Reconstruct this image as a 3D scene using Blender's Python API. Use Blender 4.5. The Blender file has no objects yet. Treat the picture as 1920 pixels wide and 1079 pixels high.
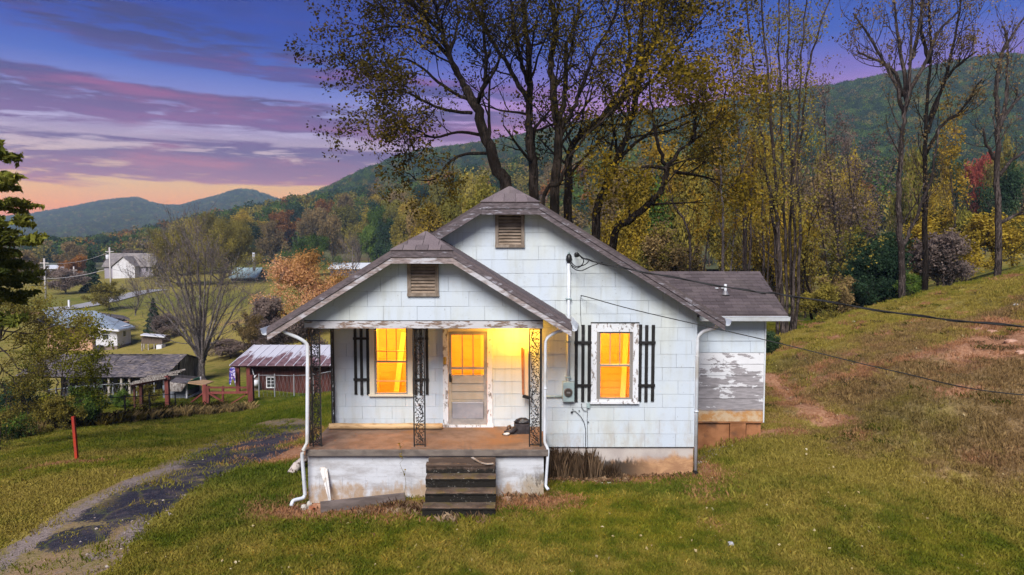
import bpy, math, random
import numpy as np
from mathutils import Vector, Matrix

random.seed(7)
rng = np.random.default_rng(7)
SC = bpy.context.scene
COL = SC.collection
R = math.radians

# ---------------------------------------------------------------- camera, sky, sun, exposure
CAM_H = 4.6; PITCH = R(3.6); FOC = 1280.0
cd = bpy.data.cameras.new('camera'); cam = bpy.data.objects.new('camera', cd); COL.objects.link(cam)
cam.location = (0, 0, CAM_H); cam.rotation_euler = (math.pi/2 - PITCH, 0, 0)
cd.sensor_width = 36; cd.lens = 24.0; cd.clip_start = .1; cd.clip_end = 9000
SC.camera = cam
SC.view_settings.view_transform = 'Standard'; SC.view_settings.look = 'None'
SC.view_settings.exposure = 0.85; SC.view_settings.gamma = 1.0
SC.cycles.max_bounces = 6; SC.cycles.transparent_max_bounces = 12
SC.cycles.diffuse_bounces = 3; SC.cycles.volume_bounces = 0

def lin(c):
    return tuple(((v/255)/12.92 if v/255 <= .04045 else ((v/255+.055)/1.055)**2.4) for v in c) + (1.0,)

class NT:
    """small helper to write node maths"""
    def __init__(s, nt): s.nt = nt
    def n(s, t, **k):
        o = s.nt.nodes.new(t)
        for a, b in k.items(): setattr(o, a, b)
        return o
    def put(s, sock, v):
        if isinstance(v, bpy.types.NodeSocket): s.nt.links.new(v, sock)
        elif v is not None: sock.default_value = v
    def m(s, op, a, b=None, c=None, clamp=False):
        o = s.n('ShaderNodeMath', operation=op); o.use_clamp = clamp
        s.put(o.inputs[0], a); s.put(o.inputs[1], b); s.put(o.inputs[2], c)
        return o.outputs[0]
    def add(s, a, b): return s.m('ADD', a, b)
    def sub(s, a, b): return s.m('SUBTRACT', a, b)
    def mul(s, a, b): return s.m('MULTIPLY', a, b)
    def sm(s, v, lo, hi, a=0.0, b=1.0):
        o = s.n('ShaderNodeMapRange', interpolation_type='SMOOTHSTEP')
        s.put(o.inputs[0], v); o.inputs[1].default_value = lo; o.inputs[2].default_value = hi
        o.inputs[3].default_value = a; o.inputs[4].default_value = b
        return o.outputs[0]
    def ramp(s, v, stops, interp='LINEAR'):
        o = s.n('ShaderNodeValToRGB'); cr = o.color_ramp; cr.interpolation = interp
        while len(cr.elements) < len(stops): cr.elements.new(.5)
        for e, (p, c) in zip(cr.elements, sorted(stops, key=lambda q: q[0])):
            e.position = p; e.color = c if len(c) == 4 else tuple(c) + (1,)
        s.put(o.inputs[0], v); return o.outputs[0]
    def mix(s, f, a, b, mode='MIX'):
        o = s.n('ShaderNodeMix', data_type='RGBA', blend_type=mode)
        s.put(o.inputs[0], f); s.put(o.inputs[6], a); s.put(o.inputs[7], b)
        return o.outputs[2]
    def noise(s, vec, scale=1.0, detail=4, rough=.55, dist=0.0):
        o = s.n('ShaderNodeTexNoise'); s.put(o.inputs['Vector'], vec)
        o.inputs['Scale'].default_value = scale; o.inputs['Detail'].default_value = detail
        o.inputs['Roughness'].default_value = rough; o.inputs['Distortion'].default_value = dist
        return o.outputs[0]
    def comb(s, x, y, z):
        o = s.n('ShaderNodeCombineXYZ')
        for i, v in enumerate((x, y, z)): s.put(o.inputs[i], v)
        return o.outputs[0]
    def sep(s, v):
        o = s.n('ShaderNodeSeparateXYZ'); s.put(o.inputs[0], v); return o.outputs
    def vmul(s, v, k):
        o = s.n('ShaderNodeVectorMath', operation='MULTIPLY'); s.put(o.inputs[0], v); s.put(o.inputs[1], k)
        return o.outputs[0]
    def attr(s, name):
        o = s.n('ShaderNodeAttribute'); o.attribute_name = name; return o.outputs['Fac']
    def pos(s): return s.n('ShaderNodeNewGeometry').outputs['Position']

# dusk sky: clear gradient with sunset to the west (left) and long streaks of cloud
W = bpy.data.worlds.new('World'); SC.world = W; W.use_nodes = True
w = NT(W.node_tree); W.node_tree.nodes.clear()
dx, dy, dz = w.sep(w.n('ShaderNodeTexCoord').outputs['Generated'])
el = w.mul(w.m('ARCSINE', dz), 57.2958)
az = w.mul(w.m('ARCTAN2', dx, dy), 57.2958)
E = lambda e: max(0.0, min(1.0, (e + 2) / 40.0))
et = w.m('DIVIDE', w.add(el, 2.0), 40.0)
west = w.ramp(et, [(E(-2), lin((206, 104, 84))), (E(1.2), lin((226, 122, 90))), (E(2.8), lin((255, 158, 52))), (E(4.6), lin((255, 196, 98))),
                   (E(6.6), lin((232, 196, 190))), (E(8.6), lin((196, 178, 216))), (E(11), lin((136, 140, 214))), (E(13.2), lin((64, 98, 196))),
                   (E(15.5), lin((14, 62, 176))), (E(20), lin((0, 38, 146))), (E(36), lin((10, 40, 120)))])
east = w.ramp(et, [(E(-2), lin((226, 168, 214))), (E(8), lin((226, 160, 212))), (E(11), lin((196, 138, 204))), (E(13.0), lin((130, 112, 202))),
                   (E(15.5), lin((56, 90, 192))), (E(20), lin((6, 68, 172))), (E(36), lin((10, 44, 125)))])
far = w.m('ABSOLUTE', w.add(az, 34.0))
back = w.ramp(et, [(E(-2), lin((150, 158, 190))), (E(10), lin((150, 160, 200))), (E(16), lin((90, 120, 190))), (E(24), lin((50, 90, 170))), (E(36), lin((34, 70, 140)))])
clear = w.mix(w.sm(far, 18, 38), west, east)
clear = w.mix(w.sm(w.m('ABSOLUTE', w.sub(w.m('MODULO', w.add(far, 360.0), 360.0), 0.0)), 75, 110), clear, back)
n1 = w.noise(w.comb(w.mul(az, .045), w.mul(el, .34), 3.1), 1.0, 5, .55)
n2 = w.noise(w.comb(w.mul(az, .11), w.mul(el, .95), 7.7), 1.0, 6, .6, .6)
n3 = w.noise(w.comb(w.mul(az, .35), w.mul(el, 2.4), 1.7), 1.0, 5, .6)
tilt = w.mul(w.mul(w.m('MINIMUM', w.m('MAXIMUM', w.add(az, 37.0), 0.0), 60.0), .19), w.sm(el, 9.5, 14))
ew = w.add(w.add(el, tilt), w.add(w.mul(w.sub(n1, .5), 2.6), w.mul(w.sub(n2, .5), 2.4)))
et2 = w.m('DIVIDE', w.add(ew, 2.0), 40.0)
g = lambda v: (v, v, v, 1)
bands = w.ramp(et2, [(E(0.2), g(.6)), (E(1.4), g(.4)), (E(2.6), g(.12)), (E(4.4), g(.16)), (E(5.1), g(.9)), (E(7.3), g(.9)), (E(7.9), g(.30)),
                     (E(8.7), g(.35)), (E(9.3), g(1)), (E(11.6), g(1)), (E(12.3), g(.22)), (E(14.9), g(.10)), (E(15.8), g(.8)),
                     (E(18), g(.75)), (E(19.5), g(.3)), (E(24), g(.4)), (E(30), g(.2))])
streak = w.sm(w.add(w.mul(n2, .6), w.mul(n3, .4)), .34, .58, .22, 1.10)
cd_ = w.mul(bands, streak)
cden = w.mul(w.mul(w.sm(cd_, .12, .72), w.sm(far, 26, 46, 1.0, .28)), w.sm(far, 75, 110, 1.0, .3))
ccol = w.ramp(et, [(E(1), lin((196, 96, 96))), (E(3.8), lin((208, 112, 112))), (E(5.2), lin((158, 88, 126))), (E(7), lin((112, 76, 132))), (E(9.2), lin((124, 76, 142))),
                   (E(11), lin((70, 56, 124))), (E(13), lin((84, 64, 148))), (E(15), lin((44, 42, 122))), (E(18), lin((22, 38, 122))), (E(22), lin((10, 36, 118)))])
lit = w.ramp(et, [(E(1), lin((226, 120, 96))), (E(5), lin((232, 124, 122))), (E(9), lin((176, 96, 146))), (E(13), lin((196, 84, 142))), (E(16), lin((110, 66, 150)))])
below = w.noise(w.comb(w.mul(az, .06), w.mul(el, .5), 21.0), 1.0, 4, .6)
ccol = w.mix(w.mul(w.sm(below, .46, .70), .6), ccol, lit)
skyc = w.mix(cden, clear, ccol)
air = w.mul(w.sm(el, 1.5, 8.0, 1.45, 1.0), w.sm(el, 9.0, 16.0, 1.0, .92))                 # the valley haze in front takes this much from the low sky
skyc = w.vmul(skyc, w.comb(air, w.m('POWER', air, .72), w.mul(w.m('POWER', air, .1), w.sm(el, 1.5, 7.0, .85, 1.0))))
bg = w.n('ShaderNodeBackground'); w.put(bg.inputs[0], skyc); bg.inputs[1].default_value = .55
ni = w.n('ShaderNodeTexSky', sky_type='NISHITA'); ni.sun_disc = False
ni.sun_elevation = R(41); ni.sun_rotation = R(190)
bg2 = w.n('ShaderNodeBackground'); w.put(bg2.inputs[0], ni.outputs[0]); bg2.inputs[1].default_value = .0008
ad = w.n('ShaderNodeAddShader'); w.put(ad.inputs[0], bg.outputs[0]); w.put(ad.inputs[1], bg2.outputs[0])
wo = w.n('ShaderNodeOutputWorld'); w.put(wo.inputs[0], ad.outputs[0])

sl = bpy.data.lights.new('sun', 'SUN'); sun = bpy.data.objects.new('sun', sl); COL.objects.link(sun)
sl.energy = 3.3; sl.angle = R(30); sl.color = (1.0, .97, .92)
sd = Vector((-.16, -.84, .74))                       # towards the light: behind the camera, left, fairly high
sun.rotation_euler = sd.to_track_quat('Z', 'Y').to_euler()

# ---------------------------------------------------------------- pixel <-> place
CP, SP = math.cos(PITCH), math.sin(PITCH)
def ray(px, py):
    u = (px - 960) / FOC; v = (539.5 - py) / FOC
    return np.array([u, CP + v*SP, -SP + v*CP])
def P(px, py, d):
    r = ray(px, py); t = d / r[1]
    return (r[0]*t, d, CAM_H + r[2]*t)
def PX(px, d, py=700): return P(px, py, d)[0]
def PZ(py, d): return P(960, py, d)[2]

# ---------------------------------------------------------------- terrain
CT = [  # px, py, distance
 (0,1079,10.2),(250,950,12.6),(350,870,16.5),(100,900,15.0),(145,866,17.7),(0,960,13.0),(500,1079,9.4),(960,1079,9.2),(1500,1079,9.25),(1920,1079,9.3),
 (15,820,29),(250,790,34),(400,776,39),(-120,850,26),(470,795,30),(550,757,32),(627,746,32),(545,800,24),(515,862,16),(440,815,24),(300,840,22),
 (200,758,43),(330,742,46),(100,770,42),(0,790,38),(440,750,44),(600,735,48),(375,715,53),(480,735,46),
 (250,668,80),(160,655,90),(280,640,92),(450,600,100),(600,560,130),(620,640,70),(20,540,160),(160,577,128),(450,530,180),(250,517,215),(50,560,140),(600,515,210),(100,520,230),
 (700,500,240),(20,505,260),(400,500,260),(-300,560,170),(-400,760,50),(-700,900,20),(-300,1079,10.6),
 (575,945,12.25),(1025,930,12.3),(1305,889,13.4),(1310,850,15.6),(1430,812,15.6),(1480,735,20),(1440,625,34),(1600,590,34),(1760,545,34),(1920,515,32),
 (1460,606,46),(1500,612,40),(1600,600,46),(1750,560,50),(1850,512,60),(1920,498,70),(1890,482,110),(1700,520,110),(1500,560,90),(2100,470,110),
 (1700,700,17),(1900,650,17),(2200,560,17),(1560,790,16.5),(1650,830,14.5),(1800,860,13.5),(1920,850,13.2),(1300,900,13.1),(1180,960,11.5),(1600,950,11.3),
 (1540,660,23),(1600,640,23),(1800,600,23),(2200,480,26),(2300,900,12),(1460,770,17.6)]
CW = [(0,0,0),(-6,0,-.3),(6,0,.0),(-12,2,-.9),(14,2,.6),(0,5,0),(6,6,.0),(-6,6,-.25),(0,24,0.0),(4,24,.1),(-3,22,-.5),(0,32,-.4),(6,34,-.4),(0,60,-2),(10,70,-2),(0,130,-3.5),(40,150,1),
      (60,60,6),(0,240,-2),(100,250,8),(0,-8,0),(-14,-8,-1),(14,-8,.6),(300,260,20),(-30,-5,-4),(34,0,6),(50,20,9),(-60,20,-7),(-90,50,-8.5)]
pts = [P(*c) for c in CT] + CW
def uw(x, y): return np.stack([x/(y+16.0)*2.2, np.log(np.maximum(y+16.0, .5))], -1)
pp = np.array(pts); Q = uw(pp[:,0], pp[:,1])
# height is interpolated as an angle-like value so that far and near points weigh alike
SCL = lambda y: np.sqrt(np.maximum(y, 0) + 10.0)
def kern(d2): return np.where(d2 > 0, d2*np.log(np.maximum(d2, 1e-12)), 0)
K = kern(((Q[:,None]-Q[None])**2).sum(-1)) + np.eye(len(Q))*.0006
A_ = np.hstack([np.ones((len(Q),1)), Q])
M_ = np.block([[K, A_], [A_.T, np.zeros((3,3))]])
SOL = np.linalg.solve(M_, np.concatenate([pp[:,2]/SCL(pp[:,1]), np.zeros(3)]))

def fract_noise(x, y, s, seed=0):
    x = np.asarray(x)*s; y = np.asarray(y)*s
    xi = np.floor(x).astype(np.int64); yi = np.floor(y).astype(np.int64)
    fx = x-xi; fy = y-yi; fx = fx*fx*(3-2*fx); fy = fy*fy*(3-2*fy)
    def h(a, b):
        v = (a*374761393 + b*668265263 + seed*974711) & 0x7fffffff
        v = ((v ^ (v >> 13))*1274126177) & 0x7fffffff
        return ((v ^ (v >> 16)) & 0xffff)/65535.0
    return (h(xi,yi)*(1-fx)+h(xi+1,yi)*fx)*(1-fy)+(h(xi,yi+1)*(1-fx)+h(xi+1,yi+1)*fx)*fy
def fbm(x, y, s, seed=0, o=4):
    a = 0; k = .5; t = 0
    for i in range(o):
        a = a + k*fract_noise(x, y, s*2**i, seed+i*17); t += k; k *= .5
    return a/t
def sstep(v, a, b):
    t = np.clip((v-a)/(b-a), 0, 1); return t*t*(3-2*t)

def gz(x, y):
    x = np.asarray(x, float); y = np.asarray(y, float); sh = x.shape
    x = x.ravel(); y = y.ravel(); out = np.zeros(len(x))
    for i in range(0, len(x), 20000):
        q = uw(x[i:i+20000], y[i:i+20000])
        k = kern(((q[:,None]-Q[None])**2).sum(-1))
        out[i:i+20000] = (k@SOL[:len(Q)] + SOL[len(Q)] + q@SOL[len(Q)+1:])*SCL(y[i:i+20000])
    # lumps of the rough bank on the right, gentle unevenness elsewhere
    bank = sstep(x - (4.9 + .12*(y-13)), .6, 2.5)*sstep(y, 9.5, 13)*(1-sstep(y, 40, 60))
    out = out + bank*((fbm(x, y, 1.3, 3)-.5)*.40 + (fbm(x, y, 4.0, 9, 2)-.5)*.16) + (fbm(x, y, .5, 5)-.5)*.10*(y < 45)
    return out.reshape(sh)
def gz1(x, y): return float(gz(np.array([x]), np.array([y]))[0])
def G(px, py, lo=8.0, hi=400.0):
    r = ray(px, py); d = np.exp(np.linspace(math.log(lo), math.log(hi), 260))
    x = r[0]/r[1]*d; z = CAM_H + r[2]/r[1]*d; t = gz(x, d)
    k = np.argmax(z < t)
    if not (z < t).any(): k = len(d)-1
    return float(x[k]), float(d[k]), float(t[k])
def S(px, py, d):
    """place on the ground below image column px at distance d"""
    x = P(px, py, d)[0]; return (x, d, gz1(x, d))

# ---------------------------------------------------------------- mesh helpers
def offs(parent):
    o = Vector((0,0,0)); p = parent
    while p is not None: o += p.location; p = p.parent
    return o
def link(o, parent=None, world=False):
    COL.objects.link(o)
    if parent is not None:
        o.parent = parent
        if world: o.location = o.location - offs(parent)
    return o
def tag(o, label=None, cat=None, group=None, kind=None):
    if label: o['label'] = label
    if cat: o['category'] = cat
    if group: o['group'] = group
    if kind: o['kind'] = kind
    return o
def thing(name, loc, label, cat, group=None, rz=0.0):
    o = bpy.data.objects.new(name, None); o.empty_display_size = .2
    o.location = loc; o.rotation_euler = (0, 0, rz); COL.objects.link(o)
    return tag(o, label, cat, group)

class MB:
    def __init__(s): s.v = []; s.f = []; s.sm = []; s.t = []
    def face(s, pts, smooth=False, tone=.5):
        n = len(s.v); s.v += [tuple(p) for p in pts]; s.f.append(tuple(range(n, n+len(pts)))); s.sm.append(smooth); s.t.append(tone); return s
    def idx(s, pts, faces, smooth=False, tone=.5):
        n = len(s.v); s.v += [tuple(p) for p in pts]
        for f in faces: s.f.append(tuple(n+i for i in f)); s.sm.append(smooth); s.t.append(tone)
        return s
    def box(s, x0, x1, y0, y1, z0, z1, tone=.5):
        p = [(x0,y0,z0),(x1,y0,z0),(x1,y1,z0),(x0,y1,z0),(x0,y0,z1),(x1,y0,z1),(x1,y1,z1),(x0,y1,z1)]
        return s.idx(p, [(0,3,2,1),(4,5,6,7),(0,1,5,4),(1,2,6,5),(2,3,7,6),(3,0,4,7)], tone=tone)
    def slab(s, poly, ext, tone=.5):
        """closed prism: polygon swept by the vector ext"""
        n = len(poly); a = [Vector(p) for p in poly]; e = Vector(ext); b = [p+e for p in a]
        nrm = Vector((0,0,0))
        for i in range(n): nrm += (a[i]-a[0]).cross(a[(i+1) % n]-a[0])
        if nrm.dot(e) > 0: a.reverse(); b.reverse()
        fs = [tuple(range(n)), tuple(range(2*n-1, n-1, -1))] + [(i, i+n, (i+1) % n+n, (i+1) % n) for i in range(n)]
        return s.idx(a+b, [tuple(reversed(f)) for f in fs][:0] or fs, tone=tone)
    def xz(s, poly, y0, y1, tone=.5): return s.slab([(p[0], y0, p[1]) for p in poly], (0, y1-y0, 0), tone)
    def bar(s, p, q, wx, wy, tone=.5, up=(0,0,1)):
        p = Vector(p); q = Vector(q); d = (q-p).normalized(); u = Vector(up)
        if abs(d.dot(u)) > .95: u = Vector((0,1,0))
        a = d.cross(u).normalized()*wx/2; b = a.normalized().cross(d).normalized()*wy/2
        c = [-a-b, a-b, a+b, -a+b]
        return s.idx([p+k for k in c]+[q+k for k in c], [(0,1,2,3),(7,6,5,4),(0,4,5,1),(1,5,6,2),(2,6,7,3),(3,7,4,0)], tone=tone)
    def tube(s, pts, rad, k=8, smooth=True, cap=True, tone=.5, flat=None):
        pts = [Vector(p) for p in pts]; n = len(pts)
        if not hasattr(rad, '__len__'): rad = [rad]*n
        V = []; ref = Vector((.31,.17,.93))
        for i, p in enumerate(pts):
            d = (pts[min(i+1,n-1)]-pts[max(i-1,0)])
            if d.length < 1e-9: d = Vector((0,0,1))
            d.normalize()
            a = d.cross(ref)
            if a.length < .05: a = d.cross(Vector((1,0,0)))
            a.normalize(); b = d.cross(a)
            for j in range(k):
                t = 2*math.pi*j/k; V.append(p + (a*math.cos(t)+b*math.sin(t))*rad[i])
        F = [(i*k+j, i*k+(j+1) % k, (i+1)*k+(j+1) % k, (i+1)*k+j) for i in range(n-1) for j in range(k)]
        if cap: F += [tuple(reversed(range(k))), tuple(range((n-1)*k, n*k))]
        return s.idx(V, F, smooth, tone)
    def lathe(s, c, prof, k=16, tone=.5):
        c = Vector(c); V = [c+Vector((r*math.cos(2*math.pi*j/k), r*math.sin(2*math.pi*j/k), z)) for r, z in prof for j in range(k)]
        n = len(prof)
        F = [(i*k+j, i*k+(j+1) % k, (i+1)*k+(j+1) % k, (i+1)*k+j) for i in range(n-1) for j in range(k)]
        F += [tuple(reversed(range(k))), tuple(range((n-1)*k, n*k))]
        return s.idx(V, F, True, tone)
    def mesh(s, name, mat, bevel=0):
        me = bpy.data.meshes.new(name); me.from_pydata([tuple(v) for v in s.v], [], s.f)
        me.polygons.foreach_set('use_smooth', s.sm)
        if len(set(s.t)) > 1:
            a = me.attributes.new('tone', 'FLOAT', 'FACE'); a.data.foreach_set('value', s.t)
        if mat: me.materials.append(mat)
        me.update(); return me
    def build(s, name, mat, parent=None, world=True, bevel=0):
        o = bpy.data.objects.new(name, s.mesh(name, mat)); link(o, parent, world)
        if bevel:
            b = o.modifiers.new('bevel', 'BEVEL'); b.width = bevel; b.segments = 2; b.limit_method = 'ANGLE'
        return o
def mesh_np(name, V, F, mat, tone=None, smooth=False):
    me = bpy.data.meshes.new(name); k = F.shape[1]
    me.vertices.add(len(V)); me.vertices.foreach_set('co', np.asarray(V, np.float32).ravel())
    me.loops.add(F.size); me.loops.foreach_set('vertex_index', F.astype(np.int32).ravel())
    me.polygons.add(len(F)); me.polygons.foreach_set('loop_start', np.arange(0, F.size, k, dtype=np.int32))
    me.polygons.foreach_set('use_smooth', np.full(len(F), smooth))
    if tone is not None:
        a = me.attributes.new('tone', 'FLOAT', 'FACE'); a.data.foreach_set('value', np.asarray(tone, np.float32))
    me.materials.append(mat); me.update(calc_edges=True); return me
def obj(name, me, parent=None, world=False):
    return link(bpy.data.objects.new(name, me), parent, world)

# ---------------------------------------------------------------- materials
def mat(name, fn, rough=.8, bump=0.0, bscale=20.0, metal=0.0, spec=.3, vec=None, bdist=.01):
    m = bpy.data.materials.new(name); m.use_nodes = True; nt = NT(m.node_tree)
    b = m.node_tree.nodes['Principled BSDF']
    c = fn(nt) if callable(fn) else fn
    if isinstance(c, tuple) and len(c) == 3: c = c + (1,)
    nt.put(b.inputs['Base Color'], c)
    nt.put(b.inputs['Roughness'], rough(nt) if callable(rough) else rough)
    b.inputs['Metallic'].default_value = metal; b.inputs['Specular IOR Level'].default_value = spec
    if bump:
        bn = nt.n('ShaderNodeBump'); bn.inputs['Strength'].default_value = bump; bn.inputs['Distance'].default_value = bdist
        nt.put(bn.inputs['Height'], nt.noise(nt.pos() if vec is None else nt.vmul(nt.pos(), vec), bscale, 5, .6)); nt.put(b.inputs['Normal'], bn.outputs[0])
    return m
def speck(c1, c2, scale=8, lo=.4, hi=.6, vec=(1,1,1), detail=5, rough=.6, rnd=0.0, c3=None, s3=1.2, dist=0.0):
    def fn(nt):
        p = nt.vmul(nt.pos(), vec)
        c = nt.mix(nt.sm(nt.noise(p, scale, detail, rough, dist), lo, hi), c1+(1,), c2+(1,))
        if c3: c = nt.mix(nt.sm(nt.noise(p, s3, 4, .6), .5, .68), c, c3+(1,))
        if rnd:
            r = nt.n('ShaderNodeObjectInfo').outputs['Random']
            c = nt.mix(1.0, c, nt.comb(*[nt.add(nt.mul(r, rnd), 1-rnd/2)]*3), 'MULTIPLY')
        return c
    return fn
def leafmat(name, cols, trans=.35):
    m = bpy.data.materials.new(name); m.use_nodes = True; nt = NT(m.node_tree); m.node_tree.nodes.clear()
    t = nt.attr('tone'); rnd = nt.n('ShaderNodeObjectInfo').outputs['Random']
    n = nt.noise(nt.pos(), .35, 3, .6)
    v = nt.add(nt.mul(t, .72), nt.mul(n, .28)); v = nt.add(v, nt.mul(nt.sub(rnd, .5), .22))
    c = nt.ramp(v, [(i/(len(cols)-1)*.8+.1, q) for i, q in enumerate(cols)])
    d = nt.n('ShaderNodeBsdfDiffuse'); nt.put(d.inputs[0], c)
    tr = nt.n('ShaderNodeBsdfTranslucent'); nt.put(tr.inputs[0], c)
    mx = nt.n('ShaderNodeMixShader'); mx.inputs[0].default_value = trans
    nt.put(mx.inputs[1], d.outputs[0]); nt.put(mx.inputs[2], tr.outputs[0])
    o = nt.n('ShaderNodeOutputMaterial'); nt.put(o.inputs[0], mx.outputs[0]); return m

def turf_colour(nt, dirt, dry, lush_shade):
    p = nt.pos()
    big = nt.noise(p, .35, 4, .6); mid = nt.noise(p, 1.7, 5, .65); fine = nt.noise(p, 11, 4, .7)
    green = nt.mix(nt.sm(mid, .35, .65), (.095, .115, .014, 1), (.195, .180, .022, 1))
    olive = nt.mix(nt.sm(fine, .35, .65), (.215, .170, .036, 1), (.33, .255, .068, 1))
    brown = nt.mix(nt.sm(fine, .35, .65), (.17, .105, .05, 1), (.31, .20, .10, 1))
    red = nt.mix(nt.sm(fine, .3, .7), (.26, .115, .060, 1), (.40, .22, .13, 1))
    d = nt.add(dry, nt.mul(nt.sub(nt.add(nt.mul(big, .55), nt.mul(mid, .45)), .5), 1.7))
    c = nt.mix(nt.sm(d, .15, .55), green, olive)
    c = nt.mix(nt.sm(d, .62, .95), c, brown)
    c = nt.mix(nt.mul(lush_shade, .8), c, nt.mix(nt.sm(mid, .3, .7), (.030, .072, .008, 1), (.07, .12, .012, 1)))
    dd = nt.add(dirt, nt.mul(nt.sub(nt.add(nt.mul(mid, .6), nt.mul(fine, .4)), .5), .9))
    c = nt.mix(nt.sm(dd, .38, .62), c, red)
    return c
def turf(name, base=False):
    m = bpy.data.materials.new(name); m.use_nodes = True; nt = NT(m.node_tree); b = m.node_tree.nodes['Principled BSDF']
    c = turf_colour(nt, nt.attr('dirt'), nt.attr('dry'), nt.attr('lush_shade'))
    if base:
        f = nt.noise(nt.pos(), 28, 4, .7)
        c = nt.mix(1.0, c, nt.mix(nt.sm(f, .3, .7), (.72,.72,.72,1), (1.15,1.15,1.15,1)), 'MULTIPLY')
        bn = nt.n('ShaderNodeBump'); bn.inputs['Strength'].default_value = .7; bn.inputs['Distance'].default_value = .05
        nt.put(bn.inputs['Height'], nt.noise(nt.pos(), 7, 8, .75)); nt.put(b.inputs['Normal'], bn.outputs[0])
    nt.put(b.inputs['Base Color'], c); b.inputs['Roughness'].default_value = .95; b.inputs['Specular IOR Level'].default_value = .1
    return m

# blobs of bare earth, dry grass, dark green for lush grass and painted shade: image spot on the ground, radii in metres
def blob(px, py, rx, ry, amt, rot=0): 
    x, y, z = G(px, py); return (x, y, rx, ry, amt, rot)
DIRT = [blob(*b) for b in [(760,958,2.6,.35,1.0),(1020,945,.8,.5,.8),(585,955,1.2,.5,.9),(1180,905,2.4,.22,.9),(1330,880,.28,1.2,.9),(1325,935,.25,.5,.7),(1340,985,.2,.45,.5),
        (1452,722,.30,1.2,1.1),(1468,735,.30,.9,1.15),(1486,748,.30,.8,1.15),(1506,760,.32,.7,1.1),(1530,772,.34,.7,1.05),(1556,786,.34,.6,.9),(1580,800,.34,.6,.8),(1610,822,.4,.6,.6),(1460,765,.5,1.0,.55),(1490,790,.5,.8,.5),(1480,800,.9,.5,.5),(1900,640,1.6,.9,1.15),(1880,610,1.2,1.2,.7),(1700,675,1.6,.4,.8),(1580,675,.9,.4,.7),
        (1740,668,.8,.3,.8),(1640,655,1.4,.3,.5),(1520,850,.8,.3,.45),(545,855,1.2,1.0,1.1),(520,830,1.4,1.6,.9),(1850,860,1.2,.5,.5),(130,873,1.4,.35,.7),(1430,815,1.0,.3,1.0),
        (1460,700,.9,.3,.4),(1800,700,2.5,.6,.45),(60,590,20,2.5,.6),(480,600,14,6,.5),(470,575,16,8,.4),(1480,880,.8,.3,.4)]]
LUSH_SHADE = [blob(*b) for b in [(480,900,1.6,1.2,1.0),(500,950,1.0,1.0,.8),(430,960,1.0,1.0,.6),(1270,920,1.6,.45,.8),(560,775,6,5,.7),(560,750,9,4,.7),(1500,600,8,6,.9),(420,780,6,2,.5),  # first spots paint the shade at the house corner as darker green turf
        (1480,690,.9,1.2,.4),(640,995,1.6,.3,.6),(1700,790,1.5,1.2,.35),(200,770,14,6,.5),(1400,850,.8,.8,.3),(250,570,30,16,.6),(600,560,40,10,.6),(550,500,60,16,.7)]]
DRYB = [blob(*b) for b in [(150,930,5,1.6,.38),(60,990,2.5,.8,.35),(1650,700,5,4,.66),(1850,720,5,4,.78),(1650,650,6,5,.6),(1800,620,7,6,.6),(1560,700,3,3,.45),(1750,840,4,1.5,.35),(1550,900,2,1,.15),(1700,600,8,6,.35),(950,1060,3,.5,.15),
        (1500,860,1.5,1.0,.25),(300,850,5,1.5,.2),(1850,1000,2,.8,.2),(420,650,20,18,.25)]]
def zone(bl, x, y):
    a = np.zeros_like(x)
    for b in bl:
        cx, cy, rx, ry, amt = b[:5]; r = b[5] if len(b) > 5 else 0
        X = x-cx; Y = y-cy; c, s_ = math.cos(r), math.sin(r)
        q = ((X*c+Y*s_)/rx)**2 + ((-X*s_+Y*c)/ry)**2
        a = np.maximum(a, amt*np.exp(-q*.7))
    return a
def zones(x, y):
    dry = zone(DRYB, x, y) + .24 + .22*sstep(y, 50, 110)
    bank = sstep(x - (4.9 + .12*(y-13)), .6, 3)*sstep(y, 10, 13)
    dirt = np.maximum(zone(DIRT, x, y), bank*sstep(fbm(x, y, .9, 31), .60, .75)*.7)
    return dirt, dry, zone(LUSH_SHADE, x, y)
def set_zones(me, x, y):
    for n, v in zip(('dirt', 'dry', 'lush_shade'), zones(x, y)):
        a = me.attributes.new(n, 'FLOAT', 'POINT'); a.data.foreach_set('value', v.astype(np.float32))

# ---------------------------------------------------------------- the ground sheet
M_ground = turf('ground turf and earth', True)
nu, nw = 460, 440
us = np.linspace(-1.9, 1.9, nu); us = np.sign(us)*np.abs(us/1.9)**1.15*1.9
ws = np.linspace(math.log(10.0), math.log(420.0), nw)
U, Wg = np.meshgrid(us, ws); yy = np.exp(Wg)-16; xx = U*(yy+16)/2.2*1.35
zz = gz(xx, yy)
V = np.stack([xx, yy, zz], -1).reshape(-1, 3)
I = np.arange(nu*nw).reshape(nw, nu)
F = np.stack([I[:-1,:-1], I[:-1,1:], I[1:,1:], I[1:,:-1]], -1).reshape(-1, 4)
me = mesh_np('ground', V, F, M_ground, smooth=True); set_zones(me, V[:,0], V[:,1])
tag(obj('ground', me), kind='structure')
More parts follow.
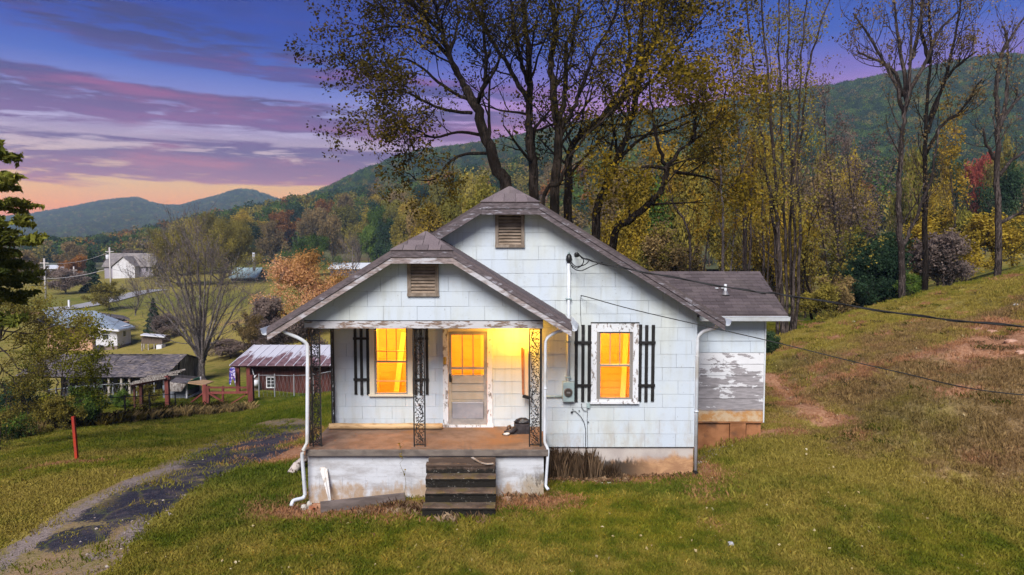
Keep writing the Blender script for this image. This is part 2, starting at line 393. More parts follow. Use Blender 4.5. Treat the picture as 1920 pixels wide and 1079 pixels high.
# ---------------------------------------------------------------- the white cottage
def siding(base, stain, stain_amt=.0, warm=(.50,.53,.52)):
    def fn(nt):
        p = nt.pos()
        c = nt.mix(nt.sm(nt.noise(nt.vmul(p, (1,1,.5)), 1.1, 4, .6), .35, .7), base+(1,), warm+(1,))
        streak = nt.noise(nt.vmul(p, (9,9,.7)), 1.0, 5, .6)
        c = nt.mix(nt.mul(nt.sm(streak, .48, .75), .38), c, (.36,.37,.33,1))
        lowd = nt.mul(nt.sm(nt.sep(p)[2], .75, 1.35, 1.0, 0.0), nt.sm(nt.noise(nt.vmul(p, (2.5,1,1)), 2.0, 5, .7), .42, .7))
        c = nt.mix(nt.mul(lowd, .45), c, (.34,.27,.20,1))
        grime = nt.noise(p, 3.2, 6, .65)
        c = nt.mix(nt.mul(nt.sm(grime, .52, .74), .30), c, (.36,.37,.33,1))
        r = nt.n('ShaderNodeObjectInfo').outputs['Random']
        k = nt.add(nt.mul(r, .06), .95)
        c = nt.mix(1.0, c, nt.comb(k, k, nt.add(nt.mul(r, .05), .955)), 'MULTIPLY')
        spot = nt.noise(p, 30, 2, .5)
        c = nt.mix(nt.mul(nt.sm(spot, .72, .76), .6), c, (.14,.13,.12,1))
        return c
    return fn
M_side = mat('painted siding shingle', siding((.475,.53,.60), None), .62, .25, 14, vec=(6,6,.6), bdist=.004)
M_sideback = mat('joint backing felt', (.30,.31,.32), .9)  # grey backing seen in the gaps between shingles
def peel(wood=(.17,.13,.11), paint=(.62,.62,.62), scale=5, lo=.48, hi=.54, vec=(1,1,4)):
    def fn(nt):
        p = nt.pos()
        wd = nt.mix(nt.sm(nt.noise(nt.vmul(p, vec), scale*2.5, 5, .6), .35, .65), wood+(1,), tuple(v*1.9 for v in wood)+(1,))
        n = nt.add(nt.mul(nt.noise(nt.vmul(p, vec), scale, 7, .68, .4), .8), nt.mul(nt.noise(p, 1.3, 3, .5), .2))
        return nt.mix(nt.sm(n, lo, hi), wd, paint+(1,))
    return fn
M_barge = mat('weathered fascia wood', peel((.065,.052,.056), (.29,.28,.32), 4, .54, .64), .8, .5, 20, vec=(1,1,3))
M_barge2 = mat('weathered fascia board pale', peel((.15,.12,.115), (.42,.41,.44), 3, .46, .58), .8, .5, 20)
M_beam = mat('peeling white beam', peel((.13,.09,.07), (.47,.46,.48), 4.5, .44, .50, (1.0,1.0,5)), .75, .6, 16, vec=(1,1,5))
M_casing = mat('peeling white casing', peel((.16,.14,.13), (.60,.61,.64), 7, .43, .47, (2,2,1)), .75, .6, 20)
M_casing_cream = mat('cream painted casing', peel((.25,.2,.15), (.62,.56,.45), 5, .30, .36, (2,2,1)), .7, .3, 20)
M_sash = mat('aluminium sash', (.26,.24,.22), .5, metal=.3)
M_vent = mat('bare vent wood', speck((.14,.105,.08), (.27,.22,.18), 9, .35, .65, (1,1,.4)), .85, .4, 30)
M_louver = mat('vent louver wood', speck((.17,.125,.09), (.28,.215,.165), 12, .35, .65, (.4,1,1)), .85, .3, 30)
M_dark = mat('dark interior', (.012,.011,.010), .9)
M_shutter = mat('black painted shutter', speck((.010,.009,.009), (.035,.03,.032), 9, .5, .7), .6, .3, 30)
M_iron = mat('black wrought iron', speck((.008,.008,.009), (.05,.028,.02), 14, .6, .75), .45, spec=.5)
M_white = mat('white gutter enamel', speck((.60,.63,.68), (.50,.52,.55), 3, .4, .7, c3=(.42,.40,.37)), .4, spec=.5)
M_grey = mat('grey meter enamel', speck((.30,.38,.38), (.24,.30,.31), 6, .4, .6), .5)
def roofing(c1, c2, c3):
    def fn(nt):
        p = nt.pos()
        c = nt.mix(nt.sm(nt.noise(p, 60, 3, .7), .35, .65), c1+(1,), c2+(1,))
        c = nt.mix(nt.mul(nt.sm(nt.noise(nt.vmul(p, (1,1,.6)), 1.3, 5, .65), .42, .7), .6), c, c3+(1,))
        k = nt.add(nt.mul(nt.n('ShaderNodeObjectInfo').outputs['Random'], .45), .78)
        return nt.mix(1.0, c, nt.comb(k, k, k), 'MULTIPLY')
    return fn
M_roof = mat('asphalt shingle', roofing((.060,.046,.050), (.105,.082,.086), (.13,.105,.10)), .9, .4, 70, bdist=.005)
M_roof2 = mat('hip shingle', roofing((.105,.082,.088), (.165,.13,.135), (.19,.155,.15)), .9, .4, 70, bdist=.005)
M_slab = mat('brown painted concrete', speck((.13,.085,.06), (.20,.135,.10), 4, .35, .65, c3=(.22,.11,.05), s3=.9), .75, .4, 30)
M_slabedge = mat('slab edge concrete', speck((.105,.085,.075), (.165,.135,.115), 5, .35, .65, (1,1,2)), .8, .5, 30)
def porchblock(nt):
    p = nt.pos(); x, y, z = nt.sep(p)
    c = nt.mix(nt.sm(nt.noise(nt.vmul(p, (.6,1,2)), 3, 6, .65), .42, .66), (.50,.51,.545,1), (.34,.33,.34,1))
    low = nt.add(nt.sm(z, .05, .55, 1.0, 0.0), nt.mul(nt.sub(nt.noise(nt.vmul(p, (2,1,1)), 2.2, 6, .7), .5), 2.4))
    c = nt.mix(nt.mul(nt.sm(low, .55, 1.15), .85), c, (.33,.215,.12,1))
    right = nt.mul(nt.sm(x, .0, .35), nt.sm(nt.add(low, nt.mul(nt.noise(p, 5, 5, .7), .6)), .55, .9))
    c = nt.mix(nt.mul(right, .7), c, (.30,.25,.18,1))
    blk = nt.mul(nt.sm(x, .0, .35), nt.sm(nt.noise(nt.vmul(p, (3,3,1.1)), 2.3, 5, .7), .52, .6))
    c = nt.mix(nt.mul(blk, nt.sm(z, .2, .6, .85, 0.0)), c, (.07,.055,.04,1))
    crack = nt.noise(nt.vmul(p, (5,5,8)), 1.6, 6, .7)
    return nt.mix(nt.mul(nt.sm(crack, .63, .67), .7), c, (.12,.10,.09,1))
M_pblock = mat('painted porch block', porchblock, .8, .5, 18, bdist=.012)
def foundation(nt):
    p = nt.pos(); x, y, z = nt.sep(p)
    c = nt.mix(nt.sm(nt.noise(p, 2.5, 5, .6), .35, .65), (.36,.31,.29,1), (.44,.39,.36,1))
    w_ = nt.noise(nt.vmul(p, (1.3,1,1)), 2.0, 5, .6, .5)
    low = nt.add(nt.sm(z, .05, .52, 1.0, 0.0), nt.mul(nt.sub(w_, .5), 1.6))
    c = nt.mix(nt.sm(low, .3, .75), c, (.36,.20,.105,1))
    c = nt.mix(nt.mul(nt.sm(x, 2.0, 3.2), nt.sm(low, .1, .5)), c, nt.mix(nt.sm(nt.noise(nt.vmul(p, (1,1,2.2)), 3.5, 6, .7, .8), .38, .62), (.30,.16,.085,1), (.44,.25,.13,1)))
    blk = nt.mul(nt.sm(x, 2.2, 3.0, 1.0, .0), nt.sm(nt.add(nt.noise(nt.vmul(p, (3.5,1,1.0)), 1.7, 6, .7), nt.sm(z, .0, .50, .26, -.16)), .47, .60))
    return nt.mix(nt.mul(blk, .93), c, (.032,.024,.018,1))
M_found = mat('stained foundation block', foundation, .85, .5, 22, bdist=.008)
def bareboard(nt):
    p = nt.pos(); x, y, z = nt.sep(p)
    c = nt.mix(nt.sm(nt.noise(p, 1.4, 4, .6), .4, .65), (.60,.60,.63,1), (.54,.53,.55,1))
    n = nt.add(nt.noise(nt.vmul(p, (1.2,1,3.2)), 2.1, 6, .66, .3), nt.sm(z, .7, 2.6, .17, -.07))
    g_ = nt.mix(nt.sm(nt.noise(nt.vmul(p, (.8,1,6)), 5, 4, .6), .3, .7), (.20,.185,.195,1), (.31,.285,.30,1))
    c = nt.mix(nt.sm(n, .54, .57), c, g_)
    rust = nt.add(nt.sm(z, .62, .98, 1.0, .0), nt.mul(nt.sub(nt.noise(p, 3, 5, .65), .5), .9))
    return nt.mix(nt.sm(rust, .45, .85), c, nt.mix(nt.sm(nt.noise(p, 4, 5, .7), .4, .6), (.40,.20,.07,1), (.46,.34,.22,1)))
M_bare = mat('paint-worn lap board', bareboard, .75, .3, 16, vec=(1,1,5), bdist=.006)
M_redblock = mat('clay stained block', speck((.21,.085,.035), (.33,.145,.065), 3, .35, .65, c3=(.12,.06,.035), s3=2.5), .9, .4, 20)
M_soffit = mat('soffit boards', speck((.30,.23,.17), (.42,.36,.30), 4, .4, .6, (1,1,1)), .8, .3, 20)
M_ceil = mat('porch ceiling', (.55,.48,.36), .7)

def clip(poly, a, b, c):
    """keep a*x + b*z <= c"""
    out = []
    for i in range(len(poly)):
        p, q = poly[i], poly[(i+1) % len(poly)]
        dp, dq = a*p[0]+b*p[1]-c, a*q[0]+b*q[1]-c
        if dp <= 0: out.append(p)
        if (dp < 0 < dq) or (dq < 0 < dp):
            t = dp/(dp-dq); out.append((p[0]+(q[0]-p[0])*t, p[1]+(q[1]-p[1])*t))
    return out
def parea(p): return abs(sum(p[i][0]*p[(i+1) % len(p)][1]-p[(i+1) % len(p)][0]*p[i][1] for i in range(len(p)))/2)
TILE = {}
def lay(parent, name, mat_, region, y, z0, ch, tw, x_off, rows, holes=(), skip=None, thick=.012, gap=.0022, jit=.012, lap=.006):
    """lay rectangular shingles over a convex region of the wall plane y, as single pieces"""
    xs = [p[0] for p in region]; x0, x1 = min(xs), max(xs); zt = max(p[1] for p in region)
    for r in range(rows):
        zb = z0 + r*ch
        if zb > zt: break
        xo = x_off + (r % 2)*tw*.5 + random.uniform(-.04, .04)
        k0 = math.floor((x0-xo)/tw)-1
        x = xo + k0*tw
        while x < x1:
            dxj = random.uniform(-jit, jit)*.3; rects = [(x+gap, x+tw-gap, zb+gap*.6+dxj*.4, zb+ch-gap*.6)]
            x += tw
            for hx0, hx1, hz0, hz1 in holes:
                nr = []
                for a, b, c, d in rects:
                    if b <= hx0 or a >= hx1 or d <= hz0 or c >= hz1: nr.append((a,b,c,d)); continue
                    if a < hx0: nr.append((a, hx0, c, d))
                    if b > hx1: nr.append((hx1, b, c, d))
                    if c < hz0: nr.append((max(a,hx0), min(b,hx1), c, hz0))
                    if d > hz1: nr.append((max(a,hx0), min(b,hx1), hz1, d))
                rects = nr
            for a, b, c, d in rects:
                poly = [(a,c),(b,c),(b,d),(a,d)]
                for i in range(len(region)):
                    p, q = region[i], region[(i+1) % len(region)]
                    nx, nz = (q[1]-p[1]), -(q[0]-p[0])
                    poly = clip(poly, nx, nz, nx*p[0]+nz*p[1])
                    if len(poly) < 3: break
                if len(poly) < 3 or parea(poly) < .002: continue
                if skip and skip(poly): continue
                mb = MB(); n = len(poly)
                o = min(0.004*random.random(), .004)
                fr = [(px_, y-thick-o-(lap if pz_ < zb+ch*.5 else 0), pz_) for px_, pz_ in poly]
                bk = [(px_, y, pz_) for px_, pz_ in poly]
                mb.idx(fr+bk, [tuple(range(n)), tuple(range(2*n-1, n-1, -1))]+[(i, i+n, (i+1) % n+n, (i+1) % n) for i in range(n)])
                mb.build(name, mat_, parent)

YG, YM, YB, YA = 12.3, 13.4, 13.75, 15.6            # porch gable, main wall, recessed wall, side wing
ZF = .895
house = thing('cottage', (0, YM, 0), 'white cottage with clipped gables, lit orange windows and a front porch', 'house')
SM, SPz = .62, .615
xm, zm = -.04, 5.74
xp, zp = -1.57, 4.83
xR = 3.64; xL = -3.66
rm = lambda x: zm - SM*abs(x-xm)
rp = lambda x: zp - SPz*abs(x-xp)
zfm = PZ(838, YM)                                     # bottom of the siding

# window and door openings
WIN = (PX(1107.7,YM), PX(1196,YM), PZ(756,YM), PZ(606,YM))
WPO = (PX(694,YB), PX(774,YB), PZ(742,YB), PZ(611,YB))
DOOR = (PX(831,YB), PX(923.5,YB), ZF, PZ(612,YB))
def wall(mb, x0, x1, z0, z1, y0, y1, hole):
    a, b, c, d = hole
    if a > x0: mb.box(x0, a, y0, y1, z0, z1)
    if b < x1: mb.box(b, x1, y0, y1, z0, z1)
    if c > z0: mb.box(a, b, y0, y1, z0, c)
    if d < z1: mb.box(a, b, y0, y1, d, z1)
xr0 = .58                                             # where the front wall steps back to the porch
bw = MB()
wall(bw, xr0, xR, zfm, 3.12, YM, YM+.12, (WIN[0]+.05, WIN[1]-.05, WIN[2]+.05, WIN[3]-.05))
zc_m = rm(.503)
bw.xz([(xL,3.125),(xR,3.125),(xR, rm(xR)-.09),(xm+.50, zc_m-.08),(xm-.50, zc_m-.08),(xL, rm(xL)-.09)], YM, YM+.12)
wall(bw, xL, -1.7, ZF-.3, 3.1, YB, YB+.12, (WPO[0]+.04, WPO[1]-.04, WPO[2]+.04, WPO[3]-.04))
wall(bw, -1.7, xr0-.002, ZF-.3, 3.1, YB, YB+.12, (DOOR[0]+.05, DOOR[1]-.05, DOOR[2], DOOR[3]-.05))
bw.box(xr0, xr0+.12, YM+.12, YB+.12, zfm, 3.1)
bw.box(xL, xL+.12, YB+.12, 22, ZF-.6, 3.1); bw.box(xR-.12, xR, YM+.12, 22, zfm, 3.12); bw.box(xL, xR, 22, 22.12, 0, 3.12)
bw.build('wall', M_sideback, house)
MB().box(xL, xL+.035, YM+.125, 22, 3.1, 3.4).build('side_frieze', M_side, house); MB().box(xR-.03, xR+.012, YM-.02, 22, zfm, 3.12).build('side_cladding', M_side, house)

mreg = [(xr0, zfm),(xR, zfm),(xR, rm(xR)-.11),(xm+.50, zc_m-.09),(xr0, zc_m-.09)]
VM = (PX(929,YM), PX(983,YM), PZ(464,YM), PZ(398,YM))
VP = (PX(766,YG), PX(824,YG), PZ(555,YG), PZ(485,YG))
right = [(xr0, zfm),(xR, zfm),(xR, rm(xR)-.10),(xr0, rm(xr0)-.10)]
lay(house, 'siding_shingle', M_side, right, YM, zfm, .2665, .61, .22, 20, holes=[(WIN[0]+.03, WIN[1]-.03, WIN[2]+.03, WIN[3]-.03)])
def hid(poly):
    return all(pz < rp(px)-.02 and px < 1.02 for px, pz in poly)
left = [(xL, 3.15),(xr0, 3.15),(xr0, rm(xr0)-.10),(xm+.5, zc_m-.09),(xm-.5, zc_m-.09),(xL, rm(xL)-.10)]
r0 = math.floor((3.15-zfm)/.2665)
lay(house, 'siding_shingle', M_side, left, YM, zfm+r0*.2665, .2665, .61, .22, 20, holes=[(VM[0]+.03,VM[1]-.03,VM[2]+.03,VM[3]-.03)], skip=hid)
back = [(xL, ZF),(xr0-.02, ZF),(xr0-.02, 3.09),(xL, 3.09)]
lay(house, 'siding_shingle', M_side, back, YB, ZF-.1, .2575, .61, -3.38, 12, holes=[(WPO[0]+.03,WPO[1]-.03,WPO[2]+.03,WPO[3]-.03),(DOOR[0]+.03,DOOR[1]-.03,0,DOOR[3]-.03),
    (DOOR[1]-.03, DOOR[1]+.0, 0, 4)])
# porch gable wall
xg0, xg1 = PX(573,YG), PX(1018,YG); zg0 = PZ(602,YG)
zc_p = rp(xp+.52)
greg = [(xg0, zg0),(xg1, zg0),(xg1, rp(xg1)-.09),(xp+.52, zc_p-.08),(xp-.52, zc_p-.08),(xg0, rp(xg0)-.09)]
MB().xz([(x*1.0, z-.003) for x, z in greg], YG, YG+.1).build('gable_wall', M_sideback, house)
lay(house, 'siding_shingle', M_side, greg, YG, zg0, .2665, .61, .1, 12, holes=[(VP[0]+.03,VP[1]-.03,VP[2]+.03,VP[3]-.03)])

# roofs
def roof(nm, xa, za, slope, xe0, xe1, y0, y1, xc, hipd, parent, thick=.05):
    zt = lambda x: za - slope*abs(x-xa)
    m = MB()
    for sgn, xe in ((1, xe1), (-1, xe0)):
        poly = [(xa, y0+hipd, za), (xa+sgn*xc, y0, zt(xa+sgn*xc)), (xe, y0, zt(xe)), (xe, y1, zt(xe)), (xa, y1, za)]
        m.slab(poly, (0, 0, -thick))
    hc = zt(xa+xc)
    m.build(nm, M_roof, parent)
    # hip face in single shingles
    h = MB(); h.slab([(xa-xc, y0-.012, hc-.004), (xa+xc, y0-.012, hc-.004), (xa, y0+hipd, za-.004)], (0, 0, -.03)); h.build('hip_deck', M_roof, parent)
    rows = 4
    for r in range(rows):
        t0, t1 = r/rows, (r+1)/rows
        wa, wb = xc*(1-t0)+.02, xc*(1-t1)+.02
        n = max(1, round(2*wa/.24)); o = .5 if r % 2 else 0
        cuts = [-wa] + [(-wa + (k+o)*2*wa/n) for k in range(n+1) if -wa+.04 < -wa + (k+o)*2*wa/n < wa-.04] + [wa]
        for a, b in zip(cuts[:-1], cuts[1:]):
            cl = lambda v, w_: max(-w_, min(w_, v))
            L = lambda v, t: (xa+v, y0-.03+(hipd+.03)*t, hc+(za-hc)*t + (.012+random.uniform(0,.003)) - t*.0)
            q = [L(a+.004, t0), L(b-.004, t0), L(cl(b-.004, wb), t1), L(cl(a+.004, wb), t1)]
            if q[2][0]-q[3][0] < .01: q = q[:3]
            MB().slab(q, (0, 0, -.014)).build('hip_shingle', M_roof2, parent)
    return hc
hm = roof('main_roof', xm, zm, SM, -4.08, 4.08, 13.0, 22.4, .543, .62, house)
hp = roof('porch_roof', xp, zp, SPz, PX(503,11.9), PX(1071,11.9), 11.9, 14.6, .53, .60, house)
# a cap of drip edge along the shingles and the barge boards beneath
def barge(xa, za, slope, xs, y0, hh, m1, m2, xc, ylist):
    zt = lambda x: za - slope*abs(x-xa)
    for xe in xs:
        sgn = 1 if xe > xa else -1
        t = .052
        poly = lambda top, hgt, xi: [(xi, zt(xi)-top), (xe, zt(xe)-top), (xe, zt(xe)-top-hgt), (xi, zt(xi)-top-hgt)]
        xi = xa+sgn*xc
        MB().xz(poly(t, hh*.42, xi), y0-.035, y0+.02).build('shingle_mould', m1, house)
        MB().xz(poly(t+hh*.42+.004, hh*.62, xi), y0-.015, y0+.03).build('barge_board', m2, house)
        # soffit between the board and the wall
        MB().slab([(xi, y0+.03, zt(xi)-t-.02), (xe, y0+.03, zt(xe)-t-.02), (xe, ylist, zt(xe)-t-.02), (xi, ylist, zt(xi)-t-.02)], (0,0,-.02)).build('soffit', M_soffit, house)
    h = zt(xa+xc)
    MB().box(xa-xc-.005, xa+xc+.005, y0-.037, y0+.02, h-.052-hh*.42, h-.03).build('shingle_mould', m1, house)
    MB().box(xa-xc-.02, xa+xc+.02, y0-.018, y0+.03, h-.056-hh*1.05, h-.056-hh*.42).build('barge_board', m2, house)
    MB().box(xa-xc, xa+xc, y0+.03, ylist, h-.09, h-.07).build('soffit', M_soffit, house)
barge(xm, zm, SM, (4.08,), 13.0, .17, M_barge, M_barge, .543, YM)
barge(xp, zp, SPz, (PX(503,11.9), PX(1071,11.9)), 11.9, .17, M_barge, M_barge2, .53, YG)
zt = rm
MB().xz([(xm-.543, zt(xm-.543)-.052), (-1.7, zt(-1.7)-.052), (-1.7, zt(-1.7)-.22), (xm-.543, zt(xm-.543)-.22)], 12.965, 13.03).build('barge_board', M_barge, house)
# porch ceiling, beam and side beam
MB().box(xg0+.02, xg1, YG+.13, YB-.02, 3.10, 3.13).build('porch_ceiling', M_ceil, house)
zb0 = PZ(616,YG)
bm = MB().box(xg0, xg1, YG-.035, YG+.13, zb0, zg0-.002).build('porch_beam', M_beam, house, bevel=.006)
MB().box(xg0, xg0+.12, YG+.131, YB+.0, zb0+.01, zg0-.01).build('side_beam', M_beam, house)
MB().xz([(xg0+.001, zg0-.01),(xg0+.05, zg0-.01),(xg0+.05, rp(xg0)-.08),(xg0+.001, rp(xg0)-.11)], YG+.11, YM+.4).build('gable_return', M_soffit, house)
# dark strip drawn as the shadow line under the gable siding
MB().box(xg0, xg1, YG-.03, YG-.002, zg0-.003, zg0+.012).build('dark_cap', M_dark, house)

# louvered attic vents
def vent(V, y, n):
    x0, x1, z0, z1 = V; f = .065; root = MB().box(x0, x1, y-.004, y+.02, z0, z1).build('vent', M_dark, house)
    MB().box(x0, x0+f, y-.045, y-.004, z0, z1).build('vent_stile', M_vent, root)
    MB().box(x1-f, x1, y-.045, y-.004, z0, z1).build('vent_stile', M_vent, root)
    MB().box(x0+f+.001, x1-f-.001, y-.043, y-.004, z1-f-.015, z1).build('vent_rail', M_vent, root)
    MB().box(x0-.005, x1+.005, y-.05, y-.004, z0-.005, z0+f*.75).build('vent_sill', M_vent, root)
    za, zb = z0+f*.8, z1-f-.02
    for i in range(n):
        z = za + (zb-za)*(i+.5)/n; h = (zb-za)/n
        MB().slab([(x0+f+.003, y-.04, z-h*.38),(x1-f-.003, y-.04, z-h*.38),(x1-f-.003, y-.008, z+h*.30),(x0+f+.003, y-.008, z+h*.30)], (0, .0, -.008)).build('louver', M_louver, root)
vent(VM, YM-.016, 9); vent(VP, YG-.016, 9)

# lit rooms, lamps, windows
def glassmat():
    m = bpy.data.materials.new('window glass'); m.use_nodes = True; nt = NT(m.node_tree); m.node_tree.nodes.clear()
    t = nt.n('ShaderNodeBsdfTransparent'); g_ = nt.n('ShaderNodeBsdfGlossy'); g_.inputs['Roughness'].default_value = .03
    mx = nt.n('ShaderNodeMixShader'); fr = nt.n('ShaderNodeFresnel'); fr.inputs[0].default_value = 1.45
    nt.put(mx.inputs[0], fr.outputs[0]); nt.put(mx.inputs[1], t.outputs[0]); nt.put(mx.inputs[2], g_.outputs[0])
    o = nt.n('ShaderNodeOutputMaterial'); nt.put(o.inputs[0], mx.outputs[0]); return m
M_glass = glassmat()
M_room = mat('room boards', speck((.82,.66,.34), (.74,.56,.28), 1.3, .35, .65), .8)
M_roomtrim = mat('room trim', (.86,.78,.52), .6)
M_roomfloor = mat('room floor', (.50,.26,.10), .6)
def glow(name, e, c):
    m = bpy.data.materials.new(name); m.use_nodes = True; b = m.node_tree.nodes['Principled BSDF']
    b.inputs['Base Color'].default_value = (.8,.6,.3,1); b.inputs['Emission Color'].default_value = c+(1,); b.inputs['Emission Strength'].default_value = e
    return m
M_bulb = glow('lit lamp bulb', 6, (1,.5,.08))
def room(x0, x1, y0, y1, z0, z1, doorx):
    m = MB(); m.box(x0, x1, y1, y1+.05, z0, z1); m.box(x0-.05, x0, y0, y1, z0, z1); m.box(x1, x1+.05, y0, y1, z0, z1); m.box(x0, x1, y0, y1, z1, z1+.05)
    r = m.build('room_wall', M_room, house)
    k = z0 + .14
    while k < z1-.1:
        MB().box(x0+.01, x1-.01, y1-.012, y1-.002, k, k+.15).build('wall_board', M_room, r); k += .165
    MB().box(x0, x1, y0, y1, z0-.05, z0).build('room_floor', M_roomfloor, house)
    t = MB(); t.box(doorx, doorx+.09, y1-.04, y1-.013, z0, z0+2.05); t.box(doorx+.8, doorx+.89, y1-.04, y1-.013, z0, z0+2.05); t.box(doorx+.09, doorx+.8, y1-.04, y1-.013, z0+1.95, z0+2.05)
    t.build('door_frame', M_roomtrim, r)
    MB().bar((doorx+.55, y1-.5, z0), (doorx+.7, y1-.06, z0+1.6), .12, .03).build('leaning_board', M_roomtrim, r)
def warm(name, loc, watt, size=.12, c=(1,.39,.03)):
    l = bpy.data.lights.new(name, 'POINT'); l.energy = watt; l.color = c; l.shadow_soft_size = size
    o = bpy.data.objects.new(name, l); link(o, house); o.location = Vector(loc) - house.location; return o
room(xr0+.2, xR-.14, YM+.13, YM+2.7, ZF, 3.2, 2.0)
room(xL+.2, -1.62, YB+.13, YB+2.6, ZF, 3.08, -3.3)
room(-1.52, xr0-.1, YB+.13, YB+2.4, ZF, 3.08, -.75)
RW = 105
warm('room_light', (2.2, YM+.9, 2.95), RW); warm('room_light', (-2.4, YB+.9, 2.9), RW); warm('room_light', (-.35, YB+.8, 2.9), RW*.8)

def sash(parent, x0, x1, z0, z1, y, cols, hb, fw=.035, depth=.03, extra=()):
    """one sash frame with its glazing bars and pane"""
    s_ = MB(); s_.box(x0, x0+fw, y, y+depth, z0, z1); s_.box(x1-fw, x1, y, y+depth, z0, z1)
    s_.box(x0+fw, x1-fw, y, y+depth, z0, z0+fw); s_.box(x0+fw, x1-fw, y, y+depth, z1-fw, z1)
    r = s_.build('sash', M_sash, parent)
    xs = [x0+fw+(x1-x0-2*fw)*k/cols for k in range(cols+1)]
    for x in xs[1:-1]: MB().box(x-.007, x+.007, y+.004, y+depth-.004, z0+fw, z1-fw).build('glazing_bar', M_sash, parent)
    zs = [z0+fw] + list(hb) + [z1-fw]
    for z in zs[1:-1]: MB().box(x0+fw, x1-fw, y+.002, y+depth-.006, z-.007, z+.007).build('glazing_bar', M_sash, parent)
    for a, b in zip(xs[:-1], xs[1:]):
        for c, d in zip(zs[:-1], zs[1:]):
            MB().face([(a,y+depth*.5,c),(b,y+depth*.5,c),(b,y+depth*.5,d),(a,y+depth*.5,d)]).build('pane', M_glass, parent)
def window(Wn, y, mcase, sx0, sx1, sz0, sz1, mid, cw_, bars_up, low_cols, low_bars, name='window'):
    x0, x1, z0, z1 = Wn
    root = MB().box(x0, x0+cw_, y-.045, y+.0, z0+.04, z1).build(name, mcase, house)
    MB().box(x1-cw_, x1, y-.045, y, z0+.04, z1).build('side_casing', mcase, root)
    MB().box(x0+cw_+.001, x1-cw_-.001, y-.043, y, sz1, z1-.001).build('head_casing', mcase, root)
    MB().box(x0-.01, x1+.01, y-.05, y+.02, z1, z1+.018).build('dark_cap', M_dark, root)
    MB().box(x0-.02, x1+.02, y-.075, y+.02, z0, z0+.04).build('sill', mcase, root)
    if sz0 > z0+.06: MB().box(x0+cw_+.001, x1-cw_-.001, y-.043, y, z0+.04, sz0).build('apron', mcase, root)
    MB().box(x0+cw_, sx0, y-.04, y+.05, sz0, sz1).build('jamb', M_sash, root)
    MB().box(sx1, x1-cw_, y-.04, y+.05, sz0, sz1).build('jamb', M_sash, root)
    sash(root, sx0, sx1, mid, sz1, y+.0, 3, bars_up)
    sash(root, sx0, sx1, sz0, mid+.03, y-.033, low_cols, low_bars)
    return root
window(WIN, YM-.016, M_casing, PX(1122,YM), PX(1183,YM), PZ(748,YM), PZ(622,YM), PZ(686,YM), PX(1118,YM)-PX(1107.7,YM), [], 1, [])
window(WPO, YB-.016, M_casing_cream, PX(704,YB), PX(765,YB), PZ(739,YB), PZ(613,YB), PZ(679,YB), PX(703,YB)-PX(694,YB), [PZ(658.6,YB)], 1, [PZ(714,YB)], 'window')

# storm door
dr = MB(); x0, x1, z0, z1 = DOOR; cwd = .105
dr = MB().box(x0, x0+cwd, YB-.06, YB+.02, z0, z1).build('door', M_casing, house)
MB().box(x1-cwd, x1, YB-.06, YB+.02, z0, z1).build('door_casing', M_casing, dr)
MB().box(x0+cwd, x1-cwd, YB-.058, YB+.02, z1-.10, z1).build('door_casing', M_casing_cream, dr)
MB().box(x0-.02, x1+.02, YB-.10, YB+.05, z0+.001, z0+.045).build('threshold', M_casing, dr)
M_door = mat('storm door metal', speck((.24,.22,.21), (.34,.31,.29), 6, .35, .65, c3=(.40,.33,.24)), .45, metal=.2)
M_door2 = mat('kick panel metal', speck((.26,.26,.29), (.34,.33,.36), 3, .35, .65), .4, metal=.3)
M_slat = mat('door jalousie glass', speck((.30,.25,.19), (.36,.30,.24), 3, .35, .65), .25, spec=.6)
lx0, lx1, lz0, lz1 = x0+cwd+.005, x1-cwd-.005, z0+.047, z1-.105
fw = .065
lf = MB(); lf.box(lx0, lx0+fw, YB-.05, YB-.015, lz0, lz1); lf.box(lx1-fw, lx1, YB-.05, YB-.015, lz0, lz1); lf.box(lx0+fw, lx1-fw, YB-.05, YB-.015, lz0, lz0+.12)
lf.box(lx0+fw, lx1-fw, YB-.05, YB-.015, lz1-fw, lz1)
leaf = lf.build('door_leaf', M_door, dr, bevel=.004)
zk0, zk1 = PZ(789,YB), PZ(753,YB); zg = PZ(703,YB); zmid = PZ(690,YB)
MB().box(lx0+fw, lx1-fw, YB-.048, YB-.02, zk1, zk1+.05).build('door_rail', M_door, dr)
MB().box(lx0+fw+.01, lx1-fw-.01, YB-.056, YB-.03, lz0+.125, zk1-.005).build('kick_panel', M_door2, dr, bevel=.006)
MB().box(lx0+fw*.5, lx1-fw*.5, YB-.022, YB-.012, lz0+.02, zg).build('light_stop_panel', M_door, dr)  # added panel, keeps room light from leaking between the slats
for k in range(3):
    a = zk1+.055 + (zg-zk1-.06)*k/3; b = zk1+.052 + (zg-zk1-.06)*(k+1)/3
    MB().slab([(lx0+fw, YB-.045, a),(lx1-fw, YB-.045, a),(lx1-fw, YB-.03, b-.008),(lx0+fw, YB-.03, b-.008)], (0,.008,0)).build('door_slat', M_slat, dr)
gx = [lx0+fw+(lx1-lx0-2*fw)*k/3 for k in range(4)]
for x in gx[1:-1]: MB().box(x-.011, x+.011, YB-.046, YB-.02, zg, lz1-fw).build('glazing_bar', M_door, dr)
MB().box(lx0+fw, lx1-fw, YB-.049, YB-.018, zmid-.022, zmid+.022).build('door_rail', M_door, dr)
for a, b in zip(gx[:-1], gx[1:]):
    for c, d in ((zg, zmid-.022), (zmid+.022, lz1-fw)):
        MB().face([(a,YB-.03,c),(b,YB-.03,c),(b,YB-.03,d),(a,YB-.03,d)]).build('pane', M_glass, dr)
hx, hz = lx0+.03, PZ(708,YB)
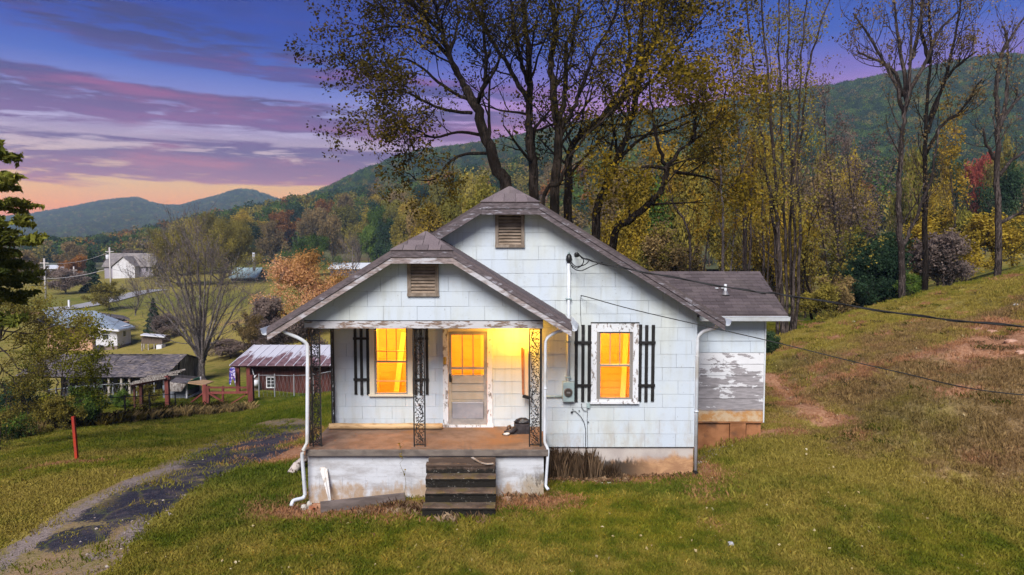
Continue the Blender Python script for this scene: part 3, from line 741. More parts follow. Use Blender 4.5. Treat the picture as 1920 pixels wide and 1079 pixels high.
MB().box(hx-.015, hx+.02, YB-.06, YB-.05, hz-.08, hz+.08).tube([(hx+.03,YB-.10,hz-.08),(hx+.03,YB-.10,hz+.05)], .01).build('handle', M_iron, dr)
mz = PZ(674,YB); mx_ = PX(834.5,YB)
MB().box(mx_-.03, mx_+.03, YB-.10, YB-.06, mz-.09, mz+.06).build('doorbell_box', mat('brass', (.5,.30,.06), .4, metal=.6), dr, bevel=.008)

# shutters: three black battens with two rungs
def shutter(xs, bw_, z0, z1, rungs, y):
    root = None
    for x in xs:
        o = MB().box(x-bw_/2, x+bw_/2, y-.035, y-.008, z0+random.uniform(-.01,.01), z1+random.uniform(-.01,.01)).build('shutter' if root is None else 'batten', M_shutter, house if root is None else root)
        root = root or o
    for z in rungs:
        MB().box(xs[0]-bw_*.7, xs[-1]+bw_*.7, y-.055, y-.035, z-.025, z+.025).build('rung', M_shutter, root)
for pxs in ((1080,1092.5,1104.3), (1199.3,1211,1223.3)):
    shutter([PX(v,YM) for v in pxs], .062, PZ(753,YM), PZ(609,YM), [PZ(642,YM), PZ(722,YM)], YM-.012)
for pxs in ((667.5,678.6,690.6), (780,789.5,801)):
    shutter([PX(v,YB) for v in pxs], .055, PZ(740,YB), PZ(606,YB), [PZ(634.5,YB), PZ(711,YB)], YB-.012)

# wrought iron porch posts with scrolling leaves
def scroll(mb, x0, x1, z0, z1, plane):
    """vine that snakes upward with curls and leaves between two uprights"""
    w_ = x1-x0; z = z0+.02; rs = random.Random(5)
    def pt(x, z): return (x, plane[1], z) if plane[0] == 'x' else (plane[1], x, z)
    ph = rs.random()*6
    n = int((z1-z0)/.02); vine = [(x0+w_/2+w_*.33*math.sin(ph+(z0+(z1-z0)*i/n)*11), z0+(z1-z0)*i/n) for i in range(n+1)]
    mb.tube([pt(*p) for p in vine], .0065, 5)
    z = z0
    k = 0
    while z < z1-.05:
        for sgn in (1, -1):
            i = min(n, int((z-z0)/(z1-z0)*n)); bx, bz = vine[i]
            r = w_*rs.uniform(.16,.26); cx = x0+w_/2+sgn*w_*.22; cz = bz+.04
            a0 = rs.random()*6; turn = rs.choice((-1,1))*rs.uniform(3.5,5)
            arc = [(min(x1-.004, max(x0+.004, cx+r*(1-.5*t/7)*math.cos(a0+turn*t/7))), cz+r*(1-.5*t/7)*math.sin(a0+turn*t/7)) for t in range(8)]
            mb.tube([pt(*p) for p in [(bx,bz)]+arc], .005, 4)
            for q in (arc[2], arc[5], arc[7]):
                a = rs.random()*6.3; L = rs.uniform(.018,.032); wd = L*.45
                tip = (q[0]+L*math.cos(a), q[1]+L*math.sin(a)); m_ = ((q[0]+tip[0])/2, (q[1]+tip[1])/2)
                nx, nz = -math.sin(a)*wd, math.cos(a)*wd
                P4 = [q, (m_[0]+nx, m_[1]+nz), tip, (m_[0]-nx, m_[1]-nz)]
                P4 = [(min(x1, max(x0, a_)), b_) for a_, b_ in P4]
                mb.slab([pt(*p) for p in P4], (0,.006,0) if plane[0] == 'x' else (.006,0,0))
        z += w_*.36; k += 1
def ironpost(panels, ext=None):
    root = None
    for pl, c, a, b in panels:
        for e in (a, b):
            m = MB(); q = .011
            if pl == 'x': m.box(e-q, e+q, c-q, c+q, ZF, zb0)
            else: m.box(c-q, c+q, e-q, e+q, ZF, zb0)
            o = m.build('porch_post' if root is None else 'upright', M_iron, house if root is None else root); root = root or o
        m = MB(); scroll(m, a, b, ZF+.04, zb0-.02, (pl, c)); m.build('scrollwork', M_iron, root)
        m = MB()
        for z in (ZF+.035, zb0-.02):
            if pl == 'x': m.box(a+q, b-q, c-.006, c+.006, z-.008, z+.008)
            else: m.box(c-.006, c+.006, a+q, b-q, z-.008, z+.008)
        m.build('crossbar', M_iron, root)
yq = YG+.04
ironpost([('x', yq, PX(585,yq), PX(600,yq)), ('y', PX(578,yq), yq+.02, yq+.22)])
ironpost([('x', yq, PX(775.5,yq), PX(796,yq))])
ironpost([('x', yq, PX(993,yq), PX(1013,yq)), ('y', PX(1015,yq), yq+.02, yq+.22)])
ironpost([('y', PX(624.5,YB-.1), YB-.22, YB-.04)])

# slab, porch walls, foundation
sx0, sx1 = PX(570,12.15), PX(1028,12.15)
ps = MB().box(sx0, sx1, 12.17, YB, ZF-.115, ZF).build('porch_floor', M_slab, house)
MB().box(sx0-.004, sx1+.004, 12.14, 12.168, ZF-.122, ZF+.001).build('slab_edge', M_slabedge, house, bevel=.012)
gb = -.35
def blocks(x0, x1, y, zs, bw_, mt, th=.18, name='foundation_block'):
    core = MB().box(x0+.004, x1-.004, y+.004, y+th, zs[0], zs[-1]-.004).build('mortar', mt, house)
    for r, (a, b) in enumerate(zip(zs[:-1], zs[1:])):
        x = x0 - (bw_/2 if r % 2 else 0)
        while x < x1-.01:
            xa, xb = max(x, x0), min(x+bw_, x1); x += bw_
            if xb-xa < .03: continue
            MB().box(xa+.0015, xb-.0015, y-random.uniform(0,.003), y+.02, a+.0008, b-.0008).build(name, mt, house)
pw0, pw1 = PX(574,12.25), PX(1020,12.25)
blocks(pw0, pw1, 12.25, [-.3, .12, .36, .575, ZF-.123], .42, M_pblock, .2)
MB().box(pw0+.01, pw0+.15, 12.46, YB, -1.0, ZF-.12).build('porch_side_wall', M_pblock, house)
MB().box(pw1-.15, pw1-.01, 12.46, YM+.02, -.5, ZF-.12).build('porch_side_wall', M_pblock, house)
fx0, fx1 = PX(1030,YM), PX(1303,YM)
blocks(fx0-.3, fx1, YM+.03, [-.35, .16, .34, zfm-.012], .41, M_found)
MB().box(fx0, fx1+.03, YM-.008, YM+.02, zfm-.012, zfm-.002).build('sill_strip', M_dark, house)
MB().box(fx1-.15, fx1, YM+.22, 22, -.6, zfm-.01).build('foundation_side', M_found, house)
MB().box(xL+.02, xL+.17, YB+.13, 22, -2.5, ZF-.2).build('foundation_side', M_found, house)

# side wing
ax0, ax1 = xR, PX(1432,YA); za0 = PZ(866.0,YA)
zab = PZ(790,YA)                                   # top of the clay stained plinth
aw = MB().box(ax0, ax1, YA, YA+.12, zab, 3.0).box(ax1-.12, ax1, YA+.12, 18.9, zab, 3.0).build('wing_wall', M_sideback, house)
wr = [(ax0+.02, zab),(ax1, zab),(ax1, 3.0),(ax0+.02, 3.0)]
hgt = (2.98-zab)/9.2
r = 0; z = zab
while z < 2.95:
    lo = r < 6
    lay(house, 'lap_board', M_bare if lo else M_side, [(ax0+.02, z+.001),(ax1-.01, z+.001),(ax1-.01, min(z+hgt,3.0)),(ax0+.02, min(z+hgt,3.0))], YA, z, hgt, 2.4 if lo else .95, ax0-.1, 1, thick=.016, lap=.014)
    z += hgt; r += 1
MB().box(ax1-.012, ax1+.018, YA-.05, YA+.04, zab-.02, 3.0).build('corner_board', M_white, house)
MB().box(ax0+.02, ax1-.0, YA-.04, YA, zab-.035, zab-.002).build('water_table', M_redblock, house)
for i, (a, b, o) in enumerate(((ax0+.05, PX(1370,YA), 0), (PX(1370,YA), PX(1400,YA), .05), (PX(1402,YA), ax1-.03, 0))):
    MB().box(a+.003, b-.003, YA+.02-o, YA+.2, -.2+.25*(i==1), zab-.04).build('plinth_block', M_redblock, house)
MB().box(ax1-.15, ax1-.03, YA+.21, 18.9, -.4, zab-.04).build('plinth_block', M_redblock, house)
ze, ye = 3.03, 15.22; sl_ = .5; yr = 16.98; zr = ze+sl_*(yr-ye); rx0, rx1 = 2.2, 6.17
rd = MB(); rd.slab([(rx0,ye,ze),(rx1,ye,ze),(rx1,yr,zr),(rx0,yr,zr)], (0,0,-.05)); rd.slab([(rx0,yr,zr),(rx1,yr,zr),(rx1,19.1,zr-sl_*(19.1-yr)),(rx0,19.1,zr-sl_*(19.1-yr))], (0,0,-.05))
rd.build('wing_roof', M_roof, house)
MB().xz([(rx1-.4,3.0),(rx1-.38,3.0)], ye, ye+.02) if 0 else None
MB().slab([(ax1-.02, YA, 3.0),(ax1-.02, 18.9, 3.0),(ax1-.02, yr, 3.0+(yr-YA)*sl_)], (-.08,0,0)).build('wing_gable', M_side, house)
NR = 14; L = math.hypot(yr-ye, zr-ze)
proto = {}
for r in range(NR):
    t0, t1 = r/NR, (r+1)/NR
    x = 3.2 + (.15 if r % 2 else 0); 
    while x < rx1:
        a, b = x, min(x+.305, rx1); x += .305
        y0, y1 = ye+(yr-ye)*t0-.01, ye+(yr-ye)*t1
        wd = round(b-a, 3)
        if wd < .03: continue
        if wd not in proto:
            dyy, dzz = (yr-ye)/NR+.02, (zr-ze)/NR
            proto[wd] = MB().slab([(.003,0,.016),(wd-.003,0,.016),(wd-.003,dyy,.016+dzz-.011),(.003,dyy,.016+dzz-.011)], (0,0,-.015)).mesh('roof_shingle', M_roof)
        o = bpy.data.objects.new('roof_shingle', proto[wd]); link(o, house)
        o.location = Vector((a, y0, ze+(zr-ze)*t0 + .004 + random.uniform(0,.003))) - house.location
x = 3.2
while x < rx1-.02:
    MB().slab([(x+.004,yr-.09,zr-.022),(min(x+.3,rx1)-.004,yr-.09,zr-.022),(min(x+.3,rx1)-.004,yr+.0,zr+.026),(x+.004,yr+.0,zr+.026)], (0,0,-.012)).build('ridge_shingle', M_roof, house); x += .3
# vent pipe on the wing roof
vx, vy = PX(1357,16.0), 16.0; vz = ze+sl_*(vy-ye)
vp = MB().lathe((vx,vy,vz-.05), [(.035,0),(.035,.30),(.028,.305),(.028,.25)], 12).build('vent_pipe', M_white, house)
MB().lathe((vx,vy,vz+.0), [(.11,0),(.07,.035),(.045,.09),(.036,.10)], 14).build('pipe_flashing', mat('lead flashing', (.22,.21,.22), .5, metal=.5), vp)
for px_ in (1340, 1351): MB().box(PX(px_,16.25)-.035, PX(px_,16.25)+.035, 16.2, 16.26, ze+sl_*(16.23-ye)+.022, ze+sl_*(16.23-ye)+.04).build('roof_patch', M_white, house)

# gutters and downspouts
def gutter(pts3, parent=house):
    """open trough along two points, x section facing out"""
    (p, q) = pts3; p = Vector(p); q = Vector(q); d = (q-p).normalized(); out = Vector((d.y, -d.x, 0)); up = Vector((0,0,1))
    prof = [(0,.0),(0,-.10),(.035,-.115),(.085,-.10),(.10,-.055),(.115,-.01),(.125,.0),(.118,.0),(.095,-.05),(.08,-.09),(.035,-.105),(.006,-.09),(.006,0)]
    n = len(prof); V = [c + out*a + up*b for c in (p, q) for a, b in prof]
    F = [(i, (i+1) % n, (i+1) % n+n, i+n) for i in range(n)] + [(1,2,3,4,8,9,10,11), tuple(v+n for v in (11,10,9,8,4,3,2,1))]
    m = MB(); m.idx(V, F); return m.build('gutter', M_white, parent)
gutter(((4.09, 13.0, rm(4.08)-.03), (4.09, 22.3, rm(4.08)-.03)))
xpe = PX(503,11.9)
gutter(((xpe-.01, 14.6, rp(xpe)-.03), (xpe-.01, 11.9, rp(xpe)-.03)))
gutter(((4.2, ye-.01, ze-.03), (rx1+.02, ye-.01, ze-.03)))
MB().box(4.2, rx1, ye+.01, YA, ze-.075, ze-.06).build('soffit', M_white, house)
xre = PX(1071,11.9)
gutter(((xre+.01, 11.9, rp(xre)-.03), (xre+.01, 13.37, rp(xre)-.03)))
def spout(pts_, r=.034, bands=()):
    # round the corners
    P_ = [Vector(p) for p in pts_]; out = [P_[0]]
    for i in range(1, len(P_)-1):
        a, b, c = P_[i-1], P_[i], P_[i+1]; k = min(.09, (b-a).length*.4, (c-b).length*.4)
        s0 = b+(a-b).normalized()*k; s1 = b+(c-b).normalized()*k
        for t in (0,.25,.5,.75,1): out.append(s0*(1-t)**2 + b*2*t*(1-t) + s1*t**2)
    out.append(P_[-1])
    m = MB(); m.tube(out, r, 10); o = m.build('downspout', M_white, house)
    for z in bands: 
        q = min(out, key=lambda v: abs(v.z-z)); MB().lathe((q.x,q.y,z-.012), [(r+.006,0),(r+.006,.024)], 12).build('pipe_strap', M_white, o)
yd = 12.08
spout([(PX(530,11.98),11.98,PZ(612,11.98)), P(531,622,11.98), P(560,634,yd), P(577,645,12.15), P(576,832,12.08), P(566,848,12.02), P(572,928,12.12), P(569,934,12.1), P(549,939,11.95), P(546,949,11.9)], .033, (2.2,))
spout([P(1068,606,12.1), P(1067,617,12.1), P(1040,624,12.2), P(1023,636,12.22), P(1021,830,12.22), P(1028,843,12.18), P(1023,912,12.2), P(1028,918,12.1)], .027, (2.0,))
spout([P(1346,600,13.2), P(1345,614,13.2), P(1318,622,13.35), P(1308,632,13.38), P(1304,882,13.36)], .036, (2.4, 1.3))
blk = P(1304,885,13.36); MB().box(blk[0]-.05, blk[0]+.04, 13.30, 13.4, -.12, .09).build('drain_boot', M_dark, house)

# electric service: mast, weather head, meter
px_m = PX(1065,YM)
ms = MB().tube([(px_m,YM-.07,PZ(482,YM)), (px_m,YM-.07,PZ(714,YM))], .034, 12).build('service_mast', M_white, house)
wh = MB().lathe((px_m,YM-.09,PZ(492,YM)), [(.045,0),(.06,.05),(.055,.12),(.03,.16)], 12).build('weather_head', M_iron, ms)
MB().lathe((px_m,YM-.07,PZ(478,YM)), [(.018,0),(.022,.05),(.012,.06)], 8).build('mast_cap', M_grey, ms)
for z in (PZ(560,YM), PZ(640,YM), PZ(706,YM)): MB().box(px_m-.055, px_m+.055, YM-.11, YM-.02, z-.012, z+.012).build('pipe_strap', M_grey, ms)
mtx0, mtx1, mtz0, mtz1 = PX(1054.5,YM), PX(1076,YM), PZ(751,YM), PZ(714,YM)
mt = MB().box(mtx0, mtx1, YM-.15, YM-.02, mtz0, mtz1).build('meter_box', M_grey, house, bevel=.01)
mcx, mcz = PX(1064.5,YM), PZ(733,YM)
m = MB(); ring = [(mcx+.085*math.cos(t*math.pi/10), mcz+.085*math.sin(t*math.pi/10)) for t in range(20)]
m.xz(ring, YM-.165, YM-.15); m.build('meter_ring', mat('meter ring steel', (.16,.12,.11), .4, metal=.6), mt)
m = MB(); ring = [(mcx+.068*math.cos(t*math.pi/10), mcz+.068*math.sin(t*math.pi/10)) for t in range(20)]
m.xz(ring, YM-.20, YM-.165); dial = m.build('meter_dome', mat('meter dome', (.055,.045,.045), .15, spec=.7), mt)
MB().box(mcx-.035, mcx+.035, YM-.203, YM-.20, mcz-.012, mcz+.02).build('meter_dial', mat('meter plate', (.16,.15,.15), .4), mt)
MB().tube([(PX(1018,YM),YM-.05,PZ(743,YM)), (mtx0,YM-.05,PZ(743,YM))], .022, 8).build('conduit', M_grey, mt)
# loose wires on the wall
M_wire = mat('black cable', (.012,.012,.013), .5)
def wires(pl, r, name='wire', parent=house, k=5): return MB().tube(pl, r, k).build(name, M_wire, parent)
wires([P(1073,772,YM-.04), P(1078,771,YM-.05), P(1088,780,YM-.05), P(1095,792,YM-.05), P(1098,805,YM-.05), P(1098,843,YM-.04)], .006)
wires([P(1090,757,YM-.04), P(1091,766,YM-.05), P(1096,771,YM-.05), P(1101,771,YM-.05)], .006)
wires([P(1088,557,YM-.04), P(1089,600,YM-.04), P(1090,612,YM-.04)], .004)
wires([P(1103,757,YM-.04), P(1101,785,YM-.03), P(1102,842,YM-.03)], .004)
MB().box(PX(1100,YM), PX(1106,YM), YM-.07, YM-.02, PZ(764,YM), PZ(756,YM)).build('junction_box', M_grey, house)
for px_, py_, s_ in ((1072,773,.022),(1086,770,.014),(1103,791,.014),(1074,767,.012)):
    MB().lathe((PX(px_,YM), YM-.05, PZ(py_,YM)), [(s_,0),(s_,s_)], 6).build('hook', M_wire, house)
MB().xz([(PX(1060,YM), PZ(602,YM)), (PX(1083,YM), PZ(606,YM)), (PX(1064,YM), PZ(596,YM))], YM-.25, YM-.02).build('roof_corner', M_roof, house)

# porch lamp over the recess
lx = PX(962,13.3)
lb = MB().lathe((lx,13.3,3.04), [(.07,0.0),(.07,.06)], 16).build('porch_lamp', M_white, house)
MB().lathe((lx,13.3,2.965), [(.01,0),(.045,.02),(.05,.05),(.03,.075)], 12).build('bulb', M_bulb, lb)
pl_ = warm('porch_light', (lx+.05, 13.3, 2.88), 46, .08, (1,.48,.04))
# ---------------------------------------------------------------- driveway
def drivecol(nt):
    p = nt.pos(); a = nt.attr('asphalt'); g_ = nt.attr('gravel'); gr = nt.attr('grassy')
    n = nt.noise(p, 1.6, 6, .65); f = nt.noise(p, 16, 5, .75); vor = nt.n('ShaderNodeTexVoronoi'); nt.put(vor.inputs['Vector'], p); vor.inputs['Scale'].default_value = 24
    base = nt.mix(nt.sm(n, .35, .65), (.17,.135,.05,1), (.22,.14,.08,1))
    base = nt.mix(nt.sm(f, .45, .7), base, (.30,.20,.12,1))
    green = nt.mix(nt.sm(f, .3, .7), (.07,.095,.015,1), (.14,.15,.03,1))
    base = nt.mix(nt.sm(nt.add(gr, nt.mul(nt.sub(n, .5), 2.2)), .5, .8), base, green)
    grav = nt.mix(nt.sm(vor.outputs['Distance'], .05, .6), (.11,.085,.075,1), (.26,.205,.185,1))
    grav = nt.mix(nt.sm(f, .35, .75), grav, (.15,.115,.10,1))
    c = nt.mix(nt.sm(nt.add(g_, nt.mul(nt.sub(nt.add(nt.mul(n,.6), nt.mul(f,.4)), .5), 3.0)), .50, .66), base, grav)
    asp = nt.mix(nt.sm(f, .35, .75), (.012,.012,.018,1), (.038,.036,.050,1))
    asp = nt.mix(nt.mul(nt.sm(nt.noise(p, 3.1, 5, .7), .50, .70), .8), asp, (.085,.06,.062,1))
    asp = nt.mix(nt.sm(nt.noise(p, 45, 2, .5), .68, .74), asp, (.24,.24,.30,1))
    ve = nt.n('ShaderNodeTexVoronoi', feature='DISTANCE_TO_EDGE'); nt.put(ve.inputs['Vector'], nt.vmul(nt.n('ShaderNodeVectorMath').outputs[0] if False else p, (1,1,0))); ve.inputs['Scale'].default_value = .9; ve.inputs['Randomness'].default_value = 1.0
    crk = nt.sm(nt.add(ve.outputs['Distance'], nt.add(nt.mul(nt.sub(f, .5), .22), nt.mul(nt.sub(n, .5), .12))), .0, .05, 1.0, 0.0)
    asp = nt.mix(nt.mul(crk, .7), asp, nt.mix(nt.sm(n, .45, .6), (.10,.075,.035,1), (.085,.10,.02,1)))
    asp = nt.mix(nt.mul(nt.sm(nt.noise(p, 1.1, 6, .7), .48, .66), .65), asp, (.12,.095,.085,1))
    c = nt.mix(nt.sm(nt.add(a, nt.mul(nt.sub(nt.add(nt.mul(n,.62), nt.mul(f,.38)), .5), 2.4)), .36, .43), c, asp)
    return c
M_drive = mat('broken asphalt and gravel', drivecol, lambda nt: nt.m('SUBTRACT', .9, nt.mul(nt.attr('asphalt'), .25)), .8, 22, spec=.25, bdist=.03)
DL = [(-75,1079),(-40,1045),(95,965),(190,913),(285,868),(370,830),(435,806),(500,791),(565,786)]
DR = [(238,1079),(292,1020),(352,955),(420,905),(500,872),(548,846),(585,826),(600,810),(607,801)]
GL = [G(*p) for p in DL]; GR = [G(*p) for p in DR]
# carry the drive on past the bottom edge of the view
GL = [(GL[0][0]-2.0, GL[0][1]-6, 0), (GL[0][0]-.7, GL[0][1]-2, 0)] + GL; GR = [(GR[0][0]-1.6, GR[0][1]-6, 0), (GR[0][0]-.6, GR[0][1]-2, 0)] + GR
def cum(a): 
    a = np.array(a)[:, :2]; d = np.r_[0, np.cumsum(np.hypot(*np.diff(a, axis=0).T))]; return a, d/d[-1]
aL, _ = cum(GL); aR, _ = cum(GR); k = np.linspace(0, 1, len(aL))
ns, nt_ = 420, 90
Ss = np.linspace(0, 1, ns)
def cr(a, s):
    s = s*(len(a)-1); i = np.clip(s.astype(int), 0, len(a)-2); f = (s-i)[:,None]
    p0 = a[np.clip(i-1,0,len(a)-1)]; p1 = a[i]; p2 = a[i+1]; p3 = a[np.clip(i+2,0,len(a)-1)]
    return .5*((2*p1)+(-p0+p2)*f+(2*p0-5*p1+4*p2-p3)*f*f+(-p0+3*p1-3*p2+p3)*f**3)
cl, crr = cr(aL, Ss), cr(aR, Ss)
T = np.linspace(0, 1, nt_)
XY = cl[:,None]*(1-T[None,:,None]) + crr[:,None]*T[None,:,None]
x, y = XY[...,0], XY[...,1]; edge = np.minimum(T, 1-T)[None]*np.hypot(*(crr-cl).T)[:,None]
nz_ = fbm(x, y, 1.1, 40); z = gz(x, y)
lift = .022 - .12*(1-sstep(edge, .0, .16 + .85*nz_*nz_)) 
z = z + lift + (fbm(x, y, 6, 12, 2)-.5)*.018
V = np.stack([x, y, z], -1).reshape(-1, 3); I = np.arange(ns*nt_).reshape(ns, nt_)
F = np.stack([I[:-1,:-1], I[:-1,1:], I[1:,1:], I[1:,:-1]], -1).reshape(-1, 4)
me = mesh_np('driveway', V, F, M_drive, smooth=True)
s_i = (Ss*(len(aL)-1)-2)[:,None] + 0*T[None]; t_ = T[None] + 0*s_i     # 0 = bottom edge of view, 8 = far end
def gb_(s0, t0, rs, rt, a=1.0): return a*np.exp(-(((s_i-s0)/rs)**2 + ((t_-t0)/rt)**2))
asph = np.maximum.reduce([gb_(2.35,.62,.85,.34,1.2), gb_(3.45,.66,.5,.32,1.0), gb_(4.35,.62,.65,.36,1.15), gb_(5.2,.72,1.0,.36,1.25), gb_(5.8,.6,.7,.2,.9), gb_(1.2,.50,.4,.2,.9), gb_(3.4,.88,2.2,.09,.75), gb_(6.9,.6,.8,.2,.62),
                          gb_(6.0,.9,.6,.12,.9), gb_(4.5,.9,.9,.07,.8), gb_(3.2,.93,.5,.06,.6), gb_(1.3,.95,.4,.05,.5)])
grav = np.maximum(np.exp(-((t_-.17-.03*s_i)/.15)**2)*(1-sstep(s_i, 5.0, 7.0))*(.85), gb_(1.6,.86,.9,.15,1.0))
grav = np.maximum(grav, gb_(7.2,.4,1,.5,.6)); grav = np.maximum(grav, gb_(.3,.75,.7,.2,.6))
grs = np.maximum.reduce([gb_(1.7,.40,.5,.12,.6), gb_(.9,.62,.5,.2,.6), gb_(2.9,.42,.4,.12,.4), gb_(4.0,.35,.5,.1,.4), gb_(5.9,.3,.5,.2,.4), gb_(6.6,.75,.5,.2,.5)])
for n, v in (('asphalt', asph), ('gravel', grav), ('grassy', grs)):
    a = me.attributes.new(n, 'FLOAT', 'POINT'); a.data.foreach_set('value', v.ravel().astype(np.float32))
tag(obj('driveway', me), kind='structure')
DRIVE_XY = XY

# ---------------------------------------------------------------- porch steps and things on the porch
def stepcol(nt):
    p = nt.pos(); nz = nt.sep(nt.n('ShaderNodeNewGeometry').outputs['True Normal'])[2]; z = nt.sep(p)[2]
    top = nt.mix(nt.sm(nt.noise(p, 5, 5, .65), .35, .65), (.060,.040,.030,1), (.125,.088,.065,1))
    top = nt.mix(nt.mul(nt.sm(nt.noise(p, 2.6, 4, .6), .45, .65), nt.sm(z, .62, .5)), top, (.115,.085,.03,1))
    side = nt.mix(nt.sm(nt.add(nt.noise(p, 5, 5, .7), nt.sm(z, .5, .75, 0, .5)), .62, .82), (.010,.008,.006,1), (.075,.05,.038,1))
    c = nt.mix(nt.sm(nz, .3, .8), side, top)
    n2 = nt.add(nt.noise(nt.vmul(p, (1,1,1.6)), 26, 4, .75), nt.mul(nt.sm(nt.noise(p, 3, 3), .4, .6), .08))
    return nt.mix(nt.mul(nt.sm(n2, .70, .74), .7), c, (.42,.39,.35,1))
M_step = mat('mossy step concrete', stepcol, .9, .8, 22, bdist=.012)
tops = [(.70, 11.93, 797, 928), (.525, 11.70, 796, 929), (.35, 11.47, 795, 929), (.175, 11.25, 789, 928)]
st = thing('porch_steps', (PX(862,11.7), 11.7, 0), 'mossy blackened concrete steps up to the porch', 'steps')
MB().box(PX(803,12.1), PX(929,12.1), 12.03, 12.135, .3, ZF-.13).build('riser', M_step, st)
prevy = 12.03
for zt_, yf, a, b in tops:
    x0, x1 = PX(a, yf), PX(b, yf)
    m = MB(); n = 14; m.box(x0, x1, yf+.02, prevy+.0, zt_-.175, zt_-.03)
    top = [(x0 + (x1-x0)*i/n, yf + random.uniform(-.008,.01)) for i in range(n+1)]
    m2 = MB()
    fr = [(x, y, zt_-.045) for x, y in top] + [(x, y-.004, zt_-.012+random.uniform(-.004,.004)) for x, y in top] + [(x, y+.02, zt_+random.uniform(-.005,.004)) for x, y in top] + [(x, prevy+.03, zt_+random.uniform(-.004,.006)) for x, y in top]
    F_ = []
    for r_ in range(3):
        for i in range(n): q = r_*(n+1)+i; F_.append((q, q+1, q+n+2, q+n+1))
    m2.idx(fr, F_); k0 = 0
    m2.box(x0+.001, x1-.001, yf+.021, prevy+.02, zt_-.05, zt_-.012)
    o = m.build('step', M_step, st); m2.build('tread', M_step, o)
    prevy = yf
rf = MB(); rf.box(PX(795,11.4)-.0, PX(802,11.4), 11.3, 12.1, -.2, .12); rf.build('stringer', M_step, st)
M_oldwood = mat('grey driftwood', speck((.20,.16,.13), (.38,.34,.31), 6, .35, .65, (1,1,.4)), .85, .4, 30)
M_cream = mat('cream painted pole', speck((.40,.26,.13), (.50,.34,.18), 2, .35, .65, (1,3,3), c3=(.30,.18,.08), s3=6), .6)
lp = MB(); xa, xb = PX(616,YB-.25), PX(829,YB-.25); lz = ZF+.065
lp.tube([(xa+(xb-xa)*t/10, YB-.25+.01*math.sin(t), lz+.004*math.sin(t*2)) for t in range(11)], .06, 14)
tag(lp.build('porch_pole', M_cream), 'long cream pole lying along the porch wall under the window', 'pole')
# strip of trim curled over the top step
cs = MB(); pts_ = [P(885,859,12.05), P(893,864,11.98), P(902,869,11.92), P(913,871.5,11.90), P(925,870.5,11.92)]
for a, b in zip(pts_[:-1], pts_[1:]): cs.bar((a[0],a[1],a[2]+.01), (b[0],b[1],b[2]+.01), .045, .012)
tag(cs.build('wood_strip', M_oldwood), 'curled grey wood strip lying over the top step', 'wood strip')
# plank leaning on the porch wall
a = P(612,944,11.98); b = P(606,880,12.2)
pk = MB(); pk.slab([(b[0]-.065,b[1],b[2]+.02),(b[0]+.005,b[1],b[2]+.04),(b[0]+.075,b[1],b[2]-.0),(a[0]+.085,a[1],a[2]-.0),(a[0]+.05,a[1],a[2]-.06),(a[0]+.03,a[1],a[2]+.10)], (0,.03,0))
tag(pk.build('leaning_plank', mat('peeling white plank', peel((.30,.26,.22), (.60,.57,.55), 6, .45, .50, (2,1,.7)), .8, .4, 20)), 'peeling white plank leaning on the left porch wall', 'plank')
ob = MB(); q0, q1 = P(601,957,11.72), P(760,938,12.05)
ob.bar((q0[0],q0[1],.0),(q1[0],q1[1],.04), .06, .18); ob2 = ob.build('edging_board', mat('grey edging board', speck((.10,.078,.07), (.17,.135,.125), 4, .35, .65, (.5,1,2)), .85, .4, 20))
tag(ob2, 'long grey board on edge in the dirt before the porch wall', 'board')
M_brick = mat('broken brick', speck((.28,.085,.035), (.40,.22,.13), 9, .35, .65), .85, .4, 30)
M_chunk = mat('pale rubble', speck((.36,.33,.29), (.50,.47,.43), 9, .35, .65), .9, .5, 30)
def rock(name, loc, s, mt, label, cat, group=None, seed=0, flat=.6):
    rs = random.Random(seed); m = MB(); V = []; nlat, nlon = 5, 8
    c = Vector(loc)
    for i in range(nlat+1):
        for j in range(nlon):
            th = math.pi*i/nlat; ph = 2*math.pi*j/nlon; rr = 1 + (rs.random()-.5)*.38
            V.append(c + Vector((s[0]*math.sin(th)*math.cos(ph)*rr, s[1]*math.sin(th)*math.sin(ph)*rr, s[2]*(math.cos(th)*rr))))
    F_ = [(i*nlon+j, i*nlon+(j+1) % nlon, (i+1)*nlon+(j+1) % nlon, (i+1)*nlon+j) for i in range(nlat) for j in range(nlon)]
    m.idx(V, [tuple(reversed(f)) for f in F_]); return tag(m.build(name, mt), label, cat, group)
def at(px, py, d, up=0): x, y, z = S(px, py, d); return (x, y, z+up)
for i, (px_, py_, d_, s_, lab, mt) in enumerate([
    (586,948,11.95,(.07,.05,.035),'flat red brick at the foot of the leaning plank',M_brick),
    (596,945,12.05,(.09,.05,.04),'larger broken red brick just right of the flat one by the plank',M_brick)]):
    x, y, z = at(px_, py_, d_); m = MB(); m.bar((x-s_[0],y,z+.04),(x+s_[0],y+.03,z+.03), s_[1]*1.6, s_[2]*1.6); tag(m.build('brick', mt, bevel=.006), lab, 'brick')
rock('rubble_chunk', at(570,945,12.0,.03), (.07,.06,.06), M_chunk, 'pale rubble chunk beside the left downspout foot', 'rubble', seed=1)
rock('rubble_chunk', at(579,940,12.05,.06), (.05,.05,.07), M_chunk, 'upright pale rubble lump at the left corner of the porch wall', 'rubble', seed=2)
rock('stone', at(707,929,12.1,.03), (.05,.04,.045), mat('dark stone', (.10,.09,.075), .9), 'dark round stone against the porch wall', 'stone', seed=3)
rock('stone', at(701,934,12.0,.02), (.022,.02,.016), M_chunk, 'tiny white stone beside the dark round stone', 'stone', seed=4)
rock('stone', at(950,934,12.0,.03), (.10,.06,.05), mat('clay stone', (.30,.19,.13), .9), 'flat clay coloured stone right of the porch steps', 'stone', seed=5)
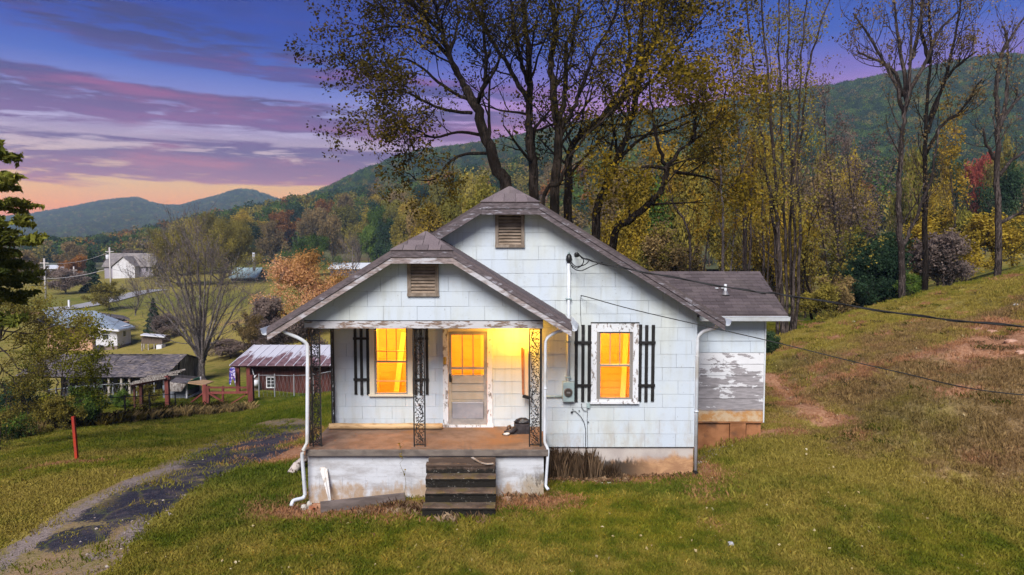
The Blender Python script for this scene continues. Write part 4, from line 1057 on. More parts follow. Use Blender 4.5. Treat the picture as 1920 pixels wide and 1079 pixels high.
x, y, z = G(1370,1024); rock('boulder', (x,y,z+.02), (.052,.052,.042), mat('pale grey stone', (.40,.40,.43), .7), 'smooth pale grey stone alone in the front lawn', 'stone', seed=8)
for i, (px_, py_, lab) in enumerate([(1055,908,'white stone chip beside the right porch downspout'), (1127,910,'flat white stone chip at the edge of the flower bed'), (1142,909,'small white stone at the right end of the pair by the foundation'),
        (1905,575,'white rock high on the right bank'), (1755,604,'white rock near the top cable on the bank'), (1600,560+50,'small white rock near the crest of the bank')]):
    x, y, z = G(px_, py_); s_ = .03 if i < 3 else .07
    rock('stone', (x,y,z+.01), (s_*1.3,s_,s_*.6), M_chunk, lab, 'stone', seed=20+i)
for i, (px_, py_) in enumerate([(1895,642),(1860,628),(1835,622),(1915,668),(1878,600)]):
    x, y, z = G(px_, py_)
    rock('clay_clod', (x,y,z+.0), (.16,.12,.06), mat('dry clay clod', speck((.36,.19,.13), (.46,.28,.20), 7, .35, .65), .9, .5, 12) if i == 0 else bpy.data.materials['dry clay clod'], ['large cracked clay clod in the bare patch at the right edge','clay clod on the upper left rim of the bare patch','leftmost clay clod of the bare patch on the bank','lowest clay clod, cut by the right edge of the picture','highest clay clod, just under the power cable'][i], 'clay clod', 'clay clods in the bare patch', seed=40+i)

# things in the right corner of the porch
cx, cy = PX(978,13.3), 13.28
M_box = mat('dark crate', speck((.022,.018,.02), (.05,.042,.045), 8, .4, .6), .7)
bx = thing('crate', (cx, cy, ZF), 'dark open crate of tools in the right porch corner', 'crate')
for nm, b in (('side', (cx-.15,cx+.15,cy-.12,cy-.10)), ('side', (cx-.15,cx+.15,cy+.10,cy+.12)), ('end_panel', (cx-.15,cx-.13,cy-.099,cy+.099)), ('end_panel', (cx+.13,cx+.15,cy-.099,cy+.099)), ('bottom', (cx-.129,cx+.129,cy-.099,cy+.099))):
    MB().box(*b, ZF+.004, ZF+(.03 if nm == 'bottom' else .20)).build(nm, M_box, bx)
def blobm(c, r, seed, k=9):
    rs = random.Random(seed); m = MB(); V = []; nl = 6
    for i in range(nl+1):
        for j in range(k):
            th = math.pi*i/nl; ph = 2*math.pi*j/k; q = 1+(rs.random()-.5)*.45
            V.append((c[0]+r[0]*math.sin(th)*math.cos(ph)*q, c[1]+r[1]*math.sin(th)*math.sin(ph)*q, c[2]+r[2]*math.cos(th)))
    return m.idx(V, [((i+1)*k+j, (i+1)*k+(j+1) % k, i*k+(j+1) % k, i*k+j) for i in range(nl) for j in range(k)])
tag(blobm((cx+.02,cy,ZF+.22), (.14,.10,.08), 3).build('black_bag', mat('black plastic bag', (.015,.014,.018), .35, .5, 20)), 'crumpled black bag heaped on top of the porch crate', 'bag')
bt = thing('boot', (PX(955,13.15), 13.12, ZF), 'dark boot with a white sole lying before the crate', 'boot')
bx0 = PX(955,13.15)
MB().tube([(bx0-.10,13.12,ZF+.045),(bx0-.03,13.12,ZF+.05),(bx0+.06,13.14,ZF+.07),(bx0+.13,13.17,ZF+.13)], [.03,.042,.05,.055], 8).build('upper', M_box, bt)
MB().tube([(bx0-.11,13.09,ZF+.02),(bx0-.04,13.07,ZF+.03),(bx0+.0,13.08,ZF+.035)], [.02,.03,.02], 7).build('sole', mat('white sole', (.6,.58,.55), .6), bt)
MB().bar((PX(942,13.2),13.1,ZF+.012),(PX(968,13.2),13.2,ZF+.02), .03, .02).build('porch_trowel', M_iron)
tag(COL.objects['porch_trowel'], 'thin dark tool lying flat left of the boot', 'tool')
tag(MB().tube([(PX(953,13.35),13.32,ZF+.015),(PX(955,13.35),13.34,ZF+.10),(PX(957,13.35),13.36,ZF+.12)], [.05,.045,.02], 9).build('clay_jug', mat('dark jug', (.07,.04,.025), .4)), 'small dark jug standing left of the crate', 'jug')
lb_ = MB(); xx_ = PX(986,13.35); lb_.slab([(xx_-.035,13.5,PZ(742,13.5)),(xx_+.05,13.5,PZ(742,13.5)),(xx_+.05,13.62,PZ(655,13.6)),(xx_-.06,13.62,PZ(655,13.6))], (0,.03,0))
fr_ = thing('screen_frame', (xx_,13.5,PZ(745,13.5)), 'narrow reddish wood frame hung at the right end of the porch wall', 'frame')
o = lb_.build('panel', mat('pale panel', (.50,.38,.28), .7), fr_)
MB().bar((xx_-.05,13.48,PZ(740,13.5)),(xx_-.07,13.6,PZ(652,13.6)), .045, .04).build('stile', mat('red brown wood', speck((.20,.07,.03), (.30,.12,.05), 8, .35, .65), .6), fr_)
MB().bar((xx_-.06,13.47,PZ(742,13.5)),(xx_+.09,13.47,PZ(746,13.5)), .06, .06).build('foot_rail', M_iron, fr_)
# driftwood by the left end of the porch
dw = MB(); a = at(545,845,14.2,.06); b = at(618,805,15.6,.55)
dw.tube([Vector(a).lerp(Vector(b), t/8)+Vector((0,0,.04*math.sin(t*1.3))) for t in range(9)], [.09,.10,.085,.09,.075,.07,.06,.05,.03], 8)
tag(dw.build('weathered_log', mat('pale peeling bark', speck((.10,.07,.06), (.46,.40,.37), 9, .45, .55), .85, .6, 18)), 'pale peeling log lying beside the left end of the porch', 'log')

# ---------------------------------------------------------------- overhead cables
def cable(name, pl, r, label, extra=None, twist=False):
    P_ = [Vector(p) for p in pl]; out = []
    a = np.array([list(p) for p in P_]); t = np.linspace(0, 1, 90); c = cr(a, t)
    root = MB().tube(c, r, 6).build(name, M_wire); tag(root, label, 'cable')
    if twist:
        d = [(p[0], p[1]+.018*math.cos(i*.9), p[2]+.018*math.sin(i*.9)) for i, p in enumerate(c)]
        MB().tube(d, r*.75, 5).build('wrapped_wire', M_wire, root)
    return root
ins = P(1084,478,13.1)
c1 = cable('service_cable', [ins, P(1110,490,13.0), P(1215,512,12.6), P(1400,545,11.8), P(1475,554,11.5), P(1700,590,10.4), P(1920,613,9.4), (9.5, 8.3, 3.35), (16, 5, 3.9), (24, 1, 4.8)], .013, 'thick twisted power cable sagging from the gable to the right', twist=True)
MB().lathe((ins[0]-.03, ins[1]-.02, ins[2]-.05), [(.01,0),(.05,.015),(.03,.05),(.05,.07),(.015,.10)], 10).build('insulator', M_iron, c1)
MB().tube([ins, (ins[0]-.05, YM-.02, ins[2]+.0)], .01, 6).build('eye_bolt', M_iron, c1)
for pl in ([P(1068,492,13.22), P(1076,504,13.1), P(1090,508,13.0), P(1108,500,13.0), P(1130,492,13.0)], [P(1069,490,13.2), P(1080,500,13.1), P(1096,497,13.0), P(1104,490,13.0)], [P(1088,480,13.05), P(1094,486,13.0), P(1092,496,13.0), P(1082,503,13.1), P(1072,498,13.2)]):
    MB().tube(cr(np.array(pl), np.linspace(0,1,16)), .010, 5).build('drip_loop', M_wire, c1)
cable('phone_cable', [P(1090,556,13.34), P(1100,557,13.2), P(1200,584,12.8), P(1440,639,11.9), P(1680,697,10.9), P(1920,741,9.8), (10.5, 8.2, 2.6), (20, 3, 3.4), (28, 0, 4.4)], .009, 'thin phone cable slanting from the wall above the window to the right')

# ---------------------------------------------------------------- outbuildings on the left
def plank(c1, c2, s=3, vec=(6,6,.5), c3=None): return speck(c1, c2, s, .35, .65, vec, c3=c3, s3=1.5, rnd=.5)
M_redwall = mat('red barn board', plank((.050,.014,.012), (.095,.030,.024)), .85)
M_redpost = mat('red painted post', plank((.12,.025,.022), (.19,.05,.04)), .8)
def tin(nt):
    p = nt.pos(); x, y, z = nt.sep(p)
    n = nt.add(nt.noise(nt.vmul(p, (2.2,.5,1)), .9, 6, .7), nt.sm(z, -2.0, -.4, .20, -.20))
    return nt.mix(nt.sm(n, .47, .57), (.56,.54,.60,1), nt.mix(nt.sm(nt.noise(p, 5, 4, .7), .35, .6), (.10,.045,.05,1), (.20,.11,.12,1)))
bz = gz1(PX(470,47), 47)
ye_, yr_ = 46.0, 50.5; zeb = PZ(686,46.0); zrb = PZ(647,50.5); bx0, bx1 = PX(431,46), -6.5
def tin2(nt):
    p = nt.pos(); x, y, z = nt.sep(p)
    n = nt.add(nt.noise(nt.vmul(p, (1.6,.4,1)), .9, 6, .7), nt.sm(z, zeb, zrb, .20, -.24))
    return nt.mix(nt.sm(n, .47, .56), (.50,.49,.55,1), nt.mix(nt.sm(nt.noise(p, 3, 4, .7), .35, .6), (.09,.04,.045,1), (.20,.12,.13,1)))
M_tin = mat('rusting tin', tin2, .6, metal=.0)
barn = thing('barn', ((bx0+bx1)/2, 48, gz1(-14,48)), 'dark red board barn with a rust streaked tin roof', 'barn')
x = bx0; 
while x < bx1:
    m = MB(); m.slab([(x+.01,ye_,zeb),(min(x+.62,bx1),ye_,zeb),(min(x+.62,bx1),yr_,zrb),(x+.01,yr_,zrb)], (0,0,-.03))
    m.build('roof_sheet', M_tin, barn)
    MB().bar((x,ye_-.01,zeb+.012),(x,yr_,zrb+.012), .05, .05).build('roof_rib', mat('tin rib', (.58,.56,.62), .5) if 'tin rib' not in bpy.data.materials else bpy.data.materials['tin rib'], barn)
    x += .62
MB().slab([(bx0,yr_,zrb),(bx1,yr_,zrb),(bx1,yr_+4.5,zeb),(bx0,yr_+4.5,zeb)], (0,0,-.03)).build('back_roof', M_tin, barn)
wx0 = PX(470,47); x = wx0; hz0, hz1 = PZ(726,47), PZ(708,47); wxa, wxb = PX(501,47), PX(515,47)
while x < bx1-.3:
    w_ = .30; g0 = gz1(x, 47)-.3
    MB().box(x+.008, x+w_-.008, 47+random.uniform(-.02,.02), 47.06, g0, zeb-.02).build('wall_board', M_redwall, barn); x += w_
MB().box(wx0, wx0+.05, 47.08, 53.5, bz-1, zeb-.05).build('end_wall', M_redwall, barn)
MB().box(wx0, bx1, 53.5, 53.6, bz-1, zeb-.05).build('back_wall', M_redwall, barn)
wn = MB(); 
wn.box(wxa-.06, wxa, 46.92, 46.99, hz0-.06, hz1+.06); wn.box(wxb, wxb+.06, 46.92, 46.99, hz0-.06, hz1+.06); wn.box(wxa, wxb, 46.92, 46.99, hz1, hz1+.06); wn.box(wxa, wxb, 46.92, 46.99, hz0-.06, hz0)
M_wht = mat('white paint', (.62,.62,.66), .6)
wr_ = wn.build('window', M_wht, barn); MB().box(wxa+.001, wxb-.001, 46.965, 46.985, hz0, hz1).build('pane', M_dark, wr_)
MB().box((wxa+wxb)/2-.015, (wxa+wxb)/2+.015, 46.94, 46.96, hz0, hz1).build('glazing_bar', M_wht, wr_)
for k in (1,2): MB().box(wxa, wxb, 46.942, 46.958, hz0+(hz1-hz0)*k/3-.013, hz0+(hz1-hz0)*k/3+.013).build('glazing_bar', M_wht, wr_)
for px_ in (446, 466): MB().box(PX(px_,46.4)-.12, PX(px_,46.4)+.12, 46.3, 46.5, gz1(PX(px_,46.4),46.4)-.2, zeb-.03).build('post', M_redpost, barn)
MB().box(bx0, bx1, 46.25, 46.35, zeb-.16, zeb-.04).build('eave_beam', M_redwall, barn)
for k in range(4):
    z0 = gz1(wx0+.4,46.8)-.2+k*.28
    MB().box(wx0+.1+.03*(k%2), wx0+.62+.03*(k%2), 46.6, 46.95, z0, z0+.26).build('stone_block', mat('barn stone', speck((.13,.10,.085), (.22,.17,.15), 4), .9) if 'barn stone' not in bpy.data.materials else bpy.data.materials['barn stone'], barn)
MB().bar((PX(473,46.6),46.6,PZ(692,46.6)), (PX(477,46.6),46.6,PZ(708,46.6)), .05,.05).build('wall_bracket', M_wht, barn)
pn = thing('hanging_planter', (PX(478,46.7),46.5,PZ(724,46.5)), 'white scoop shaped planter fixed beside the barn corner', 'planter')
MB().lathe((PX(479,46.5),46.45,PZ(724,46.5)), [(.18,0),(.24,.2),(.20,.42)], 10).build('pot', M_wht, pn)
MB().slab([(PX(469,46.5),46.5,PZ(708,46.5)),(PX(481,46.5),46.5,PZ(703,46.5)),(PX(473,46.5),46.5,PZ(714,46.5))], (0,.1,0)).build('lid', M_wht, pn)
fl = MB(); fx = PX(436,45.9)
n = 8; fv = [(fx+(i-n/2)*.05, 45.9+.05*math.sin(i*1.4), PZ(688,45.9)-.03*abs(i-4)) for i in range(n+1)]; lo = [(p[0]-.03*(1-i/n)*2, p[1], p[2]-1.0-.2*math.sin(i)) for i, p in enumerate(fv)]
fl.idx(fv+lo, [(i, i+1, n+2+i, n+1+i) for i in range(n)])
def flagc(nt):
    v = nt.n('ShaderNodeTexVoronoi'); nt.put(v.inputs['Vector'], nt.pos()); v.inputs['Scale'].default_value = 9
    return nt.ramp(nt.sep(v.outputs['Color'])[0], [(0, (.05,.04,.30,1)), (.4, (.06,.05,.34,1)), (.5, (.5,.45,.62,1)), (.8, (.12,.04,.2,1))], 'CONSTANT')
tag(fl.build('hanging_cloth', mat('purple patterned cloth', flagc, .8)), 'purple patterned cloth hanging from the barn eave corner', 'cloth')

# red timber gate frame
gt = thing('gate', (PX(425,42), 42, gz1(PX(425,42),42)), 'red timber gate with crossed braces near the barn', 'gate')
def gp(px_, py_, d_): return P(px_, py_, d_)
def gbar(nm, a, b, w_, parent=gt, m_=M_redpost): return MB().bar(a, b, w_, w_).build(nm, m_, parent)
gy = 42.0
for px_, top, w_ in ((383,722,.22),(389,724,.16),(470,704,.30)):
    x = PX(px_,gy); gbar('post', (x,gy,gz1(x,gy)-.2), (x,gy,PZ(top,gy)), w_)
x = PX(413,44); 
gbar('rail', P(390,727,gy), P(466,727,gy), .10); gbar('rail', P(390,737,gy), P(466,736,gy), .13)
gbar('brace', P(391,737,gy-.1), P(448,772,gy-.1), .10); gbar('brace', P(466,737,gy+.1), P(405,775,gy+.1), .08)
gbar('brace', P(384,735,gy+.15), P(352,760,gy+1.2), .09)
gbar('post', P(418,724,44), P(418,752,44), .12)

# wire fence running down the left
def fence(name, lab, P0, n, hgt, wires_, wood=False, mesh=True, pm=None):
    pm = pm or M_iron; pts_ = []
    A = np.array([p[:2] for p in P0]); tt = np.linspace(0, 1, n); C_ = cr(A, tt)
    mid = C_[n//2]; f = thing(name, (mid[0], mid[1], gz1(mid[0], mid[1])), lab, 'fence')
    G_ = [Vector((c[0], c[1], gz1(c[0], c[1]))) for c in C_]
    for g_ in G_: MB().bar(g_-Vector((0,0,.3)), g_+Vector((random.uniform(-.03,.03),0,hgt+.05)), .06, .06).build('post', pm, f)
    for a, b in zip(G_[:-1], G_[1:]):
        for z in wires_: MB().tube([a+Vector((0,0,z)), b+Vector((0,0,z))], .012 if z < hgt-.05 else .022, 4).build('wire' if z < hgt-.05 else 'rail', pm, f)
        if mesh:
            L_ = (b-a).length; m = MB(); k = int(L_/.22)
            for i in range(k):
                for s_ in (0, 1):
                    t0 = i/k; t1 = min(1, t0+.3)
                    p0 = a.lerp(b, t0)+Vector((0,0,.02 if s_ else hgt)); p1 = a.lerp(b, t1)+Vector((0,0,hgt if s_ else .02)); m.tube([p0,p1], .006, 3, cap=False)
            tag(m.build('wire_mesh', pm, f), kind='stuff')
    return f
M_galv = mat('galvanised steel', (.30,.31,.33), .5, metal=.5)
fence('wire_fence', 'thin wire fence along the weedy lower edge of the left lawn', [G(-60,835), G(15,820), G(110,803), G(200,793), G(260,787), G(330,779)], 8, 1.25, (.35,.75,1.2), mesh=False)
fence('chain_link_fence', 'chain link fence before the ruined grey shed', [S(20,752,44), S(120,752,44), S(200,752,44), S(290,752,44)], 8, 1.25, (1.2,), pm=M_galv)
fence('chain_link_fence', 'chain link fence in front of the red barn', [S(486,752,44), S(540,752,44), S(600,752,44), S(660,752,44)], 6, 1.5, (1.45,), pm=M_galv)
x, y, z = G(145,866)
rsk = MB().bar((x,y,z-.2),(x-.06,y,z+1.2), .07, .07); tag(rsk.build('boundary_stake', mat('orange red paint', speck((.38,.035,.012), (.30,.03,.02), 6), .6)), 'orange red boundary stake standing in the left lawn', 'stake')

# ruined grey shed
M_grayroof = mat('weathered board roof', plank((.035,.030,.036), (.15,.13,.145), 3, (1.2,5,3), c3=(.20,.16,.13)), .9)
M_grayboard = mat('grey gable board', plank((.10,.075,.06), (.32,.29,.27), 3, (5,5,.5)), .9)
M_grayboard2 = mat('dark shed board', plank((.018,.015,.018), (.05,.045,.05), 3, (5,5,.5)), .9)
sh = thing('ruined_shed', (PX(230,50), 50, gz1(PX(230,50),50)), 'sagging grey shed with a ragged board roof and dark open front', 'shed')
sy0, sy1, sy2 = 48.0, 51.3, 54.6; sxr = -24.6; sxl = PX(30,48)
sze, szr = PZ(704,48), PZ(664,51.3); szr_l = szr-.1
xs_ = sxl; i = 0
while xs_ < sxr:
    w_ = 1.15
    for r_ in range(7):
        t0, t1 = r_/7-.02, (r_+1)/7
        sag = -.10*math.sin((xs_-sxl)/(sxr-sxl)*3.1)
        f = lambda x, t: (x, sy0+(sy1-sy0)*t, sze+(szr-sze)*t + sag + random.uniform(-.02,.03))
        MB().slab([f(xs_,t0), f(min(xs_+w_-.03,sxr),t0), f(min(xs_+w_-.03,sxr),t1), f(xs_,t1)], (0,0,-.03)).build('roof_board', M_grayroof, sh)
    xs_ += w_
MB().slab([(sxl,sy1,szr),(sxr,sy1,szr),(sxr,sy2,sze),(sxl,sy2,sze)], (0,0,-.05)).build('back_roof', M_grayroof, sh)
yy_ = sy0+.25; gsh = gz1(sxr,50)-.6
while yy_ < sy2-.3:
    zt_ = sze+(szr-sze)*(1-abs(yy_+.15-sy1)/(sy1-sy0))-.08
    if not (50.2 < yy_ < 50.6): MB().box(sxr-.35, sxr-.31+random.uniform(0,.03), yy_+.01, yy_+.29, gsh, zt_).build('gable_board', M_grayboard, sh)
    yy_ += .31
x = sxl+.3
while x < sxr-.4:
    if random.random() < .55: MB().box(x, x+.5, sy0+1.9, sy0+1.95, gz1(x,50)-.4, sze+.2).build('wall_board', M_grayboard2, sh)
    x += .53
MB().box(sxl, sxr-.4, sy2-.6, sy2-.5, gsh-.5, sze).build('back_wall', M_grayboard2, sh)
for px_ in (40, 90, 130, 168, 204, 228, 243, 270, 308):
    x = PX(px_,48.3); MB().box(x-.07, x+.07, 48.2, 48.34, gz1(x,48.3)-.2, sze-.03).build('post', M_oldwood if px_ in (204,228,243) else M_grayboard2, sh)
MB().box(sxl, sxr, sy0+.1, sy0+.2, sze-.22, sze-.05).build('eave_beam', M_grayboard2, sh)
MB().box(PX(180,49.5), PX(191,49.5), 49.5, 49.55, PZ(727,49.5), PZ(711,49.5)).build('window_sash', mat('pale blue pane', (.22,.32,.30), .3), sh)
for k in range(9): 
    a = Vector((sxr-.2, sy0+.3+k*.7, sze+(szr-sze)*(1-abs(sy0+.3+k*.7-sy1)/(sy1-sy0))-.04)); MB().bar(a-Vector((.3,0,0)), a+Vector((random.uniform(.05,.3),0,0)), .12, .05).build('rafter_tail', M_grayboard, sh)

# small green and grey hut with a tan roof
ht = thing('garden_hut', (PX(348,45.5), 45.5, gz1(PX(348,45.5),45.5)), 'small hut with grey sides, green front and tan roof', 'hut')
M_huty = mat('hut grey siding', plank((.10,.11,.13), (.16,.17,.20)), .7); M_hutg = mat('green panel', (.02,.12,.07), .6); M_tan = mat('tan roof sheet', speck((.36,.22,.11), (.46,.30,.17), 3), .7)
A_, B_, C_, D_ = P(306,772,44.6), P(351,765,44.4), P(377,757,46.2), P(330,757,47)
def zt2(p, z): return (p[0], p[1], z)
zl, zh = PZ(733,44.4), PZ(714,44.4)
gzh = min(gz1(A_[0],A_[1]), gz1(B_[0],B_[1]))-.2
MB().slab([zt2(A_,gzh), zt2(B_,gzh), zt2(B_,zh-.05), zt2(A_,zl+.3)], (.02,.06,0)).build('side_wall', M_huty, ht)
MB().slab([zt2(B_,zl), zt2(C_,zl), zt2(C_,zh-.1), zt2(B_,zh-.1)], (-.05,.05,0)).build('front_panel', M_hutg, ht)
for p in (B_, C_): MB().bar((p[0],p[1],gzh+.2),(p[0],p[1],zh-.1), .10,.10).build('corner_post', M_wht, ht)
MB().bar(zt2(B_,gzh+.3), zt2(C_,gzh+.3), .12,.10).build('door_sill', M_wht, ht)
MB().slab([zt2(D_,gzh), zt2(C_,gzh), zt2(C_,zh-.1), zt2(D_,zh-.1)], (-.02,.06,0)).build('back_wall', M_grayboard2, ht)
MB().slab([P(352,718,44.0), P(383,722,43.8), P(401,715,46.4), P(360,709,47)], (0,0,-.06)).build('roof_panel', M_tan, ht)
MB().slab([P(318,716,44.2), P(352,718,44.0), P(360,709,47), P(330,708,47)], (0,0,-.06)).build('roof_panel', M_grayroof, ht)
MB().slab([P(314,733,44.0), P(340,733,44.0), P(350,718,44.1), P(318,716,44.2)], (0,0,-.05)).build('awning', M_grayboard, ht)
# arbor with a rough pole roof
ar = thing('arbor', (PX(285,41), 41, gz1(PX(285,41),41)), 'rough arbor of red and dark posts carrying grey poles', 'arbor')
for px_, top, m_, w_ in ((262,720,M_redwall,.16),(311,706,M_redpost,.22),(250,718,M_redwall,.10)):
    x = PX(px_,40); MB().box(x-w_/2, x+w_/2, 40, 40+w_, gz1(x,40)-.2, PZ(top,40)).build('post', m_, ar)
for k in range(9):
    o_ = k*.35; MB().bar((PX(244,40)+random.uniform(-.2,.2), 39.6+o_, PZ(721,40)+random.uniform(-.05,.08)), (PX(326,41)+random.uniform(-.3,.3), 39.8+o_, PZ(704,41)+random.uniform(-.05,.1)), .10, .08).build('roof_pole', M_grayboard, ar)
MB().bar(P(246,724,39.9), P(320,709,40), .14,.12).build('beam', M_redwall, ar)

# grey roofed bungalow
M_metal = mat('blue grey metal roof', speck((.24,.29,.34), (.30,.35,.41), .4, .35, .65), .5); M_wsid = mat('white lap siding', speck((.58,.57,.60), (.52,.50,.52), 1, .4, .6), .7)
M_brickw = mat('orange brick wall', speck((.48,.27,.17), (.56,.34,.22), 3, .4, .6), .85); M_pane = mat('far window pane', (.03,.035,.05), .15, spec=.8)
bgz = -9.6
bu = thing('bungalow', (PX(160,91), 91, gz1(PX(160,91),91)), 'brick and white bungalow under a blue grey metal roof', 'house')
MB().box(PX(92,89), PX(182,89), 89, 97, bgz-1, PZ(616,89)).build('brick_wall', M_brickw, bu)
xw0, xw1 = PX(182,88), PX(222,88)
gw = gz1(xw1,88)-.5
m = MB().box(xw0, xw1, 88, 91.2, gw+.9, PZ(615,88)); m.build('annex_wall', M_wsid, bu)
MB().box(xw0, xw1-.03, 88.03, 91.17, gw-.5, gw+.899).build('annex_foundation', mat('annex foundation', (.20,.15,.13), .9), bu)
MB().slab([P(98,612,86.5), P(184,612,87.6), P(178,583,95), P(80,581,95)], (0,0,-.15)).build('roof', M_metal, bu)
MB().slab([P(184,612,87.6), P(222,618,87.2), P(178,583,95)], (0,0,-.12)).build('annex_roof', M_metal, bu)
MB().slab([P(222,618,87.2), P(253,612,92), P(178,583,95)], (0,0,-.12)).build('annex_roof', M_metal, bu)
MB().bar(P(183,616,87.4), P(222,620.5,87.1), .16,.22).build('fascia', M_wht, bu); MB().bar(P(222,620.5,87.1), P(253,614.5,92), .16,.22).build('fascia', M_wht, bu)
MB().slab([P(60,602,88), P(96,616,86.6), P(85,590,92)], (0,.2,0)).build('gable', M_grayboard2, bu)
for (a, b, c, d, nm) in ((196,206,635,619,'window'),(172,177,630,616,'window')):
    r_ = MB().box(PX(a,87.9)-.12, PX(b,87.9)+.12, 87.93, 87.99, PZ(c,87.9)-.12, PZ(d,87.9)+.12).build(nm, M_wht, bu)
    MB().box(PX(a,87.9), PX(b,87.9), 87.88, 87.92, PZ(c,87.9), PZ((c+d)/2+.6,87.9)).build('pane', M_pane, r_); MB().box(PX(a,87.9), PX(b,87.9), 87.88, 87.92, PZ((c+d)/2-.6,87.9), PZ(d,87.9)).build('pane', M_pane, r_)
r_ = MB().box(xw1+.01, xw1+.06, 89.2, 90.0, PZ(633,89), PZ(617.5,89)).build('window', M_wht, bu); MB().box(xw1+.061, xw1+.08, 89.3, 89.9, PZ(632,89), PZ(618.5,89)).build('pane', M_pane, r_)
MB().tube([P(139,603,89.5), P(139,597,89.5)], .12, 8).build('roof_vent', M_dark, bu)
MB().box(PX(183,87.7), PX(194,87.7), 87.2, 87.9, gw+.2, PZ(648,87.7)).build('heat_pump', M_grayboard2, bu)
MB().box(PX(178,88.5), PX(182.3,88.5), 88.2, 88.9, gw, PZ(612,88.5)).build('chimney', mat('dark brick stack', (.09,.05,.045), .9), bu)
cp = thing('carport', (PX(215,104), 104, gz1(PX(215,104),104)), 'low dark roofed carport full of clutter behind the bungalow', 'carport')
MB().slab([P(190,590,100), P(244,598,100), P(232,592,108), P(184,586,108)], (0,0,-.2)).build('roof', M_grayroof, cp)
for px_ in (194,205,222,240): MB().bar((PX(px_,101),101,gz1(PX(px_,101),101)-.5), (PX(px_,101),101,PZ(594+(px_-190)*.12,101)), .18,.18).build('post', M_wht, cp)
MB().box(PX(200,106), PX(236,106), 106, 106.3, gz1(-60,106)-.5, PZ(596,106)).build('back_wall', M_grayboard2, cp)
for i, px_ in enumerate((208,216,226,233)): MB().box(PX(px_,103)-.3, PX(px_,103)+.3, 102.8, 103.4, gz1(-60,103), gz1(-60,103)+.9+.3*(i%2)).build('storage_bin', M_wht if i % 2 else M_redwall, cp)
# raised hutch
hu = thing('hutch', (PX(287,84), 84, gz1(PX(287,84),84)), 'brown raised hutch on thin legs with a white tin roof', 'hutch')
gh = gz1(PX(287,84),84)
MB().slab([P(263,628,83), P(308,632,83), P(313,628,86), P(270,625,86)], (0,0,-.1)).build('roof', M_wht, hu)
MB().box(PX(267,83.5), PX(306,83.5), 83.5, 85.5, PZ(645,83.5), PZ(632,83.5)).build('body', mat('hutch board', plank((.07,.05,.04), (.13,.095,.075)), .9), hu)
for px_, y_ in ((268,83.6),(280,83.6),(291,83.6),(305,83.6),(272,85.4),(306,85.4)): MB().bar((PX(px_,y_),y_,gh-.3),(PX(px_,y_),y_,PZ(645,83.5)), .12,.12).build('leg', M_oldwood, hu)
MB().box(PX(296,83.4), PX(306,83.4), 83.2, 84.2, PZ(655,83.4), PZ(647,83.4)).build('nest_box', M_wht, hu)

# farther houses across the valley
def farhouse(name, px0, px1, d, eave, ridge, roofm, wallm, lab, gable=None, wins=(), dep=8):
    x0, x1 = PX(px0,d), PX(px1,d); zb_ = gz1((x0+x1)/2, d)-1; ze_, zr_ = PZ(eave,d), PZ(ridge,d+dep/2)
    t = thing(name, ((x0+x1)/2, d+dep/2, zb_+1), lab, 'house')
    MB().box(x0, x1, d, d+dep, zb_, ze_).build('wall', wallm, t)
    ov = .5
    MB().slab([(x0-ov,d-ov,ze_-.1),(x1+ov,d-ov,ze_-.1),(x1+ov,d+dep/2,zr_),(x0-ov,d+dep/2,zr_)], (0,0,-.2)).build('roof', roofm, t)
    MB().slab([(x0-ov,d+dep/2,zr_),(x1+ov,d+dep/2,zr_),(x1+ov,d+dep+ov,ze_-.1),(x0-ov,d+dep+ov,ze_-.1)], (0,0,-.2)).build('roof', roofm, t)
    for xx_ in (x0, x1-.1): MB().slab([(xx_,d,ze_),(xx_,d+dep,ze_),(xx_,d+dep/2,zr_-.25)], (.1,0,0)).build('gable', wallm, t)
    for w_ in wins:
        r_ = MB().box(PX(w_[0],d), PX(w_[1],d), d-.10, d-.02, PZ(w_[2],d), PZ(w_[3],d)).build('window', M_pane, t)
    if gable:
        a, b, e_, r2 = gable; xa_, xb_ = PX(a,d), PX(b,d); yf = d-2.5; za_, zb2 = PZ(e_,yf), PZ(r2,yf); xm_ = (xa_+xb_)/2
        MB().slab([(xa_,yf,zb_),(xb_,yf,zb_),(xb_,yf,za_),(xm_,yf,zb2),(xa_,yf,za_)], (0,2.5,0)).build('front_gable', M_wsid, t)
        for s_ in (xa_-.4, xb_+.4): MB().slab([(s_,yf-.4,za_-.15),(xm_,yf-.4,zb2+.15),(xm_,d+3,zb2+.15),(s_,d+3,za_-.15)], (0,0,.18)).build('gable_roof', roofm, t)
    return t
M_shing = mat('grey shingle roof', speck((.16,.14,.14), (.24,.21,.20), .8), .9); M_teal = mat('pale teal roof', (.27,.36,.38), .6); M_pale = mat('pale roof', (.55,.56,.60), .6)
farhouse('farmhouse', 203, 294, 205, 499, 475, M_shing, mat('weathered lilac siding', (.30,.27,.32), .8), 'far grey roofed farmhouse with a big white front gable', (227,268,500,483), ((280,284,508,501),(288,291,508,501)))
farhouse('long_barn', 84, 152, 225, 503, 497, M_pale, mat('grey far wall', (.22,.20,.23), .8), 'long low building with a pale roof behind brown trees at far left')
farhouse('teal_roof_house', 438, 484, 185, 520, 502, M_teal, M_grayboard2, 'small far house with a pale teal roof left of the orange tree', None, ((452,456,532,524),(461,466,532,524)))
farhouse('mobile_home', 622, 700, 200, 503, 493, M_pale, mat('dark far wall', (.10,.08,.09), .8), 'low dark trailer home with a white roof above the porch gutter')
farhouse('farm_cottage', -30, 28, 215, 512, 500, M_pale, M_wsid, 'pale far cottage at the left edge behind the pine boughs', None, ((20,23,519,514),))
